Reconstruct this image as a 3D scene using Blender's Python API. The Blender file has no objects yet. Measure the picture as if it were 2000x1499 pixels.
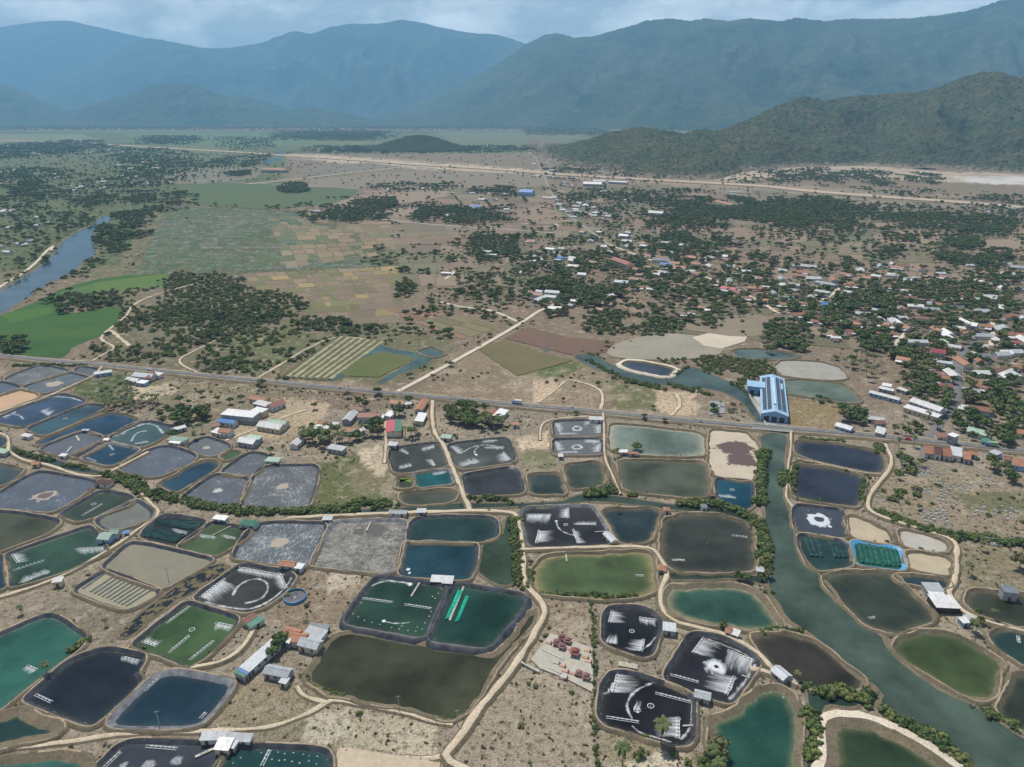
import bpy, math, random
import numpy as np
R = math.radians
random.seed(7); rng = np.random.default_rng(7)
SC = bpy.context.scene
COL = SC.collection

# ------------------------------------------------------------------ camera, sky, sun, exposure
CAMH, PITCH, FPX = 200.0, 21.09, 1386.0
cam_d = bpy.data.cameras.new('camera'); cam = bpy.data.objects.new('camera', cam_d); COL.objects.link(cam)
cam.location = (0, 0, CAMH); cam.rotation_euler = (R(90 - PITCH), 0, 0)
cam_d.sensor_width = 36; cam_d.lens = 36 * FPX / 2000; cam_d.clip_start = 1; cam_d.clip_end = 120000
SC.camera = cam
SUN_EL, SUN_AZ = 63.0, -28.0          # azimuth from +Y (view direction), negative = to the left
W = bpy.data.worlds.new('World'); SC.world = W; W.use_nodes = True
def build_world():
    nt = W.node_tree; nt.nodes.clear()
    out = nt.nodes.new('ShaderNodeOutputWorld'); bg = nt.nodes.new('ShaderNodeBackground')
    sky = nt.nodes.new('ShaderNodeTexSky'); sky.sky_type = 'NISHITA'; sky.sun_disc = False
    sky.sun_elevation = R(SUN_EL); sky.sun_rotation = R(SUN_AZ); sky.air_density = 1.0; sky.dust_density = 1.5
    tc = nt.nodes.new('ShaderNodeTexCoord'); mp = nt.nodes.new('ShaderNodeMapping'); mp.inputs['Scale'].default_value = (1, 1, 2.6)
    n1 = nt.nodes.new('ShaderNodeTexNoise'); n1.inputs['Scale'].default_value = 7; n1.inputs['Detail'].default_value = 9; n1.inputs['Roughness'].default_value = .58
    rp = nt.nodes.new('ShaderNodeValToRGB'); rp.color_ramp.elements[0].position = .43; rp.color_ramp.elements[1].position = .64
    mx = nt.nodes.new('ShaderNodeMix'); mx.data_type = 'RGBA'
    mx.inputs['B'].default_value = (32.0, 31.6, 30.4, 1)
    L = nt.links.new
    L(tc.outputs['Generated'], mp.inputs['Vector']); L(mp.outputs[0], n1.inputs['Vector']); L(n1.outputs['Fac'], rp.inputs[0])
    # a broken cloud deck covers more of the view the more obliquely it is seen
    sx = nt.nodes.new('ShaderNodeSeparateXYZ'); L(tc.outputs['Generated'], sx.inputs[0])
    def mt(op, a, b, cl=False):
        q = nt.nodes.new('ShaderNodeMath'); q.operation = op; q.use_clamp = cl
        for k, v in enumerate((a, b)):
            if hasattr(v, 'is_output'): L(v, q.inputs[k])
            else: q.inputs[k].default_value = v
        return q.outputs[0]
    ob = mt('POWER', mt('SUBTRACT', 1.0, mt('ABSOLUTE', sx.outputs['Z'], 0.0), True), 6.0)
    cov = mt('ADD', mt('MULTIPLY', rp.outputs[0], mt('ADD', mt('MULTIPLY', ob, .80), .12)), mt('MULTIPLY', ob, .42), True)
    L(cov, mx.inputs['Factor']); L(sky.outputs[0], mx.inputs['A']); L(mx.outputs['Result'], bg.inputs[0])
    bg.inputs[1].default_value = 0.07; L(bg.outputs[0], out.inputs[0])
build_world()
sun_d = bpy.data.lights.new('sun', 'SUN'); sun_d.energy = 5.0; sun_d.angle = R(.53); sun_d.color = (1, .95, .87)
sun = bpy.data.objects.new('sun', sun_d); COL.objects.link(sun)
sun.rotation_euler = (R(90 - SUN_EL), 0, R(180 - SUN_AZ)); sun.location = (0, 0, 400)
vs = SC.view_settings; vs.view_transform = 'Standard'; vs.look = 'None'; vs.exposure = -0.05; vs.gamma = 1
HAZE_D, HAZE_C = 6.2e-5, (.31, .64, .98)
cy = SC.cycles
SC.render.engine = 'CYCLES'
cy.use_denoising = True; cy.max_bounces = 5; cy.diffuse_bounces = 2; cy.glossy_bounces = 2; cy.transmission_bounces = 2
cy.volume_bounces = 1; cy.transparent_max_bounces = 4; cy.caustics_reflective = False; cy.caustics_refractive = False

# ------------------------------------------------------------------ helpers: projection
SP, CP = math.sin(R(PITCH)), math.cos(R(PITCH))
def G(px, py, z=0.0):
    """point of the plane at height z seen at photograph position (px, py): used to lay out the plan"""
    px = np.asarray(px, float); py = np.asarray(py, float)
    u = (px - 1000) / FPX; v = (749.5 - py) / FPX
    dx = u; dy = CP + v * SP; dz = -SP + v * CP
    t = (z - CAMH) / dz
    return np.stack([dx * t, dy * t], -1)
def PX(P, z=0.0):
    P = np.asarray(P, float); x = P[..., 0]; y = P[..., 1]; h = z - CAMH
    dep = y * CP - h * SP; up = y * SP + h * CP
    dep = np.maximum(dep, 1e-3)
    return np.stack([1000 + FPX * x / dep, 749.5 - FPX * up / dep], -1)
def mpp(py):
    a, b = G(1000, py), G(1001, py); return float(b[0] - a[0])
def inpoly(p, poly):
    p = np.asarray(p, float); poly = np.asarray(poly, float)
    x, y = p[..., 0], p[..., 1]; c = np.zeros(x.shape, bool); n = len(poly)
    for i in range(n):
        x1, y1 = poly[i]; x2, y2 = poly[(i + 1) % n]
        if y1 == y2: continue
        c ^= ((y1 > y) != (y2 > y)) & (x < (x2 - x1) * (y - y1) / (y2 - y1) + x1)
    return c
def segdist(P, A, B):
    P = np.asarray(P, float); d = B - A; L2 = max(float(d @ d), 1e-9)
    t = np.clip(((P - A) @ d) / L2, 0, 1)
    return np.linalg.norm(P - (A + t[..., None] * d), axis=-1), t
def linedist(P, pts):
    best = np.full(P.shape[:-1], 1e9)
    for i in range(len(pts) - 1):
        best = np.minimum(best, segdist(P, pts[i], pts[i + 1])[0])
    return best
def chaikin(p, it=2, closed=True, r0=.25):
    p = np.asarray(p, float)
    for _i in range(it):
        c_ = r0 if _i == 0 else .25
        q = np.roll(p, -1, 0)
        a, b = (1 - c_) * p + c_ * q, c_ * p + (1 - c_) * q
        r = np.empty((len(p) * 2, p.shape[1])); r[0::2] = a; r[1::2] = b
        p = r if closed else np.vstack([p[:1], r[:-2], p[-1:]])
    return p
def resample(p, n, closed=True):
    q = np.vstack([p, p[:1]]) if closed else p
    d = np.r_[0, np.cumsum(np.linalg.norm(np.diff(q, axis=0), axis=1))]
    s = np.linspace(0, d[-1], n + 1)[:-1] if closed else np.linspace(0, d[-1], n)
    return np.stack([np.interp(s, d, q[:, k]) for k in range(2)], -1)
def ccw(p):
    x, y = p[:, 0], p[:, 1]
    return p if np.sum(x * np.roll(y, -1) - np.roll(x, -1) * y) > 0 else p[::-1].copy()
def normals(p, closed=True):
    t = np.roll(p, -1, 0) - np.roll(p, 1, 0) if closed else np.gradient(p, axis=0)
    t /= np.maximum(np.linalg.norm(t, axis=1, keepdims=True), 1e-9)
    return np.stack([t[:, 1], -t[:, 0]], -1)      # outward for ccw
def _hash(ix, iy, s):
    h = (ix.astype(np.int64) * 374761393 + iy.astype(np.int64) * 668265263 + s * 974711) & 0x7fffffff
    h = ((h ^ (h >> 13)) * 1274126177) & 0x7fffffff
    return ((h ^ (h >> 16)) & 0xffff) / 65535.0
def vnoise(x, y, s=0):
    x = np.asarray(x, float); y = np.asarray(y, float)
    ix, iy = np.floor(x), np.floor(y); fx, fy = x - ix, y - iy
    fx = fx * fx * (3 - 2 * fx); fy = fy * fy * (3 - 2 * fy)
    a, b, c, d = _hash(ix, iy, s), _hash(ix + 1, iy, s), _hash(ix, iy + 1, s), _hash(ix + 1, iy + 1, s)
    return (a * (1 - fx) + b * fx) * (1 - fy) + (c * (1 - fx) + d * fx) * fy
def fbm(x, y, o=4, s=0):
    v = 0; a = .5; t = 0
    for i in range(o):
        v = v + a * vnoise(x * 2 ** i, y * 2 ** i, s + i * 17); t += a; a *= .5
    return v / t

# ------------------------------------------------------------------ helpers: meshes and objects
def mesh_np(name, V, F, mat=None, attrs=None, smooth=False):
    """V (n,3); F (m,3|4) int array or list of tuples"""
    me = bpy.data.meshes.new(name)
    if isinstance(F, np.ndarray):
        k = F.shape[1]; m = len(F)
        me.vertices.add(len(V)); me.vertices.foreach_set('co', np.asarray(V, np.float32).ravel())
        me.loops.add(m * k); me.loops.foreach_set('vertex_index', F.astype(np.int32).ravel())
        me.polygons.add(m); me.polygons.foreach_set('loop_start', (np.arange(m) * k).astype(np.int32))
        me.update(calc_edges=True)
    else:
        me.from_pydata([tuple(map(float, v)) for v in V], [], F); me.update()
    if mat: me.materials.append(mat)
    if attrs:
        for nme, arr in attrs.items():
            if arr.ndim == 1:
                a = me.attributes.new(nme, 'FLOAT', 'POINT'); a.data.foreach_set('value', arr.astype(np.float32))
            else:
                a = me.attributes.new(nme, 'FLOAT_COLOR', 'POINT')
                a.data.foreach_set('color', np.c_[arr, np.ones(len(arr))].astype(np.float32).ravel())
    if smooth: me.polygons.foreach_set('use_smooth', np.ones(len(me.polygons), bool))
    return me
def link(name, me, parent=None, loc=None, rz=0.0):
    o = bpy.data.objects.new(name, me); COL.objects.link(o)
    if parent is not None: o.parent = parent
    if loc is not None: o.location = loc
    if rz: o.rotation_euler = (0, 0, rz)
    return o
def tag(o, label, cat, group=None):
    o['label'] = label; o['category'] = cat
    if group: o['group'] = group
    return o
def thing(name, label, cat, loc=(0, 0, 0), rz=0.0, group=None, sc=None):
    o = link(name, None, None, loc, rz); o.empty_display_size = 1
    if sc: o.scale = (sc, sc, sc) if not hasattr(sc, '__len__') else sc
    return tag(o, label, cat, group)
def struct(name, me, label=None, kind='structure'):
    o = link(name, me); o['kind'] = kind
    if label: o['label'] = label
    return o
class MB:
    def __init__(s): s.v = []; s.f = []
    def box(s, c, d, rz=0.0, taper=1.0):
        cx, cy_, cz = c; a, b, h = d[0] / 2, d[1] / 2, d[2] / 2; n = len(s.v); co, si = math.cos(rz), math.sin(rz)
        for z, k in ((-h, 1), (h, taper)):
            for x, y in ((-a, -b), (a, -b), (a, b), (-a, b)):
                x *= k; y *= k; s.v.append((cx + x * co - y * si, cy_ + x * si + y * co, cz + z))
        s.f += [(n, n + 3, n + 2, n + 1), (n + 4, n + 5, n + 6, n + 7)] + [(n + i, n + (i + 1) % 4, n + 4 + (i + 1) % 4, n + 4 + i) for i in range(4)]
        return s
    def tube(s, pts, rad, k=6):
        pts = [np.array(p, float) for p in pts]; n0 = len(s.v)
        for i, p in enumerate(pts):
            t = pts[min(i + 1, len(pts) - 1)] - pts[max(i - 1, 0)]; t = t / (np.linalg.norm(t) + 1e-9)
            a = np.cross(t, (0, 0, 1) if abs(t[2]) < .9 else (1, 0, 0)); a /= np.linalg.norm(a); b = np.cross(t, a)
            r = rad[i] if hasattr(rad, '__len__') else rad
            for j in range(k):
                w = 2 * math.pi * j / k; s.v.append(tuple(p + r * (a * math.cos(w) + b * math.sin(w))))
        for i in range(len(pts) - 1):
            for j in range(k):
                s.f.append((n0 + i * k + j, n0 + i * k + (j + 1) % k, n0 + (i + 1) * k + (j + 1) % k, n0 + (i + 1) * k + j))
        s.f.append(tuple(n0 + (len(pts) - 1) * k + j for j in range(k))); return s
    def poly(s, *pts):
        n = len(s.v); s.v += [tuple(p) for p in pts]; s.f.append(tuple(range(n, n + len(pts)))); return s
    def mesh(s, name, mat): return mesh_np(name, s.v, s.f, mat)
    def build(s, name, mat, parent=None, loc=None, rz=0.0): return link(name, s.mesh(name, mat), parent, loc, rz)

# ------------------------------------------------------------------ materials
class NT:
    def __init__(s, name):
        s.m = bpy.data.materials.new(name); s.m.use_nodes = True; s.t = s.m.node_tree; s.t.nodes.clear()
        s.out = s.t.nodes.new('ShaderNodeOutputMaterial'); s.b = s.t.nodes.new('ShaderNodeBsdfPrincipled')
        s.t.links.new(s.b.outputs[0], s.out.inputs[0])
        s.geo = s.t.nodes.new('ShaderNodeNewGeometry')
    def L(s, a, b): s.t.links.new(a, b)
    def put(s, sock, v):
        if hasattr(v, 'is_output'): s.L(v, sock)
        elif hasattr(v, '__len__') and len(v) == 3 and sock.type == 'RGBA': sock.default_value = (*v, 1)
        else: sock.default_value = v
    def noise(s, scale, detail=4, rough=.55, vec=None, stretch=None):
        n = s.t.nodes.new('ShaderNodeTexNoise'); n.inputs['Scale'].default_value = scale; n.inputs['Detail'].default_value = detail; n.inputs['Roughness'].default_value = rough
        v = vec or s.geo.outputs['Position']
        if stretch:
            m = s.t.nodes.new('ShaderNodeMapping'); m.inputs['Scale'].default_value = stretch[:3]
            m.inputs['Rotation'].default_value = (0, 0, stretch[3] if len(stretch) > 3 else 0); s.L(v, m.inputs[0]); v = m.outputs[0]
        s.L(v, n.inputs['Vector']); return n.outputs['Fac']
    def ramp(s, fac, a, b, ca=(0, 0, 0), cb=(1, 1, 1)):
        r = s.t.nodes.new('ShaderNodeValToRGB'); e = r.color_ramp.elements
        e[0].position = a; e[1].position = b; e[0].color = (*ca, 1); e[1].color = (*cb, 1); s.L(fac, r.inputs[0]); return r.outputs[0]
    def mix(s, f, a, b, blend='MIX'):
        m = s.t.nodes.new('ShaderNodeMix'); m.data_type = 'RGBA'; m.blend_type = blend
        s.put(m.inputs['Factor'], f); s.put(m.inputs['A'], a); s.put(m.inputs['B'], b); return m.outputs['Result']
    def math(s, op, a, b=0.0, clamp=False):
        m = s.t.nodes.new('ShaderNodeMath'); m.operation = op; m.use_clamp = clamp
        s.put(m.inputs[0], a); s.put(m.inputs[1], b); return m.outputs[0]
    def attr(s, name, out='Fac'):
        a = s.t.nodes.new('ShaderNodeAttribute'); a.attribute_name = name; return a.outputs[out]
    def rand(s): return s.t.nodes.new('ShaderNodeObjectInfo').outputs['Random']
    def bump(s, h, strength, dist):
        b = s.t.nodes.new('ShaderNodeBump'); b.inputs['Strength'].default_value = strength; b.inputs['Distance'].default_value = dist
        s.L(h, b.inputs['Height']); s.L(b.outputs[0], s.b.inputs['Normal'])
    def done(s, col, rough=.9, spec=.2):
        s.put(s.b.inputs['Base Color'], col); s.put(s.b.inputs['Roughness'], rough); s.put(s.b.inputs['Specular IOR Level'], spec); return s.m
_mc = {}
def mat(key, fn):
    if key not in _mc: _mc[key] = fn()
    return _mc[key]
def plain(key, c, rough=.8, spec=.25, var=.18, scale=.6):
    def f():
        t = NT(key); n = t.noise(scale, 4)
        c2 = tuple(x * (1 - var * 1.6) for x in c); c3 = tuple(min(1, x * (1 + var)) for x in c)
        return t.done(t.mix(t.ramp(n, .3, .7), c2, c3), rough, spec)
    return mat(key, f)
def soil(key, c, c2, spot=(.07, .075, .04), spots=.5, s1=.035, s2=.35):
    """dry earth: two soil tones, fine grain and scrub spots"""
    def f():
        t = NT(key); big = t.noise(s1, 6, .68); fine = t.noise(s2, 8, .74); gr = t.noise(1.5, 5, .7)
        col = t.mix(t.ramp(big, .35, .65), c, c2)
        col = t.mix(t.math('MULTIPLY', t.ramp(fine, .52, .68), spots), col, spot)
        col = t.mix(.75, col, t.ramp(gr, .3, .7, (.35, .35, .35), (1.1, 1.1, 1.1)), 'MULTIPLY')
        col = t.mix(1.0, col, (1.25, 1.25, 1.25), 'MULTIPLY')
        t.bump(fine, .6, .5); return t.done(col, .95, .1)
    return mat(key, f)
def roofmat(kind):
    C = dict(white=(.80, .80, .79), grey=(.54, .57, .60), darkgrey=(.2, .22, .24), orange=(.46, .215, .125), red=(.36, .14, .11), rust=(.28, .145, .10),
             maroon=(.13, .06, .055), blue=(.08, .25, .58), green=(.06, .25, .17), palegreen=(.38, .52, .42), pink=(.48, .10, .12))
    c = C[kind]
    def f():
        t = NT('roof_' + kind); n = t.noise(.45, 4, .6); n2 = t.noise(2.2, 3, .6)
        dirt = (.30, .22, .16) if kind in ('white', 'grey', 'palegreen', 'blue', 'green') else tuple(x * .45 for x in c)
        col = t.mix(t.math('MULTIPLY', t.ramp(n, .48, .78), .4), c, dirt)
        n4 = t.noise(.9, 5, .7, stretch=(1, .15, 1, .3)); col = t.mix(.55, col, t.ramp(n2, .3, .7, (.5, .5, .5), (1.05, 1.05, 1.05)), 'MULTIPLY'); col = t.mix(.4, col, t.ramp(n4, .35, .65, (.55, .55, .55), (1.1, 1.1, 1.1)), 'MULTIPLY')
        rr = t.ramp(t.rand(), 0, 1, (.72, .72, .72), (1.08, 1.08, 1.08)); col = t.mix(1.0, col, rr, 'MULTIPLY')
        return t.done(col, .55, .3)
    return mat('roof_' + kind, f)
def leafmat(key, c, c2):
    def f():
        t = NT(key); n = t.noise(.25, 3, .6); n2 = t.noise(1.6, 2)
        col = t.mix(t.ramp(t.rand(), 0, 1), c, c2)
        col = t.mix(.7, col, t.ramp(n2, .3, .7, (.5, .5, .5), (1.2, 1.2, 1.1)), 'MULTIPLY')
        col = t.mix(t.math('MULTIPLY', t.ramp(n, .4, .7), .35), col, (c2[0] * 1.6, c2[1] * 1.35, c2[2]))
        return t.done(col, .75, .15)
    return mat(key, f)
def watermat(c, edge=(.16, .14, .09), foamc=(.74, .77, .78), rough=.09, wave=.12, var=.3, edgef=.6):
    c = tuple(x * .78 for x in c)
    key = 'water_%s_%s_%s' % (tuple(round(x, 3) for x in c), tuple(round(x, 3) for x in edge), edgef)
    def f():
        t = NT(key); n = t.math('ADD', t.math('MULTIPLY', t.noise(.035, 4, .6), .93), t.math('MULTIPLY', t.noise(.3, 4, .6, stretch=(1, .3, 1, .7)), .07)); col = t.mix(t.ramp(n, .36, .64), tuple(x * (1 - var * 1.3) for x in c), tuple(x * (1 + var * 1.3) + .004 for x in c))
        e = t.attr('edge'); en = t.noise(.35, 4)
        ef = t.math('MULTIPLY', t.math('POWER', t.math('MULTIPLY', e, t.math('ADD', en, .5)), 2.0), edgef, True)
        col = t.mix(ef, col, edge); sc = t.math('MULTIPLY', t.ramp(e, .86, .97), t.ramp(t.noise(.5, 5, .7), .52, .62)); col = t.mix(t.math('MULTIPLY', sc, .5), col, (.33, .31, .25))
        fo = t.attr('foam'); cv = t.t.nodes.new('ShaderNodeCombineXYZ'); t.L(t.attr('fu'), cv.inputs[0]); t.L(t.attr('fv'), cv.inputs[1]); fn = t.math('ADD', t.math('MULTIPLY', t.noise(1.0, 6, .72, vec=cv.outputs[0]), .7), t.math('MULTIPLY', t.noise(2.6, 3, .7), .3))
        ff = t.ramp(t.math('SUBTRACT', t.math('MULTIPLY', fo, 1.25), t.math('MULTIPLY', fn, 1.0)), -.04, .80, (0, 0, 0), (.86, .86, .86))
        col = t.mix(ff, col, foamc)
        w = t.noise(.9, 4, .6); t.bump(w, wave * 1.6, .3)
        return t.done(col, t.math('ADD', rough, t.math('MULTIPLY', ff, .6)), .13)
    return mat(key, f)
def crustmat(key, base=(.085, .10, .145), crust=(.36, .37, .38), sed=(.34, .29, .22), amt=.5, rot=.5):
    """drained liner floor with dried white streaks; attribute foam = sediment"""
    def f():
        t = NT(key); n = t.noise(.85, 8, .74, stretch=(1, .4, 1, rot)); n2 = t.noise(.07, 4, .6); n3 = t.noise(1.3, 4, .7)
        m = t.math('ADD', t.math('MULTIPLY', n, .7), t.math('MULTIPLY', n2, .3)); base_ = (base[0] * .50, base[1] * .54, base[2] * .50)
        col = t.mix(t.ramp(n2, .3, .7), base_, tuple(x * 1.5 for x in base_))
        col = t.mix(t.ramp(m, .60 - .10 * amt, .76 - .12 * amt), col, crust)
        fo = t.attr('foam'); ff = t.ramp(t.math('SUBTRACT', t.math('MULTIPLY', fo, 1.5), t.math('MULTIPLY', n, .9)), 0, .35)
        col = t.mix(ff, col, sed)
        if key == HEART: col = t.mix(t.ramp(t.math('SUBTRACT', fo, t.math('MULTIPLY', n2, .55)), .5, .62), col, (.10, .075, .07))
        col = t.mix(.4, col, t.ramp(n3, .2, .8, (.5, .5, .5), (1.1, 1.1, 1.1)), 'MULTIPLY')
        return t.done(col, .6, .3)
    return mat(key, f)
HEART = 'none'
def mudmat():
    def f():
        t = NT('cracked_mud'); n = t.noise(.12, 5, .6); col = t.mix(t.ramp(n, .35, .65), (.13, .125, .112), (.27, .255, .22))
        for sc_, w_, st_ in ((.085, .022, 1.0), (.2, .03, .9), (.55, .035, .6)):
            q = t.math('ABSOLUTE', t.math('SUBTRACT', t.noise(sc_, 4, .6), .5)); col = t.mix(t.math('MULTIPLY', t.ramp(q, 0.0, w_, (1, 1, 1), (0, 0, 0)), st_), col, (.045, .043, .04))
        fo = t.attr('foam'); ff = t.ramp(t.math('SUBTRACT', t.math('MULTIPLY', fo, 1.5), t.math('MULTIPLY', n, .9)), 0, .3); col = t.mix(ff, col, (.07, .065, .058))
        return t.done(col, .6, .3)
    return mat('cracked_mud', f)
def sandfloor(key, c, c2, sed=(.12, .085, .085)):
    def f():
        t = NT(key); n = t.noise(.09, 6, .65); n2 = t.noise(.8, 4, .6)
        col = t.mix(t.ramp(n, .35, .65), c, c2); fo = t.attr('foam')
        ff = t.ramp(t.math('SUBTRACT', t.math('MULTIPLY', fo, 1.5), t.math('MULTIPLY', n, .9)), 0, .3); col = t.mix(ff, col, sed)
        col = t.mix(.3, col, t.ramp(n2, .25, .75, (.6, .6, .6), (1.1, 1.1, 1.1)), 'MULTIPLY'); return t.done(col, .95, .1)
    return mat(key, f)
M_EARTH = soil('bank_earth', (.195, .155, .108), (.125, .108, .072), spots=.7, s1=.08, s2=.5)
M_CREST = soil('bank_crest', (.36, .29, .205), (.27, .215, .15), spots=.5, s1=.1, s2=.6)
M_TRACK = soil('track_sand', (.56, .47, .35), (.45, .37, .27), spot=(.25, .21, .15), spots=.5, s1=.09, s2=.45)
M_WHITETRACK = soil('pale_track', (.60, .53, .43), (.50, .43, .34), spot=(.30, .25, .19), spots=.3)
M_LINER = plain('pond_liner', (.045, .048, .058), .5, .4, .45, .3)
M_LINER_PALE = plain('pond_liner_dusty', (.15, .155, .17), .6, .3, .4, .3)
M_BLUELINER = plain('blue_liner', (.07, .28, .50), .5, .4, .15)
M_CONC = plain('concrete', (.42, .41, .38), .9, .2, .2)
M_WALL = plain('wall_plaster', (.58, .57, .53), .9, .2, .12)
M_WALLC = [M_WALL, plain('wall_cream', (.58, .50, .36), .9), plain('wall_blue', (.30, .42, .55), .9), plain('wall_grey', (.36, .36, .36), .9), plain('wall_brick', (.30, .17, .12), .9)]
M_DARK = plain('dark_opening', (.03, .032, .035), .4, .5)
M_DOOR = plain('door_wood', (.13, .08, .05), .7)
M_WHITE = plain('white_paint', (.75, .75, .73), .6, .3, .1)
M_PLASTIC = plain('white_plastic', (.72, .74, .74), .5, .4, .1)
M_POLE = plain('pole_concrete', (.40, .39, .36), .9)
M_WOOD = plain('weathered_wood', (.25, .21, .16), .9)
M_NET = plain('shade_net_dark', (.018, .055, .055), .8, .2, .4, .4)
M_NETG = plain('net_green', (.02, .42, .30), .7, .3, .25, .5)
M_TRUNK = plain('bark', (.16, .12, .09), .95, .1)
M_LEAF = [leafmat('leaf_deep', (.050, .090, .036), (.105, .145, .055)), leafmat('leaf_mid', (.075, .125, .042), (.15, .17, .065)), leafmat('leaf_dry', (.155, .140, .080), (.12, .135, .065))]
M_PALM = leafmat('palm_leaf', (.075, .110, .045), (.11, .135, .06))

# ------------------------------------------------------------------ ponds: plan data (traced on the plan through G)
# key: (outline, kind, colour/params, name phrase)
PONDS = []
def pond(nm, pts, floor, **k): PONDS.append(dict(nm=nm, pts=pts, floor=floor, **k))
TEAL, DTEAL, NAVY, DNAVY = (.024, .098, .074), (.020, .060, .060), (.012, .035, .055), (.012, .020, .030)
OLIVE, DOLIVE, GREEN, LGREEN, BLACK, BLUE = (.072, .078, .042), (.038, .042, .026), (.045, .105, .025), (.085, .12, .045), (.014, .014, .018), (.022, .055, .090)
pond('large teal pond with a single splashing aerator', [(-60,1270),(0,1236),(85,1199),(112,1203),(168,1240),(160,1262),(95,1308),(0,1384),(-60,1420)], TEAL, foam=[('fan',53,1301,72,1309,-18,10)])
pond('dark navy pond with a notched corner', [(48,1362),(138,1284),(202,1264),(277,1276),(282,1289),(264,1316),(278,1326),(213,1390),(181,1415),(157,1411),(53,1369)], DNAVY, foam=[('fan',238,1284,272,1292,-6,12)], aer=[(69,1357,101,1372)])
pond('navy pond with a wide grey liner rim', [(325,1306),(452,1326),(456,1337),(447,1353),(394,1419),(221,1421),(209,1409),(282,1334)], NAVY, liner='pale', s=2.4, aer=[(282,1350,315,1320),(391,1404,402,1392)])
pond('bright green pond with long aerator rows', [(262,1257),(266,1249),(359,1177),(373,1176),(466,1205),(458,1225),(399,1284),(373,1298),(357,1296),(266,1262)], (.046,.088,.032), foam=[('fan',277,1253,307,1262,15,-15),('fan',421,1217,455,1224,-10,15)], aer=[(325,1218,371,1185),(329,1276,370,1242),(370,1290,418,1252)], it=1)
pond('black pond swirling with white foam beside the round tank', [(380,1163),(465,1105),(480,1100),(565,1115),(576,1128),(552,1160),(512,1185),(480,1196),(455,1190),(384,1172)], (.05,.047,.042), foam=[('fan',460,1108,555,1125,5,16),('fan',390,1168,440,1130,35,22),('arc',[(455,1162),(462,1147),(480,1134),(505,1129),(522,1138),(524,1155),(508,1172),(480,1178)],4),('arc',[(400,1176),(450,1188),(490,1191),(530,1173),(560,1145),(570,1128)],4),('fan',545,1120,560,1150,-25,5)])
pond('drained pond of sand beds crossed by dark furrows', [(146,1148),(200,1115),(208,1113),(311,1151),(306,1161),(248,1192),(150,1157)], 'sand', col=((.33,.30,.21),(.27,.25,.18)), it=1)
pond('flat grey brown drained pond beside the sand beds', [(201,1102),(250,1060),(267,1057),(416,1090),(410,1098),(325,1145),(308,1147),(207,1112)], 'sand', col=((.20,.185,.14),(.23,.215,.165)), it=1, foam=[('disc',235,1090,1,0)], sed=(.3,.26,.18))
pond('dark earth pond with pale sloping bank below the navy pond', [(-60,1430),(-20,1398),(40,1385),(117,1417),(114,1430),(60,1445),(0,1457),(-60,1465)], (.015,.04,.036), liner=None, s=4)
pond('teal pond cut by the lower left edge with net lines', [(-60,1490),(0,1484),(120,1470),(165,1478),(180,1499),(170,1540),(-60,1540)], (.03,.10,.085), liner=None, s=3)
pond('black lined pond streaked with pale scum beside grey sheds', [(180,1505),(226,1457),(261,1445),(418,1449),(440,1458),(418,1499),(400,1545),(165,1545)], (.045,.052,.066), foam=[('disc',290,1495,22,0,.62),('disc',345,1485,20,0,.6),('disc',240,1495,14,0,.6)], aer=[(285,1458,346,1463),(204,1499,236,1469)])
pond('dark teal pond dotted with bubbling air jets', [(445,1462),(480,1455),(610,1459),(640,1466),(648,1485),(640,1545),(405,1545),(425,1495)], (.010,.045,.045), foam=[('dots',[(510,1470),(525,1472),(543,1469),(556,1472),(573,1470),(592,1473),(604,1476),(620,1477),(531,1483),(545,1485),(556,1484),(570,1487),(585,1490),(603,1486),(618,1492),(460,1470),(470,1480),(455,1490)],3.2)], aer=[(511,1497,527,1465)])
pond('raised dark green pond with bubbling edges', [(670,1212),(732,1127),(748,1125),(862,1141),(869,1148),(865,1169),(838,1230),(825,1244),(684,1220)], (.020,.052,.034), h=2.2, it=1, outer='liner', foam=[('arc',[(801,1144),(780,1139),(753,1137),(726,1147)],4),('disc',801,1144,8,0),('disc',750,1216,6,0),('arc',[(750,1217),(775,1222),(800,1219)],3),('dots',[(700,1170),(706,1181),(694,1190),(690,1202),(700,1208),(712,1215),(727,1219),(742,1223),(765,1229),(780,1232),(797,1235),(812,1236),(825,1232),(830,1220),(838,1207),(842,1198),(850,1172),(856,1162),(860,1152),(845,1168),(815,1228),(785,1226)],3.2)], aer=[(708,1169,767,1177),(790,1181,843,1189)])
pond('raised dark green pond with two bright green nets', [(837,1241),(878,1150),(894,1140),(1010,1157),(1029,1168),(1022,1185),(960,1257),(948,1263),(930,1262),(845,1250)], (.016,.055,.040), h=2.2, it=1, outer='liner')
pond('huge olive brown reservoir pond below the raised ponds', [(648,1240),(700,1236),(935,1275),(966,1283),(1020,1222),(1040,1192),(1049,1190),(1040,1215),(985,1283),(960,1310),(938,1360),(905,1392),(880,1402),(845,1396),(790,1382),(720,1368),(650,1355),(610,1335),(598,1320),(620,1290)], (.046,.050,.027), liner=None, s=2, ngon=True, h=.9)
pond('drained pond crusted white with a muddy stain', [(455,1083),(478,1040),(505,1022),(530,1018),(630,1019),(637,1026),(605,1100),(595,1106),(460,1090)], 'crust', amt=1.1, foam=[('disc',545,1060,24,0,.8)], col=(.10,.115,.15))
pond('drained pond of cracked grey mud', [(607,1100),(647,1022),(660,1016),(782,1013),(794,1018),(776,1110),(760,1119),(670,1110),(612,1104)], 'mud', liner='pale', s=2.0, it=1, foam=[('disc',735,1035,30,0,.9),('disc',700,1040,16,0,.8)])
pond('dark teal pond with a curved sandy end', [(796,1050),(800,1022),(815,1009),(880,1006),(955,1007),(970,1016),(974,1040),(966,1052),(940,1058),(800,1056)], (.018,.045,.042), it=1)
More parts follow.
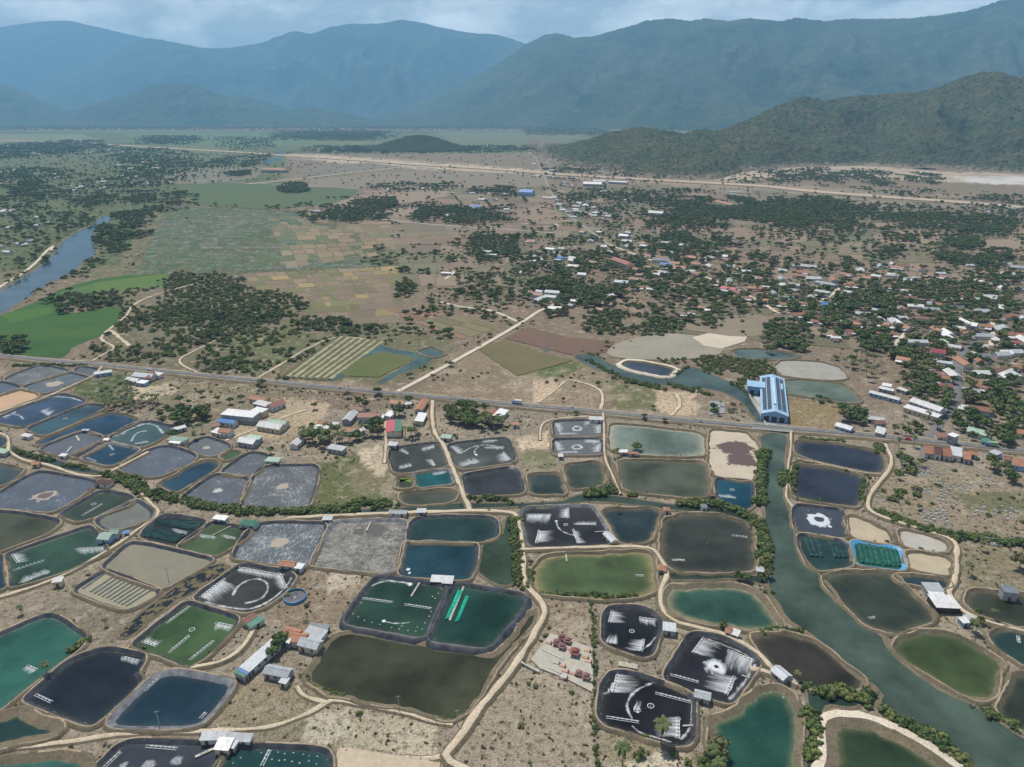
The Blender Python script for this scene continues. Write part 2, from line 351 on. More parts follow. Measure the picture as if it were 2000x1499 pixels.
pond('deep blue pond with one pump jet', [(780,1118),(787,1065),(795,1058),(925,1060),(932,1068),(928,1110),(915,1130),(880,1131),(790,1124)], (.012,.042,.058), it=1, foam=[('disc',797,1112,6,0),('disc',800,1119,5,0)])
pond('drained pond with white salt rays from its centre', [(470,978),(500,920),(520,908),(610,906),(622,912),(618,940),(605,985),(590,991),(478,990)], 'crust', amt=.9, col=(.11,.115,.135), foam=[('disc',552,950,16,0,.7)])
pond('grey pond churned by four aerators beside the sandy track', [(760,890),(762,878),(780,872),(845,863),(862,865),(873,885),(874,908),(860,913),(780,924),(770,920),(762,895)], (.055,.058,.048), foam=[('fan',781,880,798,888,0,-9),('fan',823,877,848,870,4,8),('fan',778,916,805,910,-2,-10),('fan',842,898,850,910,-17,-2)], it=1)
pond('small clear teal pond with one splashing aerator', [(808,925),(820,921),(870,916),(880,920),(885,940),(878,944),(820,951),(812,945)], (.010,.085,.090), foam=[('fan',845,925,872,922,-3,6)], it=1, liner='pale')
pond('tiny pond half covered in lime green weed', [(775,931),(804,929),(807,950),(777,954)], (.06,.07,.04), liner=None, it=1, weed=1)
pond('long shallow olive pond below the small teal pond', [(782,963),(800,960),(880,953),(889,960),(890,975),(850,982),(800,985),(783,978)], (.06,.066,.046), liner=None, it=1)
pond('grey pond patterned with curling foam lines', [(873,870),(885,864),(985,853),(995,860),(1007,897),(1000,903),(905,916),(890,908)], (.07,.074,.062), it=1, foam=[('fan',880,872,897,887,18,-6),('arc',[(900,886),(920,873),(950,868),(970,872)],2.5),('fan',942,862,975,857,-6,8),('disc',930,888,5,0),('arc',[(930,890),(925,880),(935,873)],2.5),('fan',983,883,997,899,-27,8),('fan',898,911,938,902,-10,-12),('fan',945,874,985,873,2,6)])
pond('still dark slate pond beside the sandy track', [(903,925),(990,912),(1003,910),(1015,925),(1023,955),(1018,964),(915,968),(908,950)], (.035,.037,.040), it=1)
for _n, _y in (('upper', 0), ('lower', 36)):
    pond('%s of two foaming black ponds by the paved road' % _n, [(1080,824+_y),(1090,820+_y),(1170,819+_y),(1177,825+_y),(1175,846+_y),(1170,851+_y),(1087,852+_y),(1082,845+_y)], (.05,.05,.048), it=1, s=1.5, foam=[('mist',.48),('disc',1127,837+_y,17,6),('fan',1085,826+_y,1093,845+_y,22,-1),('fan',1140,824+_y,1172,825+_y,-2,12),('fan',1172,830+_y,1170,847+_y,-26,2),('fan',1090,849+_y,1130,848+_y,-4,-8)])
pond('plain olive pond below the two foaming ponds', [(1102,905),(1168,900),(1173,910),(1178,940),(1165,950),(1115,952),(1108,935)], (.052,.066,.046), liner=None, it=1)
pond('small slate teal pond beside the plain olive pond', [(1030,925),(1092,921),(1102,960),(1098,964),(1038,964)], (.035,.05,.045), liner=None, it=1)
pond('shallow pale green pond along the paved road', [(1190,840),(1193,828),(1205,826),(1365,843),(1375,850),(1378,885),(1370,890),(1240,887),(1200,880),(1190,870)], (.15,.19,.15), liner=None, it=1, edge=(.38,.35,.27))
pond('large rectangular olive pond below the shallow pale pond', [(1208,905),(1215,897),(1365,900),(1378,905),(1387,955),(1375,972),(1240,960),(1220,955)], (.070,.080,.050), liner=None, it=1)
pond('drained sandy pond with a purple brown stain', [(1386,845),(1392,838),(1450,842),(1465,850),(1485,875),(1484,890),(1473,935),(1440,936),(1395,928),(1388,905)], 'sand', col=((.50,.43,.34),(.44,.37,.28)), liner=None, foam=[('disc',1435,876,44,0,1.0),('disc',1447,897,38,0,.95)], sed=(.12,.085,.08))
pond('clear blue pond beside the mangrove lined canal', [(1399,938),(1405,933),(1465,938),(1471,945),(1471,985),(1460,994),(1440,990),(1400,973)], (.010,.060,.095), it=1, foam=[('fan',1402,970,1438,973,-2,-9)])
pond('black pond with five splashing aerators', [(1017,1000),(1025,990),(1150,986),(1160,990),(1200,1055),(1190,1062),(1045,1068),(1030,1060),(1022,1020)], (.030,.029,.031), it=1, liner='pale', foam=[('fan',1027,1006,1077,1006,-4,22),('fan',1109,992,1110,1013,-27,0),('fan',1120,1024,1165,1025,2,-8),('fan',1048,1062,1053,1036,42,-3),('fan',1119,1034,1130,1062,18,2),('disc',1086,1018,4.5,0),('arc',[(1086,1018),(1090,1032),(1105,1042),(1125,1046)],3)])
pond('dark teal pond beside the black aerated pond', [(1177,998),(1195,993),(1280,992),(1287,1000),(1275,1045),(1262,1058),(1215,1060),(1205,1045)], (.022,.036,.040), liner=None, it=1)
pond('big rounded dark olive pond ringed by a path', [(1294,1040),(1300,1012),(1330,1004),(1400,1002),(1460,1022),(1470,1040),(1477,1100),(1465,1114),(1330,1115),(1305,1105),(1290,1080)], (.036,.040,.030), liner=None, foam=[('fan',1312,1094,1338,1095,0,-4)], aer=[(1429,1046,1460,1050)])
pond('wide light green pond beside the sandy track', [(1040,1115),(1055,1090),(1090,1082),(1260,1075),(1275,1085),(1280,1150),(1255,1165),(1180,1167),(1060,1158),(1042,1140)], (.075,.112,.044), liner=None, edge=(.30,.24,.12), aer=[(1241,1124,1258,1125)])
pond('teal pond with dark weed patches beside the winding track', [(1302,1160),(1310,1145),(1350,1142),(1450,1143),(1480,1155),(1528,1215),(1525,1228),(1470,1230),(1370,1215),(1315,1200),(1303,1180)], (.032,.085,.060), liner=None, edge=(.26,.24,.14), s=2.5)
pond('small black aerated pond beside the green hedge', [(1177,1200),(1190,1185),(1240,1182),(1270,1190),(1292,1212),(1290,1230),(1275,1275),(1255,1282),(1185,1258),(1177,1245)], BLACK, foam=[('fan',1196,1193,1190,1216,38,4),('fan',1248,1207,1282,1212,3,15),('fan',1257,1249,1252,1273,-38,-3),('fan',1184,1254,1206,1257,4,-22),('arc',[(1256,1268),(1270,1258),(1280,1245)],3)])
pond('black pond with a white ring of foam', [(1300,1312),(1345,1240),(1360,1233),(1420,1245),(1470,1275),(1482,1295),(1475,1310),(1435,1365),(1420,1372),(1300,1330)], (.018,.018,.022), foam=[('fan',1375,1246,1353,1276,48,14),('disc',1399,1302,30,4.5,.95),('fan',1421,1270,1474,1292,-14,42),('fan',1434,1321,1418,1358,-60,-14),('arc',[(1475,1298),(1462,1322),(1444,1347),(1425,1365)],4.5),('arc',[(1380,1247),(1420,1262),(1455,1277),(1476,1292)],3),('mist',.34)], aer=[(1309,1318,1365,1333)])
pond('black pond with curling foam streaks below the white hut', [(1170,1380),(1175,1335),(1190,1313),(1210,1309),(1260,1318),(1345,1352),(1357,1365),(1355,1440),(1340,1453),(1310,1452),(1240,1430),(1185,1415),(1172,1400)], (.016,.014,.018), foam=[('fan',1207,1313,1198,1353,62,4),('disc',1245,1390,5,0),('fan',1238,1388,1252,1388,3,-30),('arc',[(1261,1337),(1282,1332),(1306,1337),(1335,1350),(1349,1361),(1354,1377),(1351,1406),(1346,1427),(1330,1443)],4),('arc',[(1275,1334),(1240,1348),(1226,1368),(1224,1385),(1234,1402)],4),('fan',1325,1401,1323,1443,-55,-3),('arc',[(1235,1418),(1250,1432),(1280,1440),(1310,1449)],3),('arc',[(1180,1355),(1190,1350),(1197,1335)],3),('fan',1190,1345,1192,1352,-10,5)], aer=[(1280,1354,1349,1372),(1184,1401,1248,1411)])
pond('dark brown pond on the canal bank behind the grey hut', [(1470,1240),(1500,1235),(1545,1235),(1600,1255),(1690,1330),(1675,1340),(1640,1346),(1575,1340),(1540,1320),(1500,1285),(1480,1260)], (.034,.030,.022), liner=None)
pond('wide teal pond below the foaming black ponds', [(1383,1400),(1430,1392),(1450,1380),(1480,1345),(1520,1340),(1550,1355),(1562,1400),(1560,1470),(1550,1545),(1395,1545),(1400,1480),(1390,1450)], (.016,.064,.046), liner=None, s=2.5, edge=(.16,.17,.09), foam=[('dots',[(1505,1352),(1538,1356),(1530,1362)],4)])
pond('deep green pond with a wide pale dyke on the canal', [(1625,1410),(1640,1402),(1700,1410),(1780,1450),(1860,1500),(1910,1545),(1620,1545),(1622,1450)], (.032,.058,.026), liner=None, s=4, edge=(.12,.12,.06), out='pale')
pond('dark olive pond across the canal from the brown pond', [(1611,1130),(1630,1117),(1720,1115),(1750,1125),(1825,1198),(1822,1210),(1740,1235),(1700,1225),(1650,1180),(1615,1145)], (.038,.048,.032), liner=None, aer=[(1696,1208,1709,1206)])
pond('grass green pond on the far side of the canal', [(1747,1260),(1760,1245),(1800,1233),(1840,1233),(1870,1240),(1950,1285),(1956,1300),(1940,1362),(1925,1366),(1880,1355),(1800,1305),(1755,1275)], (.048,.074,.024), liner=None)
pond('upper of two still dark navy ponds beside the bridge', [(1555,865),(1562,858),(1640,866),(1720,880),(1727,905),(1722,922),(1690,920),(1600,900),(1556,886)], (.022,.028,.042), liner=None, it=1)
pond('lower of two still dark navy ponds beside the bridge', [(1548,920),(1553,907),(1610,910),(1685,927),(1690,935),(1680,988),(1640,985),(1560,970),(1547,965)], (.022,.027,.042), liner=None, it=1)
pond('drained blue lined pond with a white crust ring', [(1548,1000),(1556,983),(1640,993),(1648,1000),(1655,1048),(1630,1048),(1565,1038),(1552,1030)], 'crust', amt=0.0, col=(.05,.06,.095), it=1, foam=[('disc',1600,1015,31,10,1.0)], sed=(.55,.57,.60))
pond('dark pond with two blocks of shade netting', [(1558,1042),(1580,1043),(1655,1055),(1668,1105),(1600,1113),(1580,1105),(1562,1070)], (.018,.045,.042), it=1)
pond('netted pond with a bright blue plastic rim', [(1663,1060),(1672,1055),(1755,1068),(1765,1080),(1768,1108),(1762,1113),(1680,1103),(1670,1095)], (.012,.09,.055), it=1, liner='blue', s=2.2)
pond('dry tan basin beside the crust ringed pond', [(1655,1010),(1665,1005),(1735,1035),(1742,1060),(1680,1052),(1660,1040)], 'sand', col=((.45,.38,.27),(.37,.31,.22)), liner=None, it=1)
pond('dry pale grey basin along the bending track', [(1757,1035),(1765,1031),(1845,1055),(1853,1070),(1848,1078),(1770,1066),(1762,1055)], 'sand', col=((.42,.40,.35),(.36,.34,.29)), liner=None, it=1)
pond('dry tan basin below the pale grey basin', [(1770,1085),(1775,1075),(1850,1086),(1857,1098),(1855,1122),(1790,1112),(1773,1100)], 'sand', col=((.45,.38,.26),(.37,.32,.22)), liner=None, it=1)
pond('narrow dark pond behind the dotted roof shed', [(1745,1123),(1770,1122),(1845,1130),(1855,1140),(1840,1145),(1790,1141),(1760,1135)], (.018,.035,.042), liner=None, it=1)
pond('olive pond beside the stilt hut', [(1890,1165),(1900,1152),(1960,1155),(2060,1165),(2060,1240),(1990,1222),(1920,1200),(1893,1180)], (.050,.055,.032), liner=None)
pond('dark teal pond below the lone palm', [(1935,1240),(1950,1228),(1990,1230),(2060,1240),(2060,1320),(1995,1292),(1945,1262)], (.018,.042,.036), liner=None, foam=[('fan',1988,1242,1990,1255,8,3)])
pond('olive pond behind the grass green pond', [(1985,1312),(2060,1325),(2060,1450),(1990,1420),(1955,1390),(1968,1350)], (.036,.045,.030), liner=None)
# left block
pond('big drained blue lined pond with a brown sludge heart', [(-20,972),(40,935),(68,922),(85,919),(185,937),(188,945),(130,985),(100,1000),(20,992),(-30,990)], 'crust', amt=.45, col=(.075,.095,.15), it=1, foam=[('disc',88,968,26,0,1.0)], sed=(.36,.30,.25))
pond('olive green pond below the maroon roofed shelter', [(118,1005),(125,997),(190,960),(205,957),(250,965),(262,972),(255,985),(165,1015),(150,1017)], (.04,.058,.036), it=1, aer=[(160,1008,200,985)])
pond('drained grey pond with white scratches', [(182,1015),(255,978),(270,976),(297,993),(298,1005),(290,1015),(225,1035),(205,1033)], 'crust', amt=.35, col=(.17,.17,.16), it=1, liner='black', s=2.2)
pond('shallow olive pond behind the drained pond with sludge', [(-60,998),(0,996),(90,1008),(112,1015),(115,1022),(95,1040),(0,1075),(-60,1090)], (.062,.066,.036), it=1)
pond('large green pond with three spraying aerators', [(12,1085),(20,1078),(165,1028),(178,1027),(208,1070),(205,1080),(120,1118),(25,1145),(20,1140)], (.028,.066,.040), it=1, foam=[('fan',24,1083,36,1100,28,-5),('fan',147,1073,205,1070,8,13),('fan',37,1140,97,1117,-5,-13)], aer=[(112,1047,167,1030),(25,1115,87,1095)])
pond('narrow blue pond strip beside the large green pond', [(-60,1092),(0,1080),(8,1100),(12,1140),(6,1150),(-60,1155)], (.015,.04,.065), it=1)
pond('dark pond covered with rows of shade netting', [(268,1048),(310,1010),(325,1003),(395,1013),(402,1020),(375,1048),(345,1063),(330,1063)], (.02,.024,.022), it=1, foam=[('fan',337,1034,365,1041,0,6)])
pond('small grass green pond with two aerators', [(348,1065),(400,1027),(415,1018),(478,1030),(488,1037),(480,1050),(430,1080),(415,1083),(355,1070)], (.055,.088,.036), it=1, foam=[('fan',387,1045,420,1050,2,7),('fan',434,1046,460,1052,2,6),('disc',474,1043,6,0,.7)])
pond('oval drained blue pond with scattered white flecks', [(235,915),(240,905),(285,880),(310,871),(335,870),(380,885),(382,893),(370,905),(310,930),(290,931),(245,920)], 'crust', amt=.45, col=(.085,.10,.155))
pond('slanting deep blue pond between drained ponds', [(308,943),(340,930),(385,900),(415,898),(425,905),(420,915),(350,958),(340,960)], (.014,.045,.075), liner=None, it=1)
pond('drained pond with a white burst at its centre', [(350,972),(410,930),(425,924),(480,932),(488,938),(465,980),(450,987),(375,982)], 'crust', amt=.6, col=(.09,.10,.14), it=1, foam=[('disc',425,958,12,0,.8)], sed=(.42,.41,.38))
pond('drained pond flecked with white above the white burst pond', [(432,918),(480,885),(500,882),(525,887),(510,915),(490,930),(440,926)], 'crust', amt=.6, col=(.10,.11,.145), it=1)
pond('small drained grey pond with a tan centre', [(362,870),(390,855),(405,852),(448,866),(450,873),(425,887),(410,890),(385,885)], 'crust', amt=.25, col=(.13,.14,.165), it=1, foam=[('disc',403,874,10,0,.8)])
pond('little weedy green pond by the palms', [(430,890),(450,880),(466,882),(464,890),(440,898)], (.05,.10,.035), liner=None)
pond('blue green pond swept by milky foam', [(212,853),(255,828),(280,822),(300,822),(340,833),(335,840),(310,858),(280,872),(265,871),(220,860)], (.045,.085,.085), it=1, foam=[('arc',[(220,853),(255,838),(285,826),(308,832),(318,846)],3.5),('arc',[(257,861),(262,850),(272,843),(285,842)],3),('fan',216,851,240,840,15,8),('fan',262,868,290,864,-4,-5)])
pond('squarish deep blue pond with aerator frames', [(158,893),(205,867),(218,865),(268,875),(270,880),(225,907),(210,908),(165,897)], (.012,.05,.085), it=1, liner='pale', aer=[(168,894,188,902),(212,869,222,880)])
pond('thin dark strip pond beside the squarish blue pond', [(138,888),(190,864),(208,866),(160,890),(150,893)], (.025,.04,.045), it=1)
pond('drained blue grey pond with two pale walkways', [(80,875),(90,868),(150,845),(170,842),(195,850),(200,856),(140,888),(125,890),(85,880)], 'crust', amt=.3, col=(.095,.11,.155), it=1)
pond('long deep blue pond with a bent end', [(68,865),(80,858),(190,812),(220,806),(240,808),(270,818),(265,825),(210,850),(195,846),(165,838),(140,843),(75,870)], (.012,.045,.085), liner=None, it=1)
pond('long slate blue pond beside the deep blue pond', [(52,838),(60,832),(150,795),(175,788),(200,790),(207,796),(100,845),(85,850)], (.03,.07,.09), it=1)
pond('long blue pond crossed by foam ripples', [(-20,822),(0,812),(90,775),(118,768),(135,770),(165,780),(165,787),(50,832),(35,832)], (.03,.055,.10), it=1, foam=[('arc',[(0,815),(35,808),(45,818)],3),('fan',80,803,95,812,22,-12),('arc',[(110,775),(135,776),(160,783)],3),('fan',0,812,30,800,10,10)])
pond('dry orange sand basin along the track', [(-20,780),(0,772),(35,758),(75,770),(70,777),(0,802),(-20,808)], 'sand', col=((.50,.34,.22),(.44,.30,.20)), liner=None, it=1)
pond('pale drained pond near the paved road', [(8,742),(15,735),(75,712),(95,713),(132,722),(135,726),(50,750),(40,750)], 'crust', amt=.8, col=(.12,.13,.15), it=1)
pond('drained pond with a tan patch near the white roofed shed', [(45,756),(50,752),(125,728),(140,727),(172,735),(170,740),(90,767),(75,766)], 'crust', amt=.4, col=(.10,.12,.16), it=1, foam=[('disc',105,750,22,0,.8)])
pond('blue drained pond with a white squiggle by the sand basin', [(-30,752),(0,743),(40,754),(35,760),(0,770),(-30,778)], 'crust', amt=.3, col=(.07,.10,.16), it=1)
pond('small grey drained strip beside the paved road', [(143,724),(155,714),(205,722),(195,730),(172,733)], 'crust', amt=.1, col=(.10,.11,.13), it=1)
pond('murky teal pond behind the orange roofed pump hut', [(-60,905),(0,905),(42,915),(40,925),(10,945),(-60,965)], (.04,.06,.06), liner=None, it=1)
pond('blue pond corner beside the curving track', [(-60,835),(0,838),(11,856),(9,868),(0,875),(-60,880)], (.02,.05,.07), it=1)
pond('long dark pond framed by pale dykes', [(1212,712),(1225,704),(1260,707),(1322,720),(1300,735),(1240,723)], (.035,.045,.065), liner=None, it=0, out='pale')
pond('teal pond beside the mangrove thicket', [(1425,686),(1450,680),(1500,681),(1558,690),(1560,697),(1520,702),(1450,700)], (.085,.115,.095), liner=None, it=1)
pond('pale grey shallow basin beside the blue warehouse', [(1512,712),(1530,702),(1600,705),(1640,716),(1656,735),(1640,742),(1560,737),(1525,732)], 'sand', col=((.34,.32,.28),(.28,.27,.24)), liner=None, it=1)
pond('wide grey green basin beside the blue warehouse', [(1530,742),(1560,739),(1645,748),(1670,765),(1682,785),(1640,785),(1570,772),(1536,768)], (.12,.15,.105), liner=None, it=1)
pond('small pond at the corner of the walled grass plot', [(815,686),(840,675),(872,690),(855,697),(835,696)], (.06,.105,.085), liner=None, it=1)

POND_PX = [np.array(p['pts'], float) for p in PONDS]
LANDMARK = []
AER = []
FUV = [0, 0]
def pond_fan_mask(X, spec, S):
    """foam strength at plan points X (n,2) for one foam feature"""
    k = spec[0]
    if k == 'fan':
        _, x0, y0, x1, y1, dx, dy = spec
        A, B = G(x0, y0, .2), G(x1, y1, .2); m = ((x0 + x1) / 2, (y0 + y1) / 2)
        D = G(m[0] + dx, m[1] + dy, .2) - G(*m, .2); e = B - A
        det = e[0] * D[1] - e[1] * D[0]
        if abs(det) < 1e-6: return np.zeros(len(X))
        X = X + .9 * np.stack([fbm(X[:, 0] / 5, X[:, 1] / 5, 3, S + 60) - .5, fbm(X[:, 0] / 5, X[:, 1] / 5, 3, S + 61) - .5], -1) * 2
        q = X - A; s = (q[:, 0] * D[1] - q[:, 1] * D[0]) / det; t = (e[0] * q[:, 1] - e[1] * q[:, 0]) / det
        w = np.clip(np.minimum(s, 1 - s) * 6 + .45, 0, 1) * (t > -.06)
        Lm = np.linalg.norm(e); st = .92 + .08 * np.sin(s * Lm / 1.5 * 2 * math.pi) * np.clip(1 - t * .5, 0, 1); FUV[0], FUV[1] = s * Lm * 1.3, t * np.linalg.norm(D) * .16
        return np.clip(w * np.clip(1.0 - np.maximum(t, 0) * .60, 0, 1) ** 1.2 * (t < 1.6) * st * (.66 + .5 * fbm(s * Lm / 1.6, t * 1.5, 3, S + 9)), 0, 1) * .95
    if k == 'arc':
        P = chaikin([G(x, y, .2) for x, y in spec[1]], 2, False); w = spec[2] * mpp(np.mean([y for x, y in spec[1]]))
        d = linedist(X, P); nz = .6 + .8 * vnoise(X[:, 0] / 2.5, X[:, 1] / 2.5, S)
        return np.clip(1.1 - d / (w * nz * 1.5), 0, 1) * (.40 + .66 * fbm(X[:, 0] / 1.6, X[:, 1] / 1.6, 3, S + 4))
    if k == 'disc':
        c = G(spec[1], spec[2], .2); r = spec[3] * mpp(spec[2]); ri = spec[4] * mpp(spec[2]); am = spec[5] if len(spec) > 5 else 1.0
        q = X - c; d = np.linalg.norm(q, axis=1); a = np.arctan2(q[:, 1], q[:, 0])
        d = d * (1 + .5 * (fbm(X[:, 0] / (r * .28 + .4), X[:, 1] / (r * .28 + .4), 4, S) - .5) * 1.8)
        m = np.clip(1.7 * (1 - d / max(r, .3)), 0, 1)
        if ri > 0: m = m * np.clip((d - ri * .7) / (ri * .6), 0, 1)
        return m * am
    if k == 'dots':
        m = np.zeros(len(X))
        for x, y in spec[1]:
            m = np.maximum(m, np.clip(1.15 - np.linalg.norm(X - G(x, y, .2), axis=1) / (spec[2] * mpp(y)), 0, 1))
        return m * .85
    if k == 'mist':
        return np.full(len(X), spec[1])
    return np.zeros(len(X))
def build_pond(p, i):
    h = p.get('h', 1.3); s = p.get('s', 1.5 if p.get('liner', 'black') else 1.3); wl = h - (1.2 if h > 1 else .7)
    out = p.get('outer')
    P = ccw(G(*np.array(p['pts'], float).T, h)); P = chaikin(P, 2 if p.get('it', 2) else 1, r0=.16)
    per = np.linalg.norm(np.diff(np.vstack([P, P[:1]]), axis=0), axis=1).sum()
    has = bool(p.get('foam')); NS = int(np.clip(per / (.55 if has else 2.2), 48, 260 if has else 90)); P = resample(P, NS); N = normals(P); P = P + N * (1.2 if p.get('liner', 'black') is None else .8)
    P = P + N * ((fbm(P[:, 0] / 6, P[:, 1] / 6, 3, i + 90) - .5) * (2.6 if p.get('liner', 'black') is None else .9))[:, None]
    jit = (vnoise(P[:, 0] / 3.3, P[:, 1] / 3.3, i) - .5)
    earth = p.get('liner', 'black') is None
    Pin = P - N * (s + (jit * .9 if earth else 0))[:, None] if earth else P - N * s
    Pcl = np.vstack([P, P[:1]])
    def clean(Q, want):
        d = linedist(Q, Pcl); bad = d < want * .94
        if bad.any() and not bad.all():
            i_ = np.arange(NS); g = i_[~bad]; ext = np.r_[g - NS, g, g + NS]; Qe = np.vstack([Q[g]] * 3)
            Q = Q.copy()
            for k_ in range(2): Q[bad, k_] = np.interp(i_[bad], ext, Qe[:, k_])
        return Q
    Pin = clean(Pin, s + (jit * .9 if earth else jit * 0))
    Pcr = P + N * (0.6 + .4 * jit)[:, None]; Pft = P + N * (0.6 + h * .8 + .6 * jit)[:, None]
    c = P.mean(0); root = thing('pond', p['nm'], 'pond', (c[0], c[1], 0))
    z = lambda Q, zz: np.c_[Q - c, np.full(len(Q), zz) if np.isscalar(zz) else zz]
    def strip(rows):
        V = np.vstack(rows); n = NS; F = []
        for k in range(len(rows) - 1):
            a = np.arange(n); b = (a + 1) % n; F.append(np.c_[a + k * n, a + (k + 1) * n, b + (k + 1) * n, b + k * n])
        return V, np.vstack(F)
    hj = h + jit * .25
    bm = {'liner': M_LINER, 'blue': M_BLUELINER}.get(out, M_WHITETRACK if p.get('out') == 'pale' else M_EARTH)
    if p.get('out') == 'pale': Pcr = P + N * (3.2 + 1.5 * jit)[:, None]; Pft = P + N * (4.2 + 1.5 * jit)[:, None]
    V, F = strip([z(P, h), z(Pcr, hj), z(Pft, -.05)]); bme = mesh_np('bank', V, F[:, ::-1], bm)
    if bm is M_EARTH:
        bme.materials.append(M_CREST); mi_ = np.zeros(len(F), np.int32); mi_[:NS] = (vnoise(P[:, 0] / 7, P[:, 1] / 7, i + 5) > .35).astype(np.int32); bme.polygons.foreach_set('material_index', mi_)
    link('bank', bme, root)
    lm = {'black': M_LINER, 'pale': M_LINER_PALE, 'blue': M_BLUELINER, None: M_EARTH}[p.get('liner', 'black')]
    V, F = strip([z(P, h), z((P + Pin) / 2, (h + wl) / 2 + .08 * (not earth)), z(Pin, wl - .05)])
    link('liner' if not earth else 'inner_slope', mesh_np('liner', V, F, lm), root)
    # floor / water surface
    fl = p['floor']
    if fl == 'crust': m = crustmat('crust_%d' % i, p.get('col', (.085, .1, .145)), amt=p.get('amt', .5), sed=p.get('sed', (.34, .29, .22)), rot=i * 1.3)
    elif fl == 'mud': m = mudmat()
    elif fl == 'sand': m = sandfloor('sandfloor_%d' % i, *p['col'], sed=p.get('sed', (.12, .085, .085)))
    else: m = watermat(fl, edge=p.get('edge', tuple(.5 * a + .5 * b for a, b in zip(fl, (.16, .14, .09)))), edgef=.75 if earth else .25)
    Pw = clean(P - N * (s + jit * .9 * earth - .12)[:, None] if earth else P - N * (s - .12), s + jit * .9 * earth - .12)
    if p.get('ngon'):
        me = mesh_np('water', z(Pw, wl), [tuple(range(NS))], m)
    else:
        cc = Pw.mean(0); NR = 70 if has else 14
        ts = np.linspace(0, 1, NR + 1)[:-1] ** (.8)
        rows = [Pw + (cc - Pw) * t for t in ts]; X = np.vstack(rows + [cc[None]])
        n = NS; F = []
        for k in range(NR - 1):
            a = np.arange(n); b = (a + 1) % n; F.append(np.c_[a + k * n, b + k * n, b + (k + 1) * n, a + (k + 1) * n])
        a = np.arange(n); b = (a + 1) % n; last = (NR - 1) * n
        F.append(np.c_[a + last, b + last, np.full(n, NR * n), np.full(n, NR * n)])
        F = np.vstack(F)
        F = [tuple(q) if q[2] != q[3] else tuple(q[:3]) for q in F.tolist()] if not has else F[:-n]
        foam = np.zeros(len(X)); fu, fv = X[:, 0] - c[0], X[:, 1] - c[1]; fu, fv = fu.copy(), fv.copy()
        for q in p.get('foam', []):
            f_ = pond_fan_mask(X, q, i)
            if q[0] == 'fan':
                k_ = f_ > foam + .02; fu[k_] = FUV[0][k_]; fv[k_] = FUV[1][k_]
            foam = np.maximum(foam, f_)
            if q[0] == 'fan': AER.append((q[1:5], p['nm'], wl))
        edge = np.r_[np.repeat(np.clip(1 - ts * 4.0, 0, 1), n), 0]
        me = mesh_np('water', np.c_[X - c, np.full(len(X), wl)], F, m, dict(foam=foam, edge=edge, fu=fu, fv=fv))
    link('water' if not isinstance(fl, str) else 'floor', me, root)
    for a in p.get('aer', []): AER.append((a, p['nm'], wl))
    if p.get('weed'):
        W_ = Pw[:]; k = W_[:, 1] > c[1] + .5; q = W_[k]
        q = q[np.argsort(q[:, 0])]
        link('weed_mat', mesh_np('weed', np.c_[q - c, np.full(len(q), wl + .03)], [tuple(range(len(q)))][::-1], plain('lime_weed', (.13, .22, .03), .9)), root)
    LANDMARK.append((c, p['nm']))
    p['c'] = c; p['wl'] = wl; p['root'] = root
HEART = 'crust_%d' % [i for i, p in enumerate(PONDS) if 'sludge heart' in p['nm']][0]
for i, p in enumerate(PONDS): build_pond(p, i)
PN = {p['nm']: p for p in PONDS}
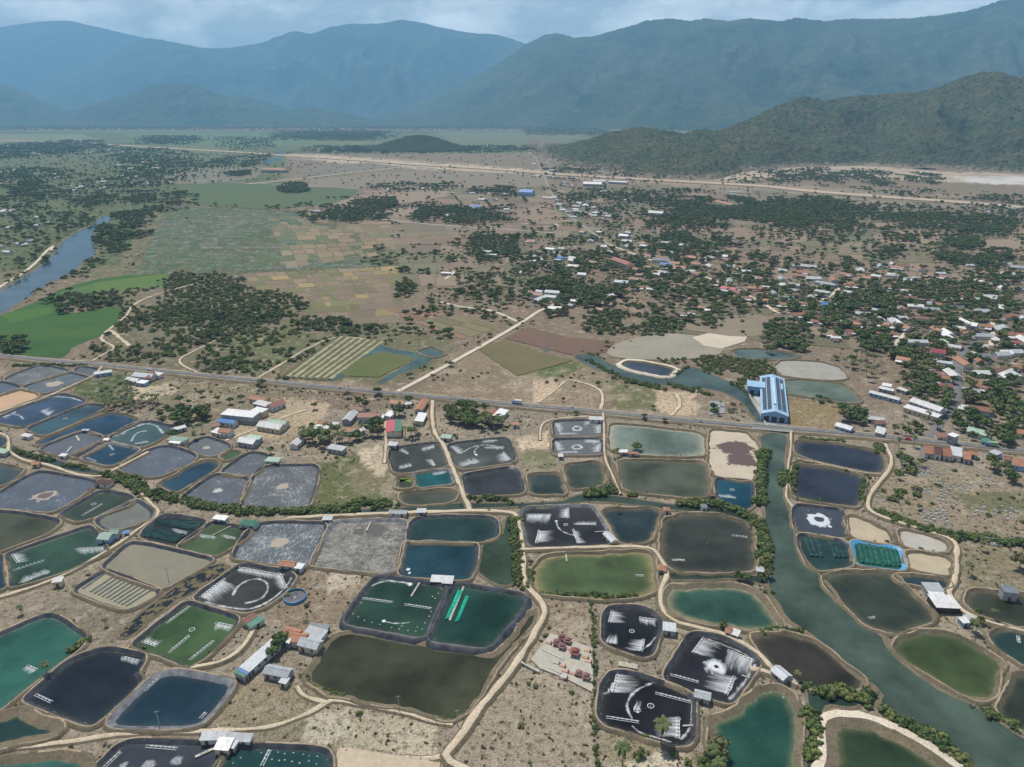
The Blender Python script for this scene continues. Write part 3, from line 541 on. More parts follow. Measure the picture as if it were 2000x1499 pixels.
# ------------------------------------------------------------------ ground sheet with land cover
COVER = [  # (plan polygon, soil or grass colour, ragged edge in px) painted in order
 ([(-900,216),(3000,216),(3000,252),(-900,249)], (.05,.07,.038), 1),
 ([(-600,255),(2600,255),(2600,330),(-600,330)], (.115,.15,.075), 4),
 ([(320,398),(575,408),(700,450),(800,520),(560,540),(250,545)], (.10,.115,.062), 26),
 ([(-600,330),(420,325),(560,345),(300,400),(230,520),(-600,560)], (.095,.13,.058), 6),
 ([(560,300),(1100,300),(1060,390),(800,420),(560,370)], (.24,.19,.135), 5),
 ([(900,330),(2600,330),(2600,420),(900,420)], (.23,.18,.13), 5),
 ([(1400,337),(1560,322),(1700,325),(1850,336),(2060,340),(2060,364),(1880,358),(1700,348),(1500,350),(1400,356)], (.38,.30,.23), 5),
 ([(1860,345),(2060,345),(2060,362),(1900,358)], (.48,.46,.43), 3),
 ([(560,300),(820,312),(1100,336),(1400,352),(2060,395),(2060,412),(1400,368),(1100,350),(800,330),(560,312)], (.33,.26,.19), 4),
 ([(540,300),(640,303),(800,316),(900,322),(1080,335),(1100,346),(900,334),(800,330),(640,316)], (.42,.34,.25), 9),
 ([(170,560),(330,545),(560,570),(600,610),(540,690),(480,735),(220,715),(170,650)], (.17,.15,.095), 12),
 ([(240,560),(520,575),(570,605),(500,650),(330,655),(240,620)], (.20,.175,.115), 14),
 ([(440,650),(560,640),(640,655),(560,720),(470,735)], (.14,.15,.07), 8),
 ([(640,640),(760,640),(880,660),(900,700),(770,750),(560,745)], (.16,.15,.085), 8),
 ([(870,690),(960,685),(1100,760),(1000,790),(830,770)], (.27,.205,.14), 10),
 ([(1000,735),(1150,700),(1190,740),(1160,800),(1000,785)], (.30,.23,.16), 8),
 ([(1010,720),(1110,700),(1140,715),(1090,740),(1020,740)], (.10,.14,.04), 6),
 ([(1190,745),(1290,755),(1300,805),(1190,800)], (.17,.165,.08), 8),
 ([(1280,760),(1360,770),(1365,810),(1300,815),(1275,790)], (.40,.31,.21), 10),
 ([(1040,745),(1080,740),(1090,760),(1060,785),(1040,788)], (.45,.34,.24), 5),
 ([(1535,780),(1640,790),(1640,845),(1535,835)], (.28,.21,.11), 6),
 ([(190,735),(300,770),(330,760),(240,730)], (.10,.13,.05), 4),
 ([(130,748),(250,738),(215,790),(150,775)], (.10,.125,.05), 5),
 ([(320,740),(560,755),(520,800),(400,830),(300,800)], (.24,.20,.13), 8),
 ([(250,755),(330,750),(350,765),(290,782),(250,782)], (.48,.40,.29), 3),
 ([(430,835),(560,780),(640,790),(620,850),(480,860)], (.36,.28,.19), 8),
 ([(520,860),(600,840),(700,850),(690,880),(560,880)], (.34,.27,.19), 8),
 ([(625,905),(700,880),(760,890),(770,975),(740,990),(610,990)], (.13,.145,.06), 10),
 ([(680,910),(750,905),(760,960),(690,970)], (.22,.19,.11), 10),
 ([(690,880),(745,870),(765,895),(755,935),(720,920)], (.44,.36,.26), 8),
 ([(1010,855),(1070,845),(1078,875),(1015,880)], (.48,.38,.27), 6),
 ([(1020,885),(1080,882),(1095,912),(1030,920)], (.20,.20,.11), 5),
 ([(580,1120),(720,1112),(660,1215),(570,1240),(520,1200)], (.26,.20,.14), 8),
 ([(640,1110),(700,1108),(700,1140),(640,1160)], (.38,.32,.25), 8),
 ([(900,1420),(1060,1230),(1155,1270),(1165,1550),(880,1550)], (.33,.275,.205), 8),
 ([(1060,1165),(1150,1170),(1150,1235),(1060,1260)], (.29,.23,.165), 6),
 ([(680,1385),(860,1410),(850,1475),(660,1470)], (.35,.30,.22), 8),
 ([(600,1390),(680,1380),(690,1430),(600,1470)], (.42,.37,.29), 10),
 ([(430,1340),(600,1340),(640,1370),(520,1420),(420,1415)], (.30,.245,.165), 8),
 ([(190,1170),(260,1205),(220,1260),(160,1240),(60,1180)], (.22,.19,.14), 6),
 ([(1700,930),(2000,930),(2060,1060),(1720,1000)], (.30,.24,.165), 10),
 ([(1860,960),(2060,960),(2060,1010),(1900,1000)], (.17,.165,.09), 10),
 ([(1880,1060),(2060,1070),(2060,1150),(1890,1150)], (.26,.215,.14), 8),
 ([(1180,1420),(1350,1450),(1400,1550),(1180,1550)], (.27,.23,.15), 8),
 ([(1230,1485),(1330,1455),(1370,1550),(1200,1550)], (.40,.35,.26), 5),
]
def build_ground():
    nr, ncl = 520, 560
    d = np.geomspace(90, 45000, nr); u = np.linspace(-1.5, 1.5, ncl); u = np.sign(u) * np.abs(u) ** 1.12
    Y, U = np.meshgrid(d, u, indexing='ij'); X = U * (Y * CP + CAMH * SP)
    P = np.stack([X.ravel(), Y.ravel()], -1); px = PX(P)
    col = np.tile(np.array([.265, .222, .168]), (len(P), 1))
    far = px[:, 1] < 800; col[far] = (.215, .165, .118)
    n1 = fbm(P[:, 0] / 60, P[:, 1] / 60, 4, 3); n2 = fbm(P[:, 0] / 14, P[:, 1] / 14, 3, 9)
    wx = (fbm(P[:, 0] / 9, P[:, 1] / 9, 3, 21) - .5) * 2; wy = (fbm(P[:, 0] / 9, P[:, 1] / 9, 3, 33) - .5) * 2
    nb = fbm(P[:, 0] / 380, P[:, 1] / 520, 3, 5)
    col = np.where(((px[:, 1] < 560) & (nb > .54))[:, None], np.array([.17, .155, .09]), col)
    for poly, c, rag in COVER:
        q = px + np.stack([wx * rag * 1.6, wy * rag * .6], -1); m = inpoly(q, poly); col[m] = np.array(c) * (1.25 if c[0] > .34 else .92)
    g = np.clip((n1 - .52) * 4, 0, .5)[:, None] * np.where(px[:, 1] > 720, .35, .6)[:, None]; col = col * (1 - g) + np.array([.13, .135, .07]) * g * 1.0
    b = np.clip((n2 - .60) * 5, 0, .6)[:, None] * np.where(px[:, 1] > 720, 1, .25)[:, None]; col = col * (1 - b) + np.array([.38, .31, .225]) * b
    # far plain: strips of crops
    fm = (px[:, 1] < 300) & (px[:, 1] > 200); st = vnoise(P[:, 0] / 900, P[:, 1] / 260, 41)
    col[fm] = col[fm] * (.7 + .7 * st[fm, None]); col = np.clip(col, .01, .8)
    a = (np.arange(nr - 1)[:, None] * ncl + np.arange(ncl - 1)[None]).ravel()
    F = np.c_[a, a + 1, a + ncl + 1, a + ncl]
    t = NT('ground_cover'); base = t.attr('cov', 'Color')
    n = t.noise(.40, 9, .74); g = t.noise(1.3, 5, .7); w = t.noise(.13, 8, .7); v = t.noise(.02, 4, .6)
    c = t.mix(t.math('MULTIPLY', t.ramp(n, .49, .62), .80), base, (.068, .062, .040))
    c = t.mix(t.math('MULTIPLY', t.ramp(w, .53, .64), .55), c, (.43, .375, .295))
    c = t.mix(t.math('MULTIPLY', t.ramp(v, .5, .75), .25), c, (.14, .125, .07))
    c = t.mix(.85, c, t.ramp(g, .30, .70, (.38, .38, .38), (1.5, 1.5, 1.5)), 'MULTIPLY')
    t.bump(n, .8, .6)
    m = t.done(c, .97, .08)
    struct('ground', mesh_np('ground', np.c_[P, np.zeros(len(P))], F, m, dict(cov=col)))
build_ground()

ZL = [.05]
def zlift(): ZL[0] += .004; return ZL[0]
def fieldmat(c, c2, rows=0.0, rot=0.0, wet=0.0):
    key = 'field_%s_%s_%s_%s' % (c, c2, round(rows, 2), wet)
    def f():
        t = NT(key); n = t.noise(.03, 5, .62); n2 = t.noise(.5, 4, .65)
        col = t.mix(t.ramp(n, .35, .65), c, c2)
        col = t.mix(.45, col, t.ramp(n2, .25, .75, (.55, .55, .55), (1.25, 1.25, 1.25)), 'MULTIPLY')
        if rows:
            w = t.t.nodes.new('ShaderNodeTexWave'); w.inputs['Scale'].default_value = rows; w.inputs['Distortion'].default_value = 1.5
            mp = t.t.nodes.new('ShaderNodeMapping'); mp.inputs['Rotation'].default_value = (0, 0, rot); t.L(t.geo.outputs['Position'], mp.inputs[0]); t.L(mp.outputs[0], w.inputs[0])
            col = t.mix(.3, col, t.ramp(w.outputs['Fac'], .2, .8, (.5, .5, .5), (1.1, 1.1, 1.1)), 'MULTIPLY')
        return t.done(col, .9, .15)
    return mat(key, f)
def field(pts, c, c2, label, rows=0.0, rot=0.0, name='field', it=0):
    P = ccw(G(*np.array(pts, float).T, 0))
    if it: P = chaikin(P, it)
    z = zlift()
    return struct(name, mesh_np(name, np.c_[P, np.full(len(P), z)], [tuple(range(len(P)))], fieldmat(c, c2, rows, rot)), label)
def ptmix(C, u, v):
    return (C[0] * (1 - u) + C[1] * u) * (1 - v) + (C[3] * (1 - u) + C[2] * u) * v
ROWS = []
def paddy(quad, nu, nv, pal, label, clip=None, wet=0, hedge=0.0):
    """block of diked plots: every plot its own quad sheet, with bare dike between"""
    C = [G(x, y, 0) for x, y in quad]; V = []; F = []; cols = []
    us = np.linspace(0, 1, nu + 1); vs_ = np.linspace(0, 1, nv + 1); z = zlift(); ZL[0] += .03
    for b in range(nv):
        off = rng.uniform(-.35, .35) / nu
        uu = us.copy(); uu[1:-1] += off + rng.uniform(-.34, .34, nu - 1) / nu
        for a in range(nu):
            va = vs_[b] + (rng.uniform(-.1, .1) / nv if b else 0); vb = vs_[b + 1]
            q = [ptmix(C, uu[a], va), ptmix(C, uu[a + 1], va), ptmix(C, uu[a + 1], vb), ptmix(C, uu[a], vb)]
            m = sum(q) / 4
            if clip is not None and not inpoly(PX(m)[None], clip)[0]: continue
            sz = np.linalg.norm(q[1] - q[0]); k = max(.8, 1 - 1.6 / max(sz, 4))
            k_ = int(np.clip((fbm(m[0] / 130, m[1] / 170, 3, 7) - .28) / .44 + rng.normal() * .13, 0, .999) * len(pal)); c = np.array(pal[k_]) * rng.uniform(.86, 1.14)
            if rng.random() < .10: continue
            n0 = len(V)
            for p in q:
                p = m + (p - m) * k; V.append((p[0], p[1], z)); cols.append(c)
            F.append((n0, n0 + 1, n0 + 2, n0 + 3))
            if hedge:
                for e0, e1 in ((0, 1), (1, 2)):
                    if rng.random() < hedge: ROWS.append((q[e0], q[e1]))
    def f():
        t = NT('paddy_plots_%d' % wet); n = t.noise(.35, 5, .68); n2 = t.noise(.05, 4, .6)
        c = t.mix(.55, t.attr('cov', 'Color'), t.ramp(n, .25, .75, (.5, .5, .5), (1.3, 1.3, 1.3)), 'MULTIPLY')
        rg = .9
        if wet:
            wf = t.ramp(t.math('ADD', t.math('MULTIPLY', n2, .6), t.math('MULTIPLY', n, .4)), .50, .62); c = t.mix(t.math('MULTIPLY', wf, .42), c, (.20, .215, .205)); rg = t.math('SUBTRACT', .9, t.math('MULTIPLY', wf, .55))
        return t.done(c, rg, .2)
    F2 = np.array(F); V = np.array(V)
    e1 = V[F2[0][1]] - V[F2[0][0]]; e2 = V[F2[0][3]] - V[F2[0][0]]
    if e1[0] * e2[1] - e1[1] * e2[0] < 0: F2 = F2[:, ::-1].copy()
    return struct('paddy_field', mesh_np('paddy_field', V, F2, mat('paddy_plots_%d' % wet, f), dict(cov=np.array(cols))), label)

# river, canals
def water_body(name, pts, c, label, it=2, bank=2.5, z=.30, bankmat=None):
    P = ccw(G(*np.array(pts, float).T, 0)); P = chaikin(P, it); per = np.linalg.norm(np.diff(np.vstack([P, P[:1]]), axis=0), axis=1).sum()
    P = resample(P, int(np.clip(per / 5, 40, 260))); P = P + normals(P) * ((vnoise(P[:, 0] / 9, P[:, 1] / 9, 77) - .5) * 2.2)[:, None]
    N = normals(P); Q = P + N * (bank * (.7 + .9 * vnoise(P[:, 0] / 6, P[:, 1] / 6, 3)))[:, None]; n = len(P)
    o = struct(name, mesh_np(name, np.c_[P, np.full(n, z)], [tuple(range(n))], watermat(c, wave=.2, edgef=.0)), label)
    a = np.arange(n); b = (a + 1) % n
    V = np.vstack([np.c_[P - N * .3, np.full(n, z - .05)], np.c_[(P + Q) / 2, np.full(n, z + .25)], np.c_[Q, np.full(n, .0)]])
    F = np.vstack([np.c_[a, a + n, b + n, b], np.c_[a + n, a + 2 * n, b + 2 * n, b + n]])
    struct(name + '_bank', mesh_np(name + '_bank', V, F[:, ::-1].copy() if False else F, bankmat or M_EARTH), None)
    return o
CANAL_C = (.062, .092, .070)
WATERS = [
 ('river', [(-60,600),(0,570),(60,535),(95,510),(110,490),(130,465),(160,450),(183,440),(192,428),(205,421),(219,424),(214,432),(192,446),(180,462),(184,480),(190,490),(178,505),(160,515),(130,540),(100,550),(62,575),(30,598),(0,615),(-60,640)], (.028,.062,.090), 'blue river bending between trees and rice fields', 2, 4),
 ('canal', [(1482,846),(1490,880),(1497,940),(1494,1000),(1492,1060),(1499,1110),(1504,1150),(1527,1190),(1547,1215),(1592,1240),(1642,1290),(1692,1330),(1717,1345),(1722,1365),(1705,1385),(1762,1408),(1822,1438),(1902,1498),(1950,1545),(2080,1545),(2040,1470),(2010,1450),(1960,1420),(1920,1390),(1890,1375),(1850,1360),(1800,1330),(1745,1285),(1725,1262),(1718,1242),(1700,1232),(1660,1202),(1620,1157),(1598,1122),(1573,1102),(1553,1062),(1543,1010),(1528,960),(1533,890),(1540,848)], CANAL_C, 'grey green canal curving from the road bridge past the ponds', 1, 2),
 ('canal', [(1482,832),(1462,800),(1430,772),(1395,762),(1360,757),(1310,755),(1235,745),(1195,732),(1120,702),(1126,694),(1150,690),(1190,712),(1235,728),(1300,745),(1330,728),(1350,715),(1378,728),(1410,742),(1440,752),(1458,765),(1478,790),(1505,822),(1530,838)], (.055,.085,.072), 'creek widening towards the bridge beside the blue warehouse', 1, 2),
 ('canal', [(560,1003),(640,1001),(760,995),(880,985),(990,984),(1090,984),(1130,966),(1200,968),(1290,985),(1350,990),(1420,996),(1484,1022),(1484,1032),(1420,1003),(1330,999),(1270,991),(1190,982),(1140,978),(1100,990),(990,992),(880,995),(760,1006),(640,1010),(560,1008)], (.045,.068,.050), 'narrow creek lined with mangrove across the ponds', 1, 1.5),
 ('canal', [(1182,890),(1192,890),(1204,960),(1192,966)], (.06,.075,.055), 'short straight ditch between two olive ponds', 1, 1.2),
 ('canal', [(945,1062),(975,1052),(985,1040),(990,1010),(1003,1008),(1010,1100),(1006,1143),(985,1148),(934,1128),(938,1095)], (.038,.062,.036), 'olive side canal beside the sandy track', 1, 1.5),
 ('canal', [(1300,1121),(1400,1124),(1490,1124),(1500,1140),(1480,1142),(1440,1133),(1360,1131),(1305,1134)], (.035,.05,.035), 'narrow ditch between rounded ponds', 1, 1.2),
 ('canal', [(20,870),(35,878),(60,890),(110,900),(160,915),(230,925),(260,945),(225,930),(150,922),(90,906),(40,895),(18,882)], (.03,.045,.045), 'dark ditch below the curving track', 1, 1.5),
 ('canal', [(222,1245),(258,1215),(330,1160),(400,1108),(445,1102),(430,1125),(350,1170),(290,1215),(262,1240),(240,1251)], (.012,.016,.018), 'black ditch beside the bright green pond', 1, 1.2),
 ('canal', [(1580,1345),(1605,1350),(1660,1355),(1690,1378),(1660,1385),(1610,1372),(1600,1400),(1606,1480),(1600,1545),(1572,1545),(1580,1460),(1585,1385)], (.03,.055,.042), 'side channel under mangroves beside the pale dyke', 1, 1.2),
 ('canal', [(620,742),(640,735),(675,712),(700,695),(742,672),(760,680),(815,690),(845,700),(838,712),(800,725),(760,742),(745,750),(735,748),(770,728),(800,710),(812,702),(760,692),(745,690),(700,715),(672,728),(680,735),(650,745)], (.055,.10,.082), 'green moat around the square grass plot', 0, 1.5),
 ('canal', [(1050,680),(1075,672),(1085,676),(1070,688)], (.10,.10,.115), 'small puddle in the dark grassland', 1, 1),
 ('river', [(510,318),(530,312),(545,302),(548,296),(536,288),(524,284),(530,284),(545,290),(556,298),(552,306),(538,315),(520,322)], (.06,.10,.12), 'far bend of the river beside the orange roofed school', 1, 3),
]
for a in WATERS: 
    o_ = water_body(a[0], a[1], a[2], a[3], a[4], a[5])
    if a[3].startswith('black ditch'):
        t = NT('algae_ditch'); n = t.noise(.22, 6, .7); k = t.ramp(n, .50, .54); o_.data.materials[0] = t.done(t.mix(k, (.012, .016, .02), t.mix(t.noise(1.2, 4), (.09, .075, .035), (.17, .14, .075))), t.math('ADD', .12, t.math('MULTIPLY', k, .8)), .2)
WATER_PX = [np.array(a[1], float) for a in WATERS]

# crisp fields
GRN, GRN2 = (.040,.105,.025), (.075,.135,.035)
field([(-60,618),(0,618),(70,590),(130,560),(215,540),(322,534),(322,560),(230,566),(150,575),(115,590),(110,610),(160,612),(220,597),(238,605),(232,625),(205,660),(120,668),(20,672),(-60,668)], GRN, (.06,.12,.03), 'bright green rice field between river and scrub', .12, .2, it=1)
field([(-60,662),(60,664),(185,660),(140,680),(135,690),(120,700),(60,697),(-60,688)], (.035,.095,.025), (.05,.11,.03), 'green rice strip along the paved road', .1, 0)
field([(180,553),(325,535),(322,560),(190,572)], (.085,.15,.035), (.10,.15,.045), 'yellow green rice plots beside the river bend')
field([(115,572),(180,555),(190,572),(140,585)], (.09,.15,.05), (.07,.13,.04), 'light green rice plot beside the river bend')
field([(0,612),(100,600),(105,612),(20,632)], (.07,.14,.03), (.05,.12,.03), 'light green rice stripe')
WETP = [(.065,.105,.045),(.072,.108,.05),(.085,.115,.06),(.062,.10,.045),(.098,.115,.072),(.125,.13,.098),(.075,.11,.05)]
paddy([(330,405),(575,415),(760,520),(265,535)], 26, 24, WETP, 'wide wet green paddy land with silvery water', wet=1, clip=[(335,412),(420,400),(575,415),(640,440),(595,468),(690,500),(760,520),(620,524),(540,538),(430,524),(330,540),(262,535),(300,480),(305,450)])
paddy([(520,420),(900,440),(900,478),(560,525)], 16, 12, [(.20,.16,.10),(.17,.155,.09),(.24,.18,.11),(.13,.14,.07),(.22,.19,.12)], 'tan and green stubble plots in the middle of the plain')
paddy([(470,535),(780,520),(790,600),(560,618)], 11, 9, [(.24,.19,.095),(.20,.165,.09),(.17,.145,.085),(.22,.17,.11),(.16,.155,.07),(.28,.215,.10)], 'ochre harvested paddy plots', clip=[(470,530),(790,515),(790,605),(560,625),(520,600)])
paddy([(545,605),(770,590),(780,632),(545,640)], 5, 3, [(.22,.18,.085),(.18,.145,.10),(.16,.145,.07)], 'brown and yellow stubble plots beside the scrub')
paddy([(735,600),(790,592),(985,640),(905,665)], 4, 4, [(.25,.155,.10),(.23,.145,.095),(.27,.165,.11),(.17,.15,.08)], 'reddish brown ploughed plots beside the white road')
BRN = [(.21,.155,.11),(.19,.15,.108),(.235,.175,.125),(.165,.135,.095),(.20,.165,.115),(.15,.14,.085)]
paddy([(1180,428),(2060,440),(2060,560),(1120,520)], 26, 9, BRN, 'brown dry plots among groves behind the village', hedge=.34)
paddy([(760,440),(1180,440),(1120,560),(790,560)], 10, 7, BRN, 'reddish brown plots around the grove village', hedge=.34)
paddy([(1080,520),(2060,560),(2060,720),(1300,650)], 20, 9, BRN, 'dry garden plots of the villages', hedge=.34)
paddy([(560,372),(1180,372),(1180,430),(700,440)], 12, 6, BRN, 'brown plots below the old highway', hedge=.34)
paddy([(1150,362),(2060,385),(2060,435),(1150,425)], 22, 5, BRN, 'dry plots along the highway embankment', hedge=.34)
field([(345,362),(520,352),(700,372),(690,385),(640,400),(520,410),(380,400)], (.075,.118,.05), (.10,.125,.065), 'green field in front of the highway works')
field([(930,680),(985,665),(1060,690),(1120,705),(1010,735),(965,705)], (.13,.12,.055), (.16,.13,.07), 'dark olive grassland beside the white road')
field([(985,662),(1030,640),(1110,660),(1200,668),(1180,690),(1120,695),(1060,680)], (.17,.10,.075), (.14,.10,.07), 'reddish wet meadow')
field([(1180,690),(1210,668),(1290,650),(1400,660),(1420,690),(1360,702),(1280,705),(1200,700)], (.30,.27,.21), (.25,.23,.18), 'grey salt flat beside the creek', it=1)
field([(1352,660),(1390,650),(1460,655),(1455,668),(1410,682),(1375,676)], (.55,.48,.38), (.48,.42,.33), 'bright sandy basin on the salt flat')
field([(1320,640),(1400,618),(1500,612),(1500,655),(1440,660),(1370,650)], (.24,.20,.145), (.21,.17,.12), 'tan dry plots beside the sandy basin', it=1)
field([(672,712),(748,688),(808,700),(800,708),(740,738),(672,735),(660,725)], (.10,.125,.04), (.13,.14,.055), 'square grass plot inside the green moat', .15, .6)
field([(545,738),(660,657),(750,668),(640,745)], (.12,.115,.06), (.10,.10,.05), 'bare plot with long planted ridges')
field([(660,1466),(680,1460),(860,1492),(850,1550),(640,1550)], (.48,.40,.29), (.44,.36,.26), 'bare fenced sandy lot with seedlings')
field([(1037,1290),(1075,1238),(1157,1268),(1159,1355),(1100,1325),(1055,1308)], (.45,.42,.36), (.38,.35,.29), 'sandy grave compound', name='yard')
field([(1460,760),(1495,752),(1535,828),(1533,838),(1498,834)], (.45,.44,.42), (.40,.39,.37), 'concrete yard of the blue warehouse', name='yard')
field([(1385,785),(1415,785),(1415,808),(1385,812)], (.30,.31,.32), (.26,.27,.28), 'grey concrete slab beside the creek', name='yard')
for q in ([(520,362),(800,331),(1090,345),(1060,371),(760,368),(600,366)],): field(q, (.22,.18,.13), (.20,.17,.125), 'brown fallow plain below the highway works', it=1)
field([(570,330),(720,318),(790,327),(640,345)], (.19,.17,.125), (.17,.155,.12), 'grey brown fallow field between the dirt roads')
field([(270,360),(350,330),(520,325),(500,350),(390,360)], (.18,.165,.115), (.16,.155,.11), 'olive fallow field near the left village')
field([(250,262),(600,258),(620,285),(430,285),(240,278)], (.10,.155,.075), (.12,.16,.08), 'far green field below the hills')
field([(-60,262),(160,262),(200,276),(-60,280)], (.18,.19,.11), (.15,.17,.10), 'far yellowish field below the hills')
field([(850,258),(1150,262),(1100,280),(880,278)], (.15,.16,.095), (.13,.15,.09), 'far pale field behind the small hill')
for (q, l) in (([(1080,540),(1160,532),(1175,548),(1090,558)],'tan square field near the school'),([(1390,560),(1480,548),(1500,575),(1420,582)],'tan field beside the village lane'),([(1500,540),(1590,520),(1600,535),(1510,552)],'brown field above the village'),([(1250,440),(1480,445),(1560,470),(1400,468),(1240,452)],'long tan field below the green wood'),([(1500,445),(1560,440),(1590,470),(1520,480)],'tan clearing beside the green wood'),([(1700,455),(1830,450),(1850,475),(1720,480)],'pale clearing among dark groves'),([(1900,470),(2060,465),(2060,500),(1910,495)],'pale field behind the eucalyptus grove'),([(1780,600),(1880,590),(1900,612),(1800,622)],'brown orchard field in the village'),([(700,420),(800,402),(850,410),(760,430)],'brown field between groves'),([(640,400),(720,378),(900,372),(860,390),(720,405)],'reddish fallow land behind the green field'),([(1000,410),(1060,402),(1110,425),(1090,440),(1020,438)],'bare levelled building plot'),([(1640,535),(1720,530),(1730,545),(1650,550)],'brown field inside the village'),([(850,520),(960,500),(980,515),(870,535)],'red brown clearing'),([(1230,575),(1300,560),(1350,580),(1300,600)],'bare field beside palm gardens')):
    c = rng.uniform(.85, 1.15); field(q, (.26*c,.195*c,.14*c), (.22*c,.17*c,.125*c), l, it=1)
0 and field([(300,455),(330,440),(430,470),(560,450),(520,490),(380,505)], (.11,.13,.075), (.14,.135,.10), 'wet strip inside the paddy land', it=1)

# ridged beds
bed_root = thing('planted_ridges', 'long parallel earth ridges of pale crops beside the moat', 'field', (*G(640, 705), 0))
bc = G(640, 705)
for k in range(7):
    a = G(560 + k * 14, 738 + k * .6, 0); b = G(668 + k * 13, 659 + k * 1.6, 0); d = b - a; L = np.linalg.norm(d); n = np.array([-d[1], d[0]]) / L
    V = []; F = []; m = 24
    for j in range(m + 1):
        p = a + d * j / m - bc; w = 2.0 + .5 * rng.uniform(-1, 1)
        for o_, z_ in ((-w, .1), (-w * .35, 1.0 + .3 * rng.uniform()), (w * .35, 1.0), (w, .1)): V.append((*(p + n * o_), z_))
    for j in range(m):
        for q in range(3): F.append((j * 4 + q, j * 4 + q + 1, j * 4 + q + 5, j * 4 + q + 4))
    link('ridge', mesh_np('ridge', V, F, soil('ridge_crop', (.42,.38,.26), (.32,.30,.18), s1=.3)), bed_root)

# ------------------------------------------------------------------ roads and tracks
ROADS = []
def ribbon(name, pts, w, m, z=.4, skirt=1.2, label=None, rough=.0, px=True, it=2, zs=None):
    P = chaikin([G(x, y, z) for x, y in pts] if px else pts, it, False); L = np.linalg.norm(np.diff(P, axis=0), axis=1).sum()
    P = resample(P, int(np.clip(L / (3 if w < 6 else 8), 8, 500)), False); N = normals(P, False); n = len(P)
    j1 = 1 + rough * (vnoise(P[:, 0] / 5, P[:, 1] / 5, 11) - .5); j2 = 1 + rough * (vnoise(P[:, 0] / 5, P[:, 1] / 5, 12) - .5)
    rows = [np.c_[P - N * (w / 2 * j1 + skirt)[:, None], np.full(n, -.05)], np.c_[P - N * (w / 2 * j1)[:, None], np.full(n, z)],
            np.c_[P, np.full(n, z + .03)], np.c_[P + N * (w / 2 * j2)[:, None], np.full(n, z)], np.c_[P + N * (w / 2 * j2 + skirt)[:, None], np.full(n, -.05)]]
    V = np.vstack(rows); a = np.arange(n - 1); F = np.vstack([np.c_[a + k * n, a + k * n + 1, a + (k + 1) * n + 1, a + (k + 1) * n] for k in range(4)])
    me = mesh_np(name, V, F[:, ::-1].copy(), m)
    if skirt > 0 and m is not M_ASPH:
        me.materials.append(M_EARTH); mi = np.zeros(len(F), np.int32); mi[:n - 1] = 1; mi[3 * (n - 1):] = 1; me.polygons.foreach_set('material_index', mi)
    ROADS.append((P, w)); return struct(name, me, label), P
def asph():
    t = NT('asphalt'); n = t.noise(.08, 4, .6); n2 = t.noise(1.2, 4)
    c = t.mix(t.ramp(n, .3, .7), (.135, .135, .138), (.18, .175, .172)); c = t.mix(.4, c, t.ramp(n2, .2, .8, (.6, .6, .6), (1.15, 1.15, 1.15)), 'MULTIPLY'); return t.done(c, .85, .2)
M_ASPH = asph()
MAIN = [(-120,684),(-20,692),(80,703),(180,710),(290,722),(420,735),(560,748),(700,762),(850,775),(1000,790),(1150,802),(1300,817),(1400,826),(1480,833),(1560,838),(1700,850),(1820,862),(1930,873),(2020,882),(2140,893)]
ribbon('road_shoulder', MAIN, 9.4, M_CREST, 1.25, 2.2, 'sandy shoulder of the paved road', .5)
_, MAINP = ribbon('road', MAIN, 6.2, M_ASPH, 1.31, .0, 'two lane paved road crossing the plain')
def dash(P, off, seg, gap, w, z):
    d = np.r_[0, np.cumsum(np.linalg.norm(np.diff(P, axis=0), axis=1))]; N = normals(P, False); V = []; F = []; s = 0
    at = lambda q: np.array([np.interp(q, d, P[:, 0] + N[:, 0] * off), np.interp(q, d, P[:, 1] + N[:, 1] * off)])
    while s < d[-1] - seg:
        a, b = at(s), at(s + seg); t = (b - a) / seg; n = np.array([-t[1], t[0]]) * w / 2; k = len(V)
        V += [(*(a - n), z), (*(b - n), z), (*(b + n), z), (*(a + n), z)]; F.append((k, k + 1, k + 2, k + 3)); s += seg + gap
    return V, np.array(F)
V, F = dash(MAINP, 0, 3, 5, .16, 1.352); struct('road_marking', mesh_np('road_marking', V, F, plain('paint_white', (.62,.62,.58), .8)), 'dashed centre line of the paved road')
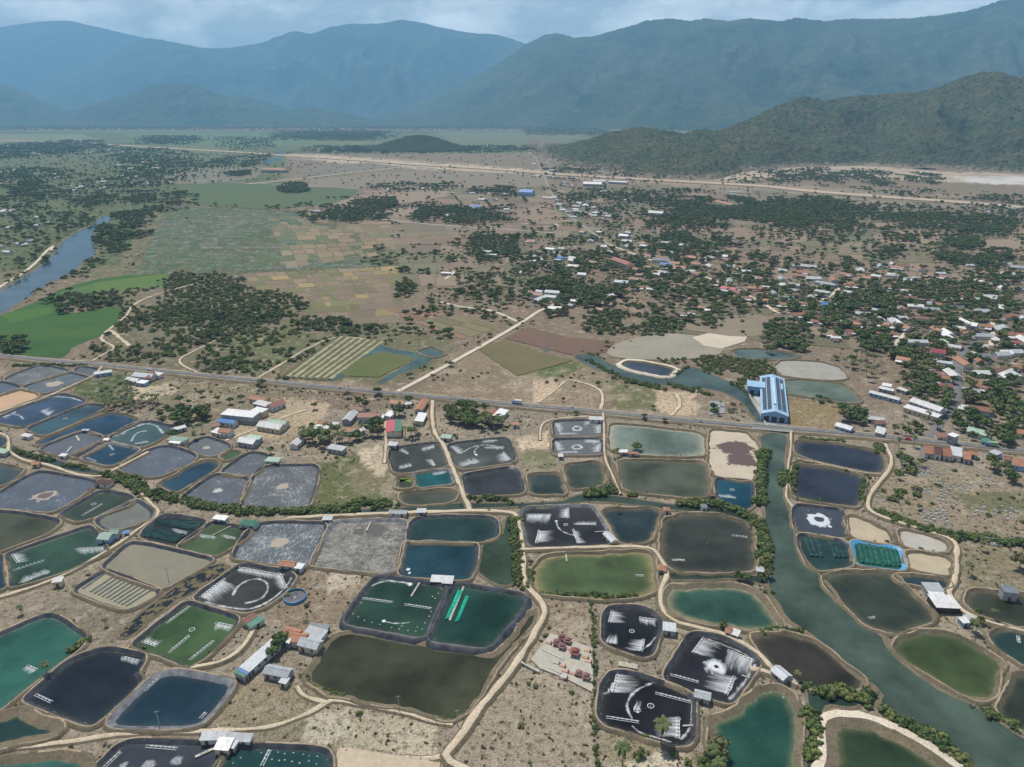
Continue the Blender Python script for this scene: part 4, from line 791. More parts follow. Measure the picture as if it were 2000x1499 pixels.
TRK = [
 ([(845,782),(843,820),(850,850),(868,870),(880,905),(900,950),(918,996)], 3.6, 1.35, 'sandy track from the paved road down to the creek'),
 ([(560,1012),(640,1006),(740,1003),(800,1000),(870,999),(918,996),(1000,999),(1014,1012),(1020,1060),(1022,1110),(1028,1145),(1050,1165),(1065,1187),(1060,1212),(1010,1292),(960,1352),(915,1412),(885,1455),(868,1475),(885,1492),(940,1515),(990,1540)], 3.6, 1.3, 'main sandy track winding down between the ponds'),
 ([(1022,1072),(1150,1068),(1268,1066),(1285,1080),(1300,1108),(1305,1122),(1290,1150),(1290,1188),(1310,1210),(1360,1225),(1420,1237),(1480,1272),(1515,1312),(1560,1335)], 2.6, 1.35, 'winding sandy track past the foaming black ponds'),
 ([(885,1412),(840,1407),(780,1388),(720,1377),(655,1365),(640,1370),(590,1400),(520,1422),(430,1427),(330,1428),(220,1434),(120,1450),(0,1464),(-80,1472)], 2.6, .5, 'yellow dirt track along the lower ponds'),
 ([(868,1476),(830,1484),(780,1478)], 2.2, .3, 'faint track spur by the sandy lot'),
 ([(-40,838),(0,845),(14,852),(18,868),(14,880),(40,896),(65,903),(100,908),(140,925),(190,932),(215,921),(255,900),(290,882)], 2.6, 1.2, 'curving pale track among the blue ponds'),
 ([(268,955),(290,978),(312,1000),(300,1012),(225,1066),(130,1122),(60,1148),(0,1165),(-60,1180)], 2.4, .9, 'narrow dirt path along the large green pond'),
 ([(-40,818),(0,803),(80,780),(130,757),(182,735),(200,715)], 2.4, 1.25, 'track between drained ponds up to the paved road'),
 ([(1728,866),(1742,890),(1740,915),(1716,940),(1700,965),(1692,988),(1710,1005),(1800,1033),(1860,1050),(1870,1068),(1867,1110),(1864,1140),(1850,1160),(1880,1195),(1930,1215),(2060,1245)], 3.0, 1.25, 'pale track bending round the dry basins'),
 ([(1545,842),(1545,880),(1540,900),(1537,950),(1534,970),(1548,990)], 1.6, 1.5, 'footpath on the canal dyke beside the navy ponds'),
 ([(1556,895),(1610,906),(1690,924),(1720,925)], 1.2, 1.5, 'thin dyke path between the two navy ponds'),
 ([(1178,806),(1180,835),(1180,850),(1180,895),(1200,935),(1212,965)], 1.6, 1.35, 'narrow dyke path beside the foaming ponds'),
 ([(1055,860),(1055,830),(1075,818),(1120,815),(1150,813)], 2.0, .6, 'sandy loop behind the foaming ponds'),
 ([(1172,802),(1178,780),(1175,762),(1150,750),(1120,742),(1105,742),(1085,762),(1050,786)], 3.0, .3, 'looping dirt track on the scrubland'),
 ([(500,740),(555,708),(600,680),(645,660),(680,657),(742,668)], 3.0, .4, 'dirt track beside the planted ridges'),
 ([(385,553),(330,568),(290,580),(255,598),(247,620),(205,648),(194,665),(230,678),(205,690),(180,705)], 3.5, .4, 'white sandy trail winding through the scrub'),
 ([(215,645),(235,660),(255,678)], 5, .3, 'white sand strip beside the trail'),
 ([(390,730),(340,705),(380,685),(430,660)], 2.5, .3, 'faint trail through the scrub'),
 ([(1465,1305),(1500,1310),(1530,1330)], 3, 1.2, 'sandy spur to the grey hut'),
 ([(495,1225),(480,1260),(440,1290),(400,1300),(372,1303)], 2.4, 1.2, 'dirt path below the green pond'),
 ([(580,1340),(592,1360),(640,1372)], 2, .6, 'path behind the grey roofed huts'),
 ([(750,905),(755,870),(752,835),(758,800)], 2.5, .4, 'sandy lane among the roadside houses'),
 ([(440,860),(500,838),(560,812),(600,800)], 3, .3, 'sandy yard lane'),
 ([(1310,812),(1330,790),(1322,770)], 4, .3, 'bare sandy drive by the road'),
]
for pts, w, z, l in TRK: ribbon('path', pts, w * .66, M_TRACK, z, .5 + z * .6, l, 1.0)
ribbon('road', [(770,768),(830,737),(930,682),(1020,630),(1060,602),(1100,590)], 4.2, M_WHITETRACK, .6, 1.2, 'straight white gravel road to the village', .15)
ribbon('road', [(1815,862),(1838,818),(1862,797),(1873,765),(1868,712),(1884,685),(1930,640)], 5, M_ASPH, .6, 1, 'curving village lane')
ribbon('road', [(1190,478),(1150,450),(1112,422),(1083,392),(1062,345),(1048,312),(1040,298)], 6, plain('pale_road2', (.27,.24,.20), .9), .6, 2, 'town road running towards the hill')
ribbon('road', [(1190,478),(1260,505),(1330,525),(1400,548),(1480,585),(1520,612)], 4.5, M_WHITETRACK, .5, 1, 'village road below the school')
ribbon('road', [(-200,270),(100,277),(210,282),(330,290),(480,298),(560,304),(640,309),(720,314),(800,321),(900,326),(1000,333),(1100,341),(1250,350),(1400,358),(1500,364),(1600,375),(1750,386),(1900,396),(2080,412)], 46, soil('highway_earth', (.46,.37,.27), (.39,.31,.23), spots=.1, s1=.01), 2.5, 8, 'wide tan highway embankment under construction')
ribbon('road', [(480,360),(560,352),(680,338),(760,330),(800,324),(900,335),(1040,340)], 17, soil('highway_earth2', (.42,.34,.25), (.36,.29,.22), spots=.1, s1=.01), 1.2, 3, 'dirt slip road joining the highway works')
for q, l in (([(350,352),(500,358),(560,361),(700,368),(900,376)], 'old highway lined with houses'), ([(720,425),(850,440),(960,446),(1080,455)], 'thin road between fields'), ([(1500,372),(1700,393),(2060,418)], 'old road below the highway embankment')):
    ribbon('road', q, 7, plain('pale_road', (.34,.31,.27), .9), .6, 1.5, l)
for q, l in (([(1000,412),(1035,437)], 'pale plot road'), ([(1045,405),(1090,442)], 'yellow plot road'), ([(1020,438),(1120,430)], 'plot cross road'), ([(860,590),(900,600),(960,605),(1010,628)], 'sandy trail above the red plots'), ([(880,520),(890,530),(870,545)], 'sandy hook trail'), ([(100,490),(105,475),(60,525),(0,560),(-40,585)], 'pale path on the river bank'), ([(1770,650),(1750,670),(1740,690)], 'sandy village lane'), ([(1935,675),(1940,645),(1938,630)], 'yellow village lane'), ([(1580,600),(1620,580),(1640,562)], 'pale lane between houses')):
    ribbon('path', q, 4.0, M_WHITETRACK, .35, 1, l, .4)
# bridge
def bridge():
    a, b = G(1468, 832, 1.3), G(1548, 839, 1.3); c = (a + b) / 2; d = b - a; L = np.linalg.norm(d); rz = math.atan2(d[1], d[0])
    r = thing('bridge', 'low concrete road bridge over the grey green canal', 'bridge', (c[0], c[1], 0), rz)
    MB().box((0, 0, 1.15), (L, 9.6, .5)).build('deck', M_CONC, r)
    MB().box((0, 0, 1.43), (L, 7.2, .05)).build('carriageway', M_ASPH, r)
    for s in (-1, 1):
        p = MB().box((0, s * 4.6, 2.35), (L, .18, .16)).build('railing', M_WHITE, r)
        for k in range(12): MB().box(((k - 5.5) * L / 12, s * 4.6, 1.85), (.25, .2, .9)).build('railing_post', M_WHITE, p)
        MB().box((s * L * .2, 0, .5), (1.2, 9, 1.1)).build('pier', M_CONC, r)
bridge(); LANDMARK.append((G(1500, 838), 'road bridge over the canal'))

# ------------------------------------------------------------------ hills and mountains
def interp_px(pts, x): pts = sorted(pts); return np.interp(x, [p[0] for p in pts], [p[1] for p in pts])
def dist_of(py): return float(G(1000, py)[1])
def hill(name, label, ridge, base, depth, cols, nu=260, nv=90, back=1.0, spur=.35, sw=420, canopy=0.0, seed=0, p0=1.0, name_='mountain', cells=.02, trees=0):
    """terrain: ridge and foot profiles give the heights; spurs and gullies come from noise"""
    x0, x1 = ridge[0][0], ridge[-1][0]; u = np.linspace(x0, x1, nu)
    by = interp_px(base, u); ry = interp_px(ridge, u)
    ry = ry + (fbm(u / 9, u * 0 + seed, 3, seed) - .5) * 2.0
    v = np.r_[np.linspace(0, 1, nv), 1 + np.linspace(0, back, nv // 2)[1:]]
    db = np.array([dist_of(b) for b in by]); dr = db + depth
    # height of the ridge line at distance dr
    vv = (749.5 - ry) / FPX; tt = dr / (CP + vv * SP); hr = CAMH + tt * (-SP + vv * CP)
    env = np.clip(np.minimum(u - x0, x1 - u) / (.04 * (x1 - x0)), 0, 1)
    hr = np.maximum(hr, 2)
    D = db[None] + (dr - db)[None] * v[:, None]
    t = np.clip(v[:, None], 0, 1); tb = np.clip((v[:, None] - 1) / back, 0, 1)
    # direction of each column from the camera's foot
    uu = (u[None] - 1000) / FPX; X = uu * (D * CP + CAMH * SP); Y = D
    wob = fbm(X / (sw * 2), Y / (sw * 2), 3, seed + 5) - .5
    n = 1 - np.abs(2 * fbm(X / sw + wob * 1.2, Y / (sw * 2.2) + wob, 4, seed + 1) - 1)
    n2 = fbm(X / (sw * .3), Y / (sw * .35), 4, seed + 2)
    prof = t ** (p0) * (.82 + .18 * t)
    z = hr[None] * (prof + (n - .72) * spur * 4 * t * (1 - t) + (n2 - .5) * .25 * spur * 4 * t * (1 - t))
    z = np.where(v[:, None] > 1, hr[None] * (1 - tb) ** 1.3, z)
    if canopy: z = z + (vnoise(X / 11, Y / 11, seed + 8) - .3) * canopy * np.clip(t * 9, 0, 1) + (vnoise(X / 24, Y / 24, seed + 9) - .3) * canopy * np.clip(t * 9, 0, 1)
    z = np.maximum(z, 0) * np.clip(t * 30, 0, 1) - .3 * (t < .01)
    z[-1] = -1
    V = np.stack([X, Y, z], -1).reshape(-1, 3); nvv = len(v)
    a = (np.arange(nvv - 1)[:, None] * nu + np.arange(nu - 1)[None]).ravel(); F = np.c_[a, a + 1, a + nu + 1, a + nu]
    me = mesh_np(name, V, F, cols, smooth=True)
    return struct(name_, me, label), (X, Y, z, nu, nvv)
def forestmat(key, a, b, c, s=.004, s2=.03, bare=.0):
    t = NT(key); n = t.noise(s, 6, .62); n2 = t.noise(s2, 5, .68); n3 = t.noise(s2 * 3.2, 4, .7)
    col = t.mix(t.ramp(n, .35, .65), a, b); col = t.mix(t.math('MULTIPLY', t.ramp(n2, .5, .68), .6), col, c)
    col = t.mix(.7, col, t.ramp(n3, .3, .7, (.35, .35, .35), (1.35, 1.35, 1.35)), 'MULTIPLY')
    if bare:
        sx = t.t.nodes.new('ShaderNodeSeparateXYZ'); t.L(t.geo.outputs['Position'], sx.inputs[0])
        low = t.ramp(t.math('ADD', t.math('MULTIPLY', sx.outputs['Z'], 1 / bare), t.math('MULTIPLY', t.math('SUBTRACT', n2, .5), 1.6)), .15, .5, (1, 1, 1), (0, 0, 0))
        col = t.mix(low, col, t.mix(t.ramp(n3, .4, .6), (.27, .20, .15), (.14, .13, .09)))
    t.bump(n2, 1.0, 10); return t.done(col, .95, .05)
F_FAR = forestmat('forest_far', (.035, .058, .028), (.085, .10, .055), (.12, .115, .07), .0010, .006)
F_NEAR = forestmat('forest_near', (.052, .074, .038), (.095, .098, .052), (.155, .125, .078), .005, .022, 30)
F_LOW = forestmat('forest_low', (.035, .052, .026), (.05, .06, .03), (.075, .07, .04), .006, .03)
M1 = hill('hill_near', 'dry wooded hill rising behind the highway', [(1030,296),(1060,290),(1100,284),(1160,270),(1190,258),(1250,250),(1300,258),(1330,262),(1370,253),(1400,258),(1430,245),(1470,225),(1510,205),(1555,190),(1600,197),(1640,190),(1700,186),(1770,180),(1800,175),(1850,150),(1885,142),(1920,143),(1950,152),(2000,145),(2060,140),(2300,150),(2500,190)],
     [(1030,300),(1060,312),(1150,335),(1290,352),(1400,352),(1450,337),(1550,328),(1700,324),(1800,332),(1900,336),(2000,342),(2500,350)], 900, F_NEAR, 620, 230, spur=.48, sw=300, canopy=7, seed=3, name_='hill', p0=1.05)
hill('mountain_right', 'long blue forested mountain range behind the dry hill', [(700,238),(740,228),(800,207),(880,175),(940,145),(980,120),(1030,85),(1060,70),(1085,65),(1115,75),(1150,72),(1200,58),(1250,42),(1290,37),(1330,42),(1360,37),(1400,42),(1440,37),(1500,43),(1530,35),(1580,43),(1620,38),(1680,38),(1740,37),(1800,30),(1830,25),(1870,14),(1900,3),(1960,-12),(2100,-20),(2400,20),(2700,80)],
     [(700,242),(900,247),(1150,252),(1350,256),(1500,260),(2700,262)], 3600, F_FAR, 520, 150, spur=.55, sw=900, seed=11, p0=1.15, canopy=14)
hill('mountain_center', 'hazy double peaked mountain in the middle distance', [(60,215),(120,172),(180,140),(240,112),(285,82),(320,75),(360,83),(410,93),(450,98),(500,89),(530,84),(560,72),(590,61),(622,67),(660,54),(700,47),(720,48),(760,46),(795,39),(830,45),(870,55),(920,65),(970,68),(1010,80),(1050,95),(1120,130),(1250,190)],
     [(60,235),(1250,235)], 4000, F_FAR, 420, 110, spur=.6, sw=1200, seed=23, p0=1.1, canopy=14)
hill('mountain_far', 'farthest pale mountain fading into haze', [(-500,80),(-250,45),(-50,55),(0,60),(60,50),(120,42),(170,41),(220,52),(280,68),(350,85),(420,95),(520,92),(640,110),(800,150)], [(-500,232),(800,232)], 5000, F_FAR, 240, 80, spur=.5, sw=1800, seed=31, p0=1.1)
hill('hill_left', 'low twin humped hill at the plain edge', [(130,222),(180,205),(250,190),(295,172),(330,162),(355,168),(385,162),(420,178),(450,190),(490,190),(530,203),(570,217),(610,206),(640,215),(720,232)], [(130,244),(720,245)], 1500, F_FAR, 300, 80, spur=.5, sw=420, seed=43, name_='hill', canopy=8)
hill('hill_edge', 'blue hill shoulder at the left end of the plain', [(-400,120),(-200,135),(-50,150),(0,155),(30,165),(70,185),(110,205),(160,232)], [(-400,243),(160,243)], 2200, F_FAR, 220, 80, spur=.5, sw=600, seed=53, name_='hill', canopy=8)
hill('hill_small', 'small dark wooded hill on the plain', [(680,292),(730,285),(780,272),(800,265),(840,265),(870,275),(900,284),(940,291)], [(680,294),(780,297),(870,297),(940,293)], 250, F_LOW, 120, 50, spur=.2, sw=120, seed=61, name_='hill', canopy=4)

# ------------------------------------------------------------------ haze
def haze():
    m = bpy.data.materials.new('haze'); m.use_nodes = True; t = m.node_tree; t.nodes.clear()
    o = t.nodes.new('ShaderNodeOutputMaterial'); v = t.nodes.new('ShaderNodeVolumePrincipled')
    v.inputs['Color'].default_value = (*HAZE_C, 1); v.inputs['Density'].default_value = HAZE_D; v.inputs['Anisotropy'].default_value = 0.0
    t.links.new(v.outputs[0], o.inputs['Volume'])
    ob = MB().box((0, 21000, 1398), (92000, 50000, 2800)).build('haze', m); ob['kind'] = 'stuff'; ob['label'] = 'pale blue haze over plain and mountains'
haze()
# ------------------------------------------------------------------ buildings
def lm_phrase(p, maxd=1e9):
    d = [np.linalg.norm(np.asarray(p) - c) for c, _ in LANDMARK]; k = int(np.argmin(d)); return LANDMARK[k][1]
RW = dict(white='white metal', grey='grey metal', darkgrey='dark grey metal', orange='orange tiled', red='red', rust='rusty brown', maroon='dark maroon', blue='blue metal', green='green metal', palegreen='pale green metal', pink='pinkish red')
HOUSES = []      # (size for ranking, args)
def house_mesh(root, L, Wd, H, roof, style, wall, seed, detail=True):
    r = random.Random(seed); rh = {'gable': .24, 'hip': .30, 'shed': .10, 'flat': .04}[style] * Wd; ov = .35
    a, b = L / 2, Wd / 2
    m = MB()
    if style == 'gable':
        m.poly((-a, -b, 0), (a, -b, 0), (a, -b, H), (-a, -b, H)); m.poly((a, b, 0), (-a, b, 0), (-a, b, H), (a, b, H))
        m.poly((a, -b, 0), (a, b, 0), (a, b, H), (a, 0, H + rh), (a, -b, H)); m.poly((-a, b, 0), (-a, -b, 0), (-a, -b, H), (-a, 0, H + rh), (-a, b, H))
    else:
        m.box((0, 0, H / 2), (L, Wd, H))
    m.build('wall', wall, root)
    q = MB(); k = rh / b; e = H - ov * k; t = .14
    A, B = a + ov, b + ov
    if style == 'gable':
        for s in (-1, 1):
            v = [(-A, s * B, e), (A, s * B, e), (A, 0, H + rh), (-A, 0, H + rh)]; v2 = [(x, y, z + t) for x, y, z in v]
            n = len(q.v); q.v += v + v2; q.f += [(n, n + 1, n + 2, n + 3)[::s], (n + 4, n + 5, n + 6, n + 7)[::-s]] + [(n + i, n + (i + 1) % 4, n + 4 + (i + 1) % 4, n + 4 + i) for i in range(4)]
        rf = q.build('roof', roofmat(roof), root)
        if detail: MB().box((0, 0, H + rh + t), (2 * A, .28, .12)).build('ridge_cap', roofmat(roof), rf)
    elif style == 'hip':
        c = max(A - B * .95, .2)
        for f in ([(-A, -B, e), (A, -B, e), (c, 0, H + rh), (-c, 0, H + rh)], [(A, B, e), (-A, B, e), (-c, 0, H + rh), (c, 0, H + rh)], [(A, -B, e), (A, B, e), (c, 0, H + rh)], [(-A, B, e), (-A, -B, e), (-c, 0, H + rh)]): q.poly(*[(x, y, z + t) for x, y, z in f])
        q.box((0, 0, e + .02), (2 * A - .04, 2 * B - .04, .2)); rf = q.build('roof', roofmat(roof), root)
    else:
        v = [(-A, -B, H - .02), (A, -B, H - .02), (A, B, H + rh), (-A, B, H + rh)]; v2 = [(x, y, z + t) for x, y, z in v]; q.v += v + v2
        q.f += [(3, 2, 1, 0), (4, 5, 6, 7)] + [(i, (i + 1) % 4, 4 + (i + 1) % 4, 4 + i) for i in range(4)]; rf = q.build('roof', roofmat(roof), root)
    if detail:
        nw = int(np.clip(L / 3.2, 1, 7)); dk = r.randrange(nw) if L > 3 else 0
        st = max(1, int(H // 3))
        for f in range(st):
            for i in range(nw):
                x = (i + .5) / nw * L - a; z0 = f * 3.1
                for s in (-1, 1):
                    if i == dk and f == 0 and s == -1: MB().box((x, s * (b + .03), 1.05), (1.1, .08, 2.1)).build('door', M_DOOR, root)
                    elif s == -1 or L > 5: MB().box((x, s * (b + .03), z0 + 1.6), (.95, .08, min(1.1, H * .4))).build('window', M_DARK, root)
    return rf
def house(x0, y0, x1, y1, Wd, roof, H=3.0, style=None, label=None, lean=None, cat='house', name=None, wall=None, where=None, group=None, detail=True, annex=0):
    A, B = G(x0, y0, H + .12 * Wd), G(x1, y1, H + .12 * Wd); d = B - A; L = np.linalg.norm(d) ; c = (A + B) / 2
    rz = math.atan2(d[1], d[0]); s = random.Random(int(x0 * 7 + y0 * 13))
    if abs(rz) > math.pi / 2: rz += math.pi
    style = style or ('gable' if roof in ('orange', 'red', 'pink', 'rust', 'maroon') or s.random() < .55 else 'shed')
    L = max(L, 1.6)
    name = name or ('hut' if L * Wd < 26 else 'house')
    pl = where or lm_phrase(c)
    label = label or '%s roofed %s beside the %s' % (RW[roof], name.replace('_', ' '), pl)
    o = thing(name, label, cat if name != 'hut' else 'hut', (c[0], c[1], 0), rz, group)
    house_mesh(o, L, Wd, H, roof, style, wall or M_WALLC[s.choice([0, 0, 0, 1, 2, 3, 3])], int(x0 + y0), detail)
    if annex:
        for k_ in range(annex):
            aw, al = s.uniform(2.5, 4.5), s.uniform(3, 7); ax = s.uniform(-L / 2, L / 2); ay = s.choice([-1, 1]) * (Wd / 2 + aw / 2 + s.uniform(.2, 3)); ah = s.uniform(2, 2.8)
            MB().box((ax, ay, ah / 2), (al, aw, ah)).build('annex', M_WALLC[s.choice([0, 3, 4])], o)
            MB().box((ax, ay, ah + .1), (al + .6, aw + .6, .15)).build('annex_roof', roofmat(s.choice(['white', 'grey', 'white', 'rust', 'orange'])), o)
    if lean:
        q = MB(); sgn = -1 if math.cos(rz) > 0 else 1
        lw = Wd * .55; yc = -(Wd / 2 + lw / 2 + .1)
        v = [(-L * .48, yc - lw / 2, H * .62), (L * .48, yc - lw / 2, H * .62), (L * .48, yc + lw / 2, H * .80), (-L * .48, yc + lw / 2, H * .80)]
        q.v += v + [(x, y, z + .1) for x, y, z in v]; q.f += [(3, 2, 1, 0), (4, 5, 6, 7)] + [(i, (i + 1) % 4, 4 + (i + 1) % 4, 4 + i) for i in range(4)]
        p = q.build('porch_roof', roofmat(lean), o)
        for sx in (-1, 1): MB().box((sx * L * .44, yc - lw / 2 + .15, H * .31), (.15, .15, H * .62)).build('porch_post', M_WOOD, p)
    LANDMARK2.append((c, max(L, Wd) * .75)); return o
LANDMARK2 = []
hut = house
def HH(lst):
    for a in lst:
        k = dict(a[6]) if len(a) > 6 else {}
        house(*a[:6], **k)
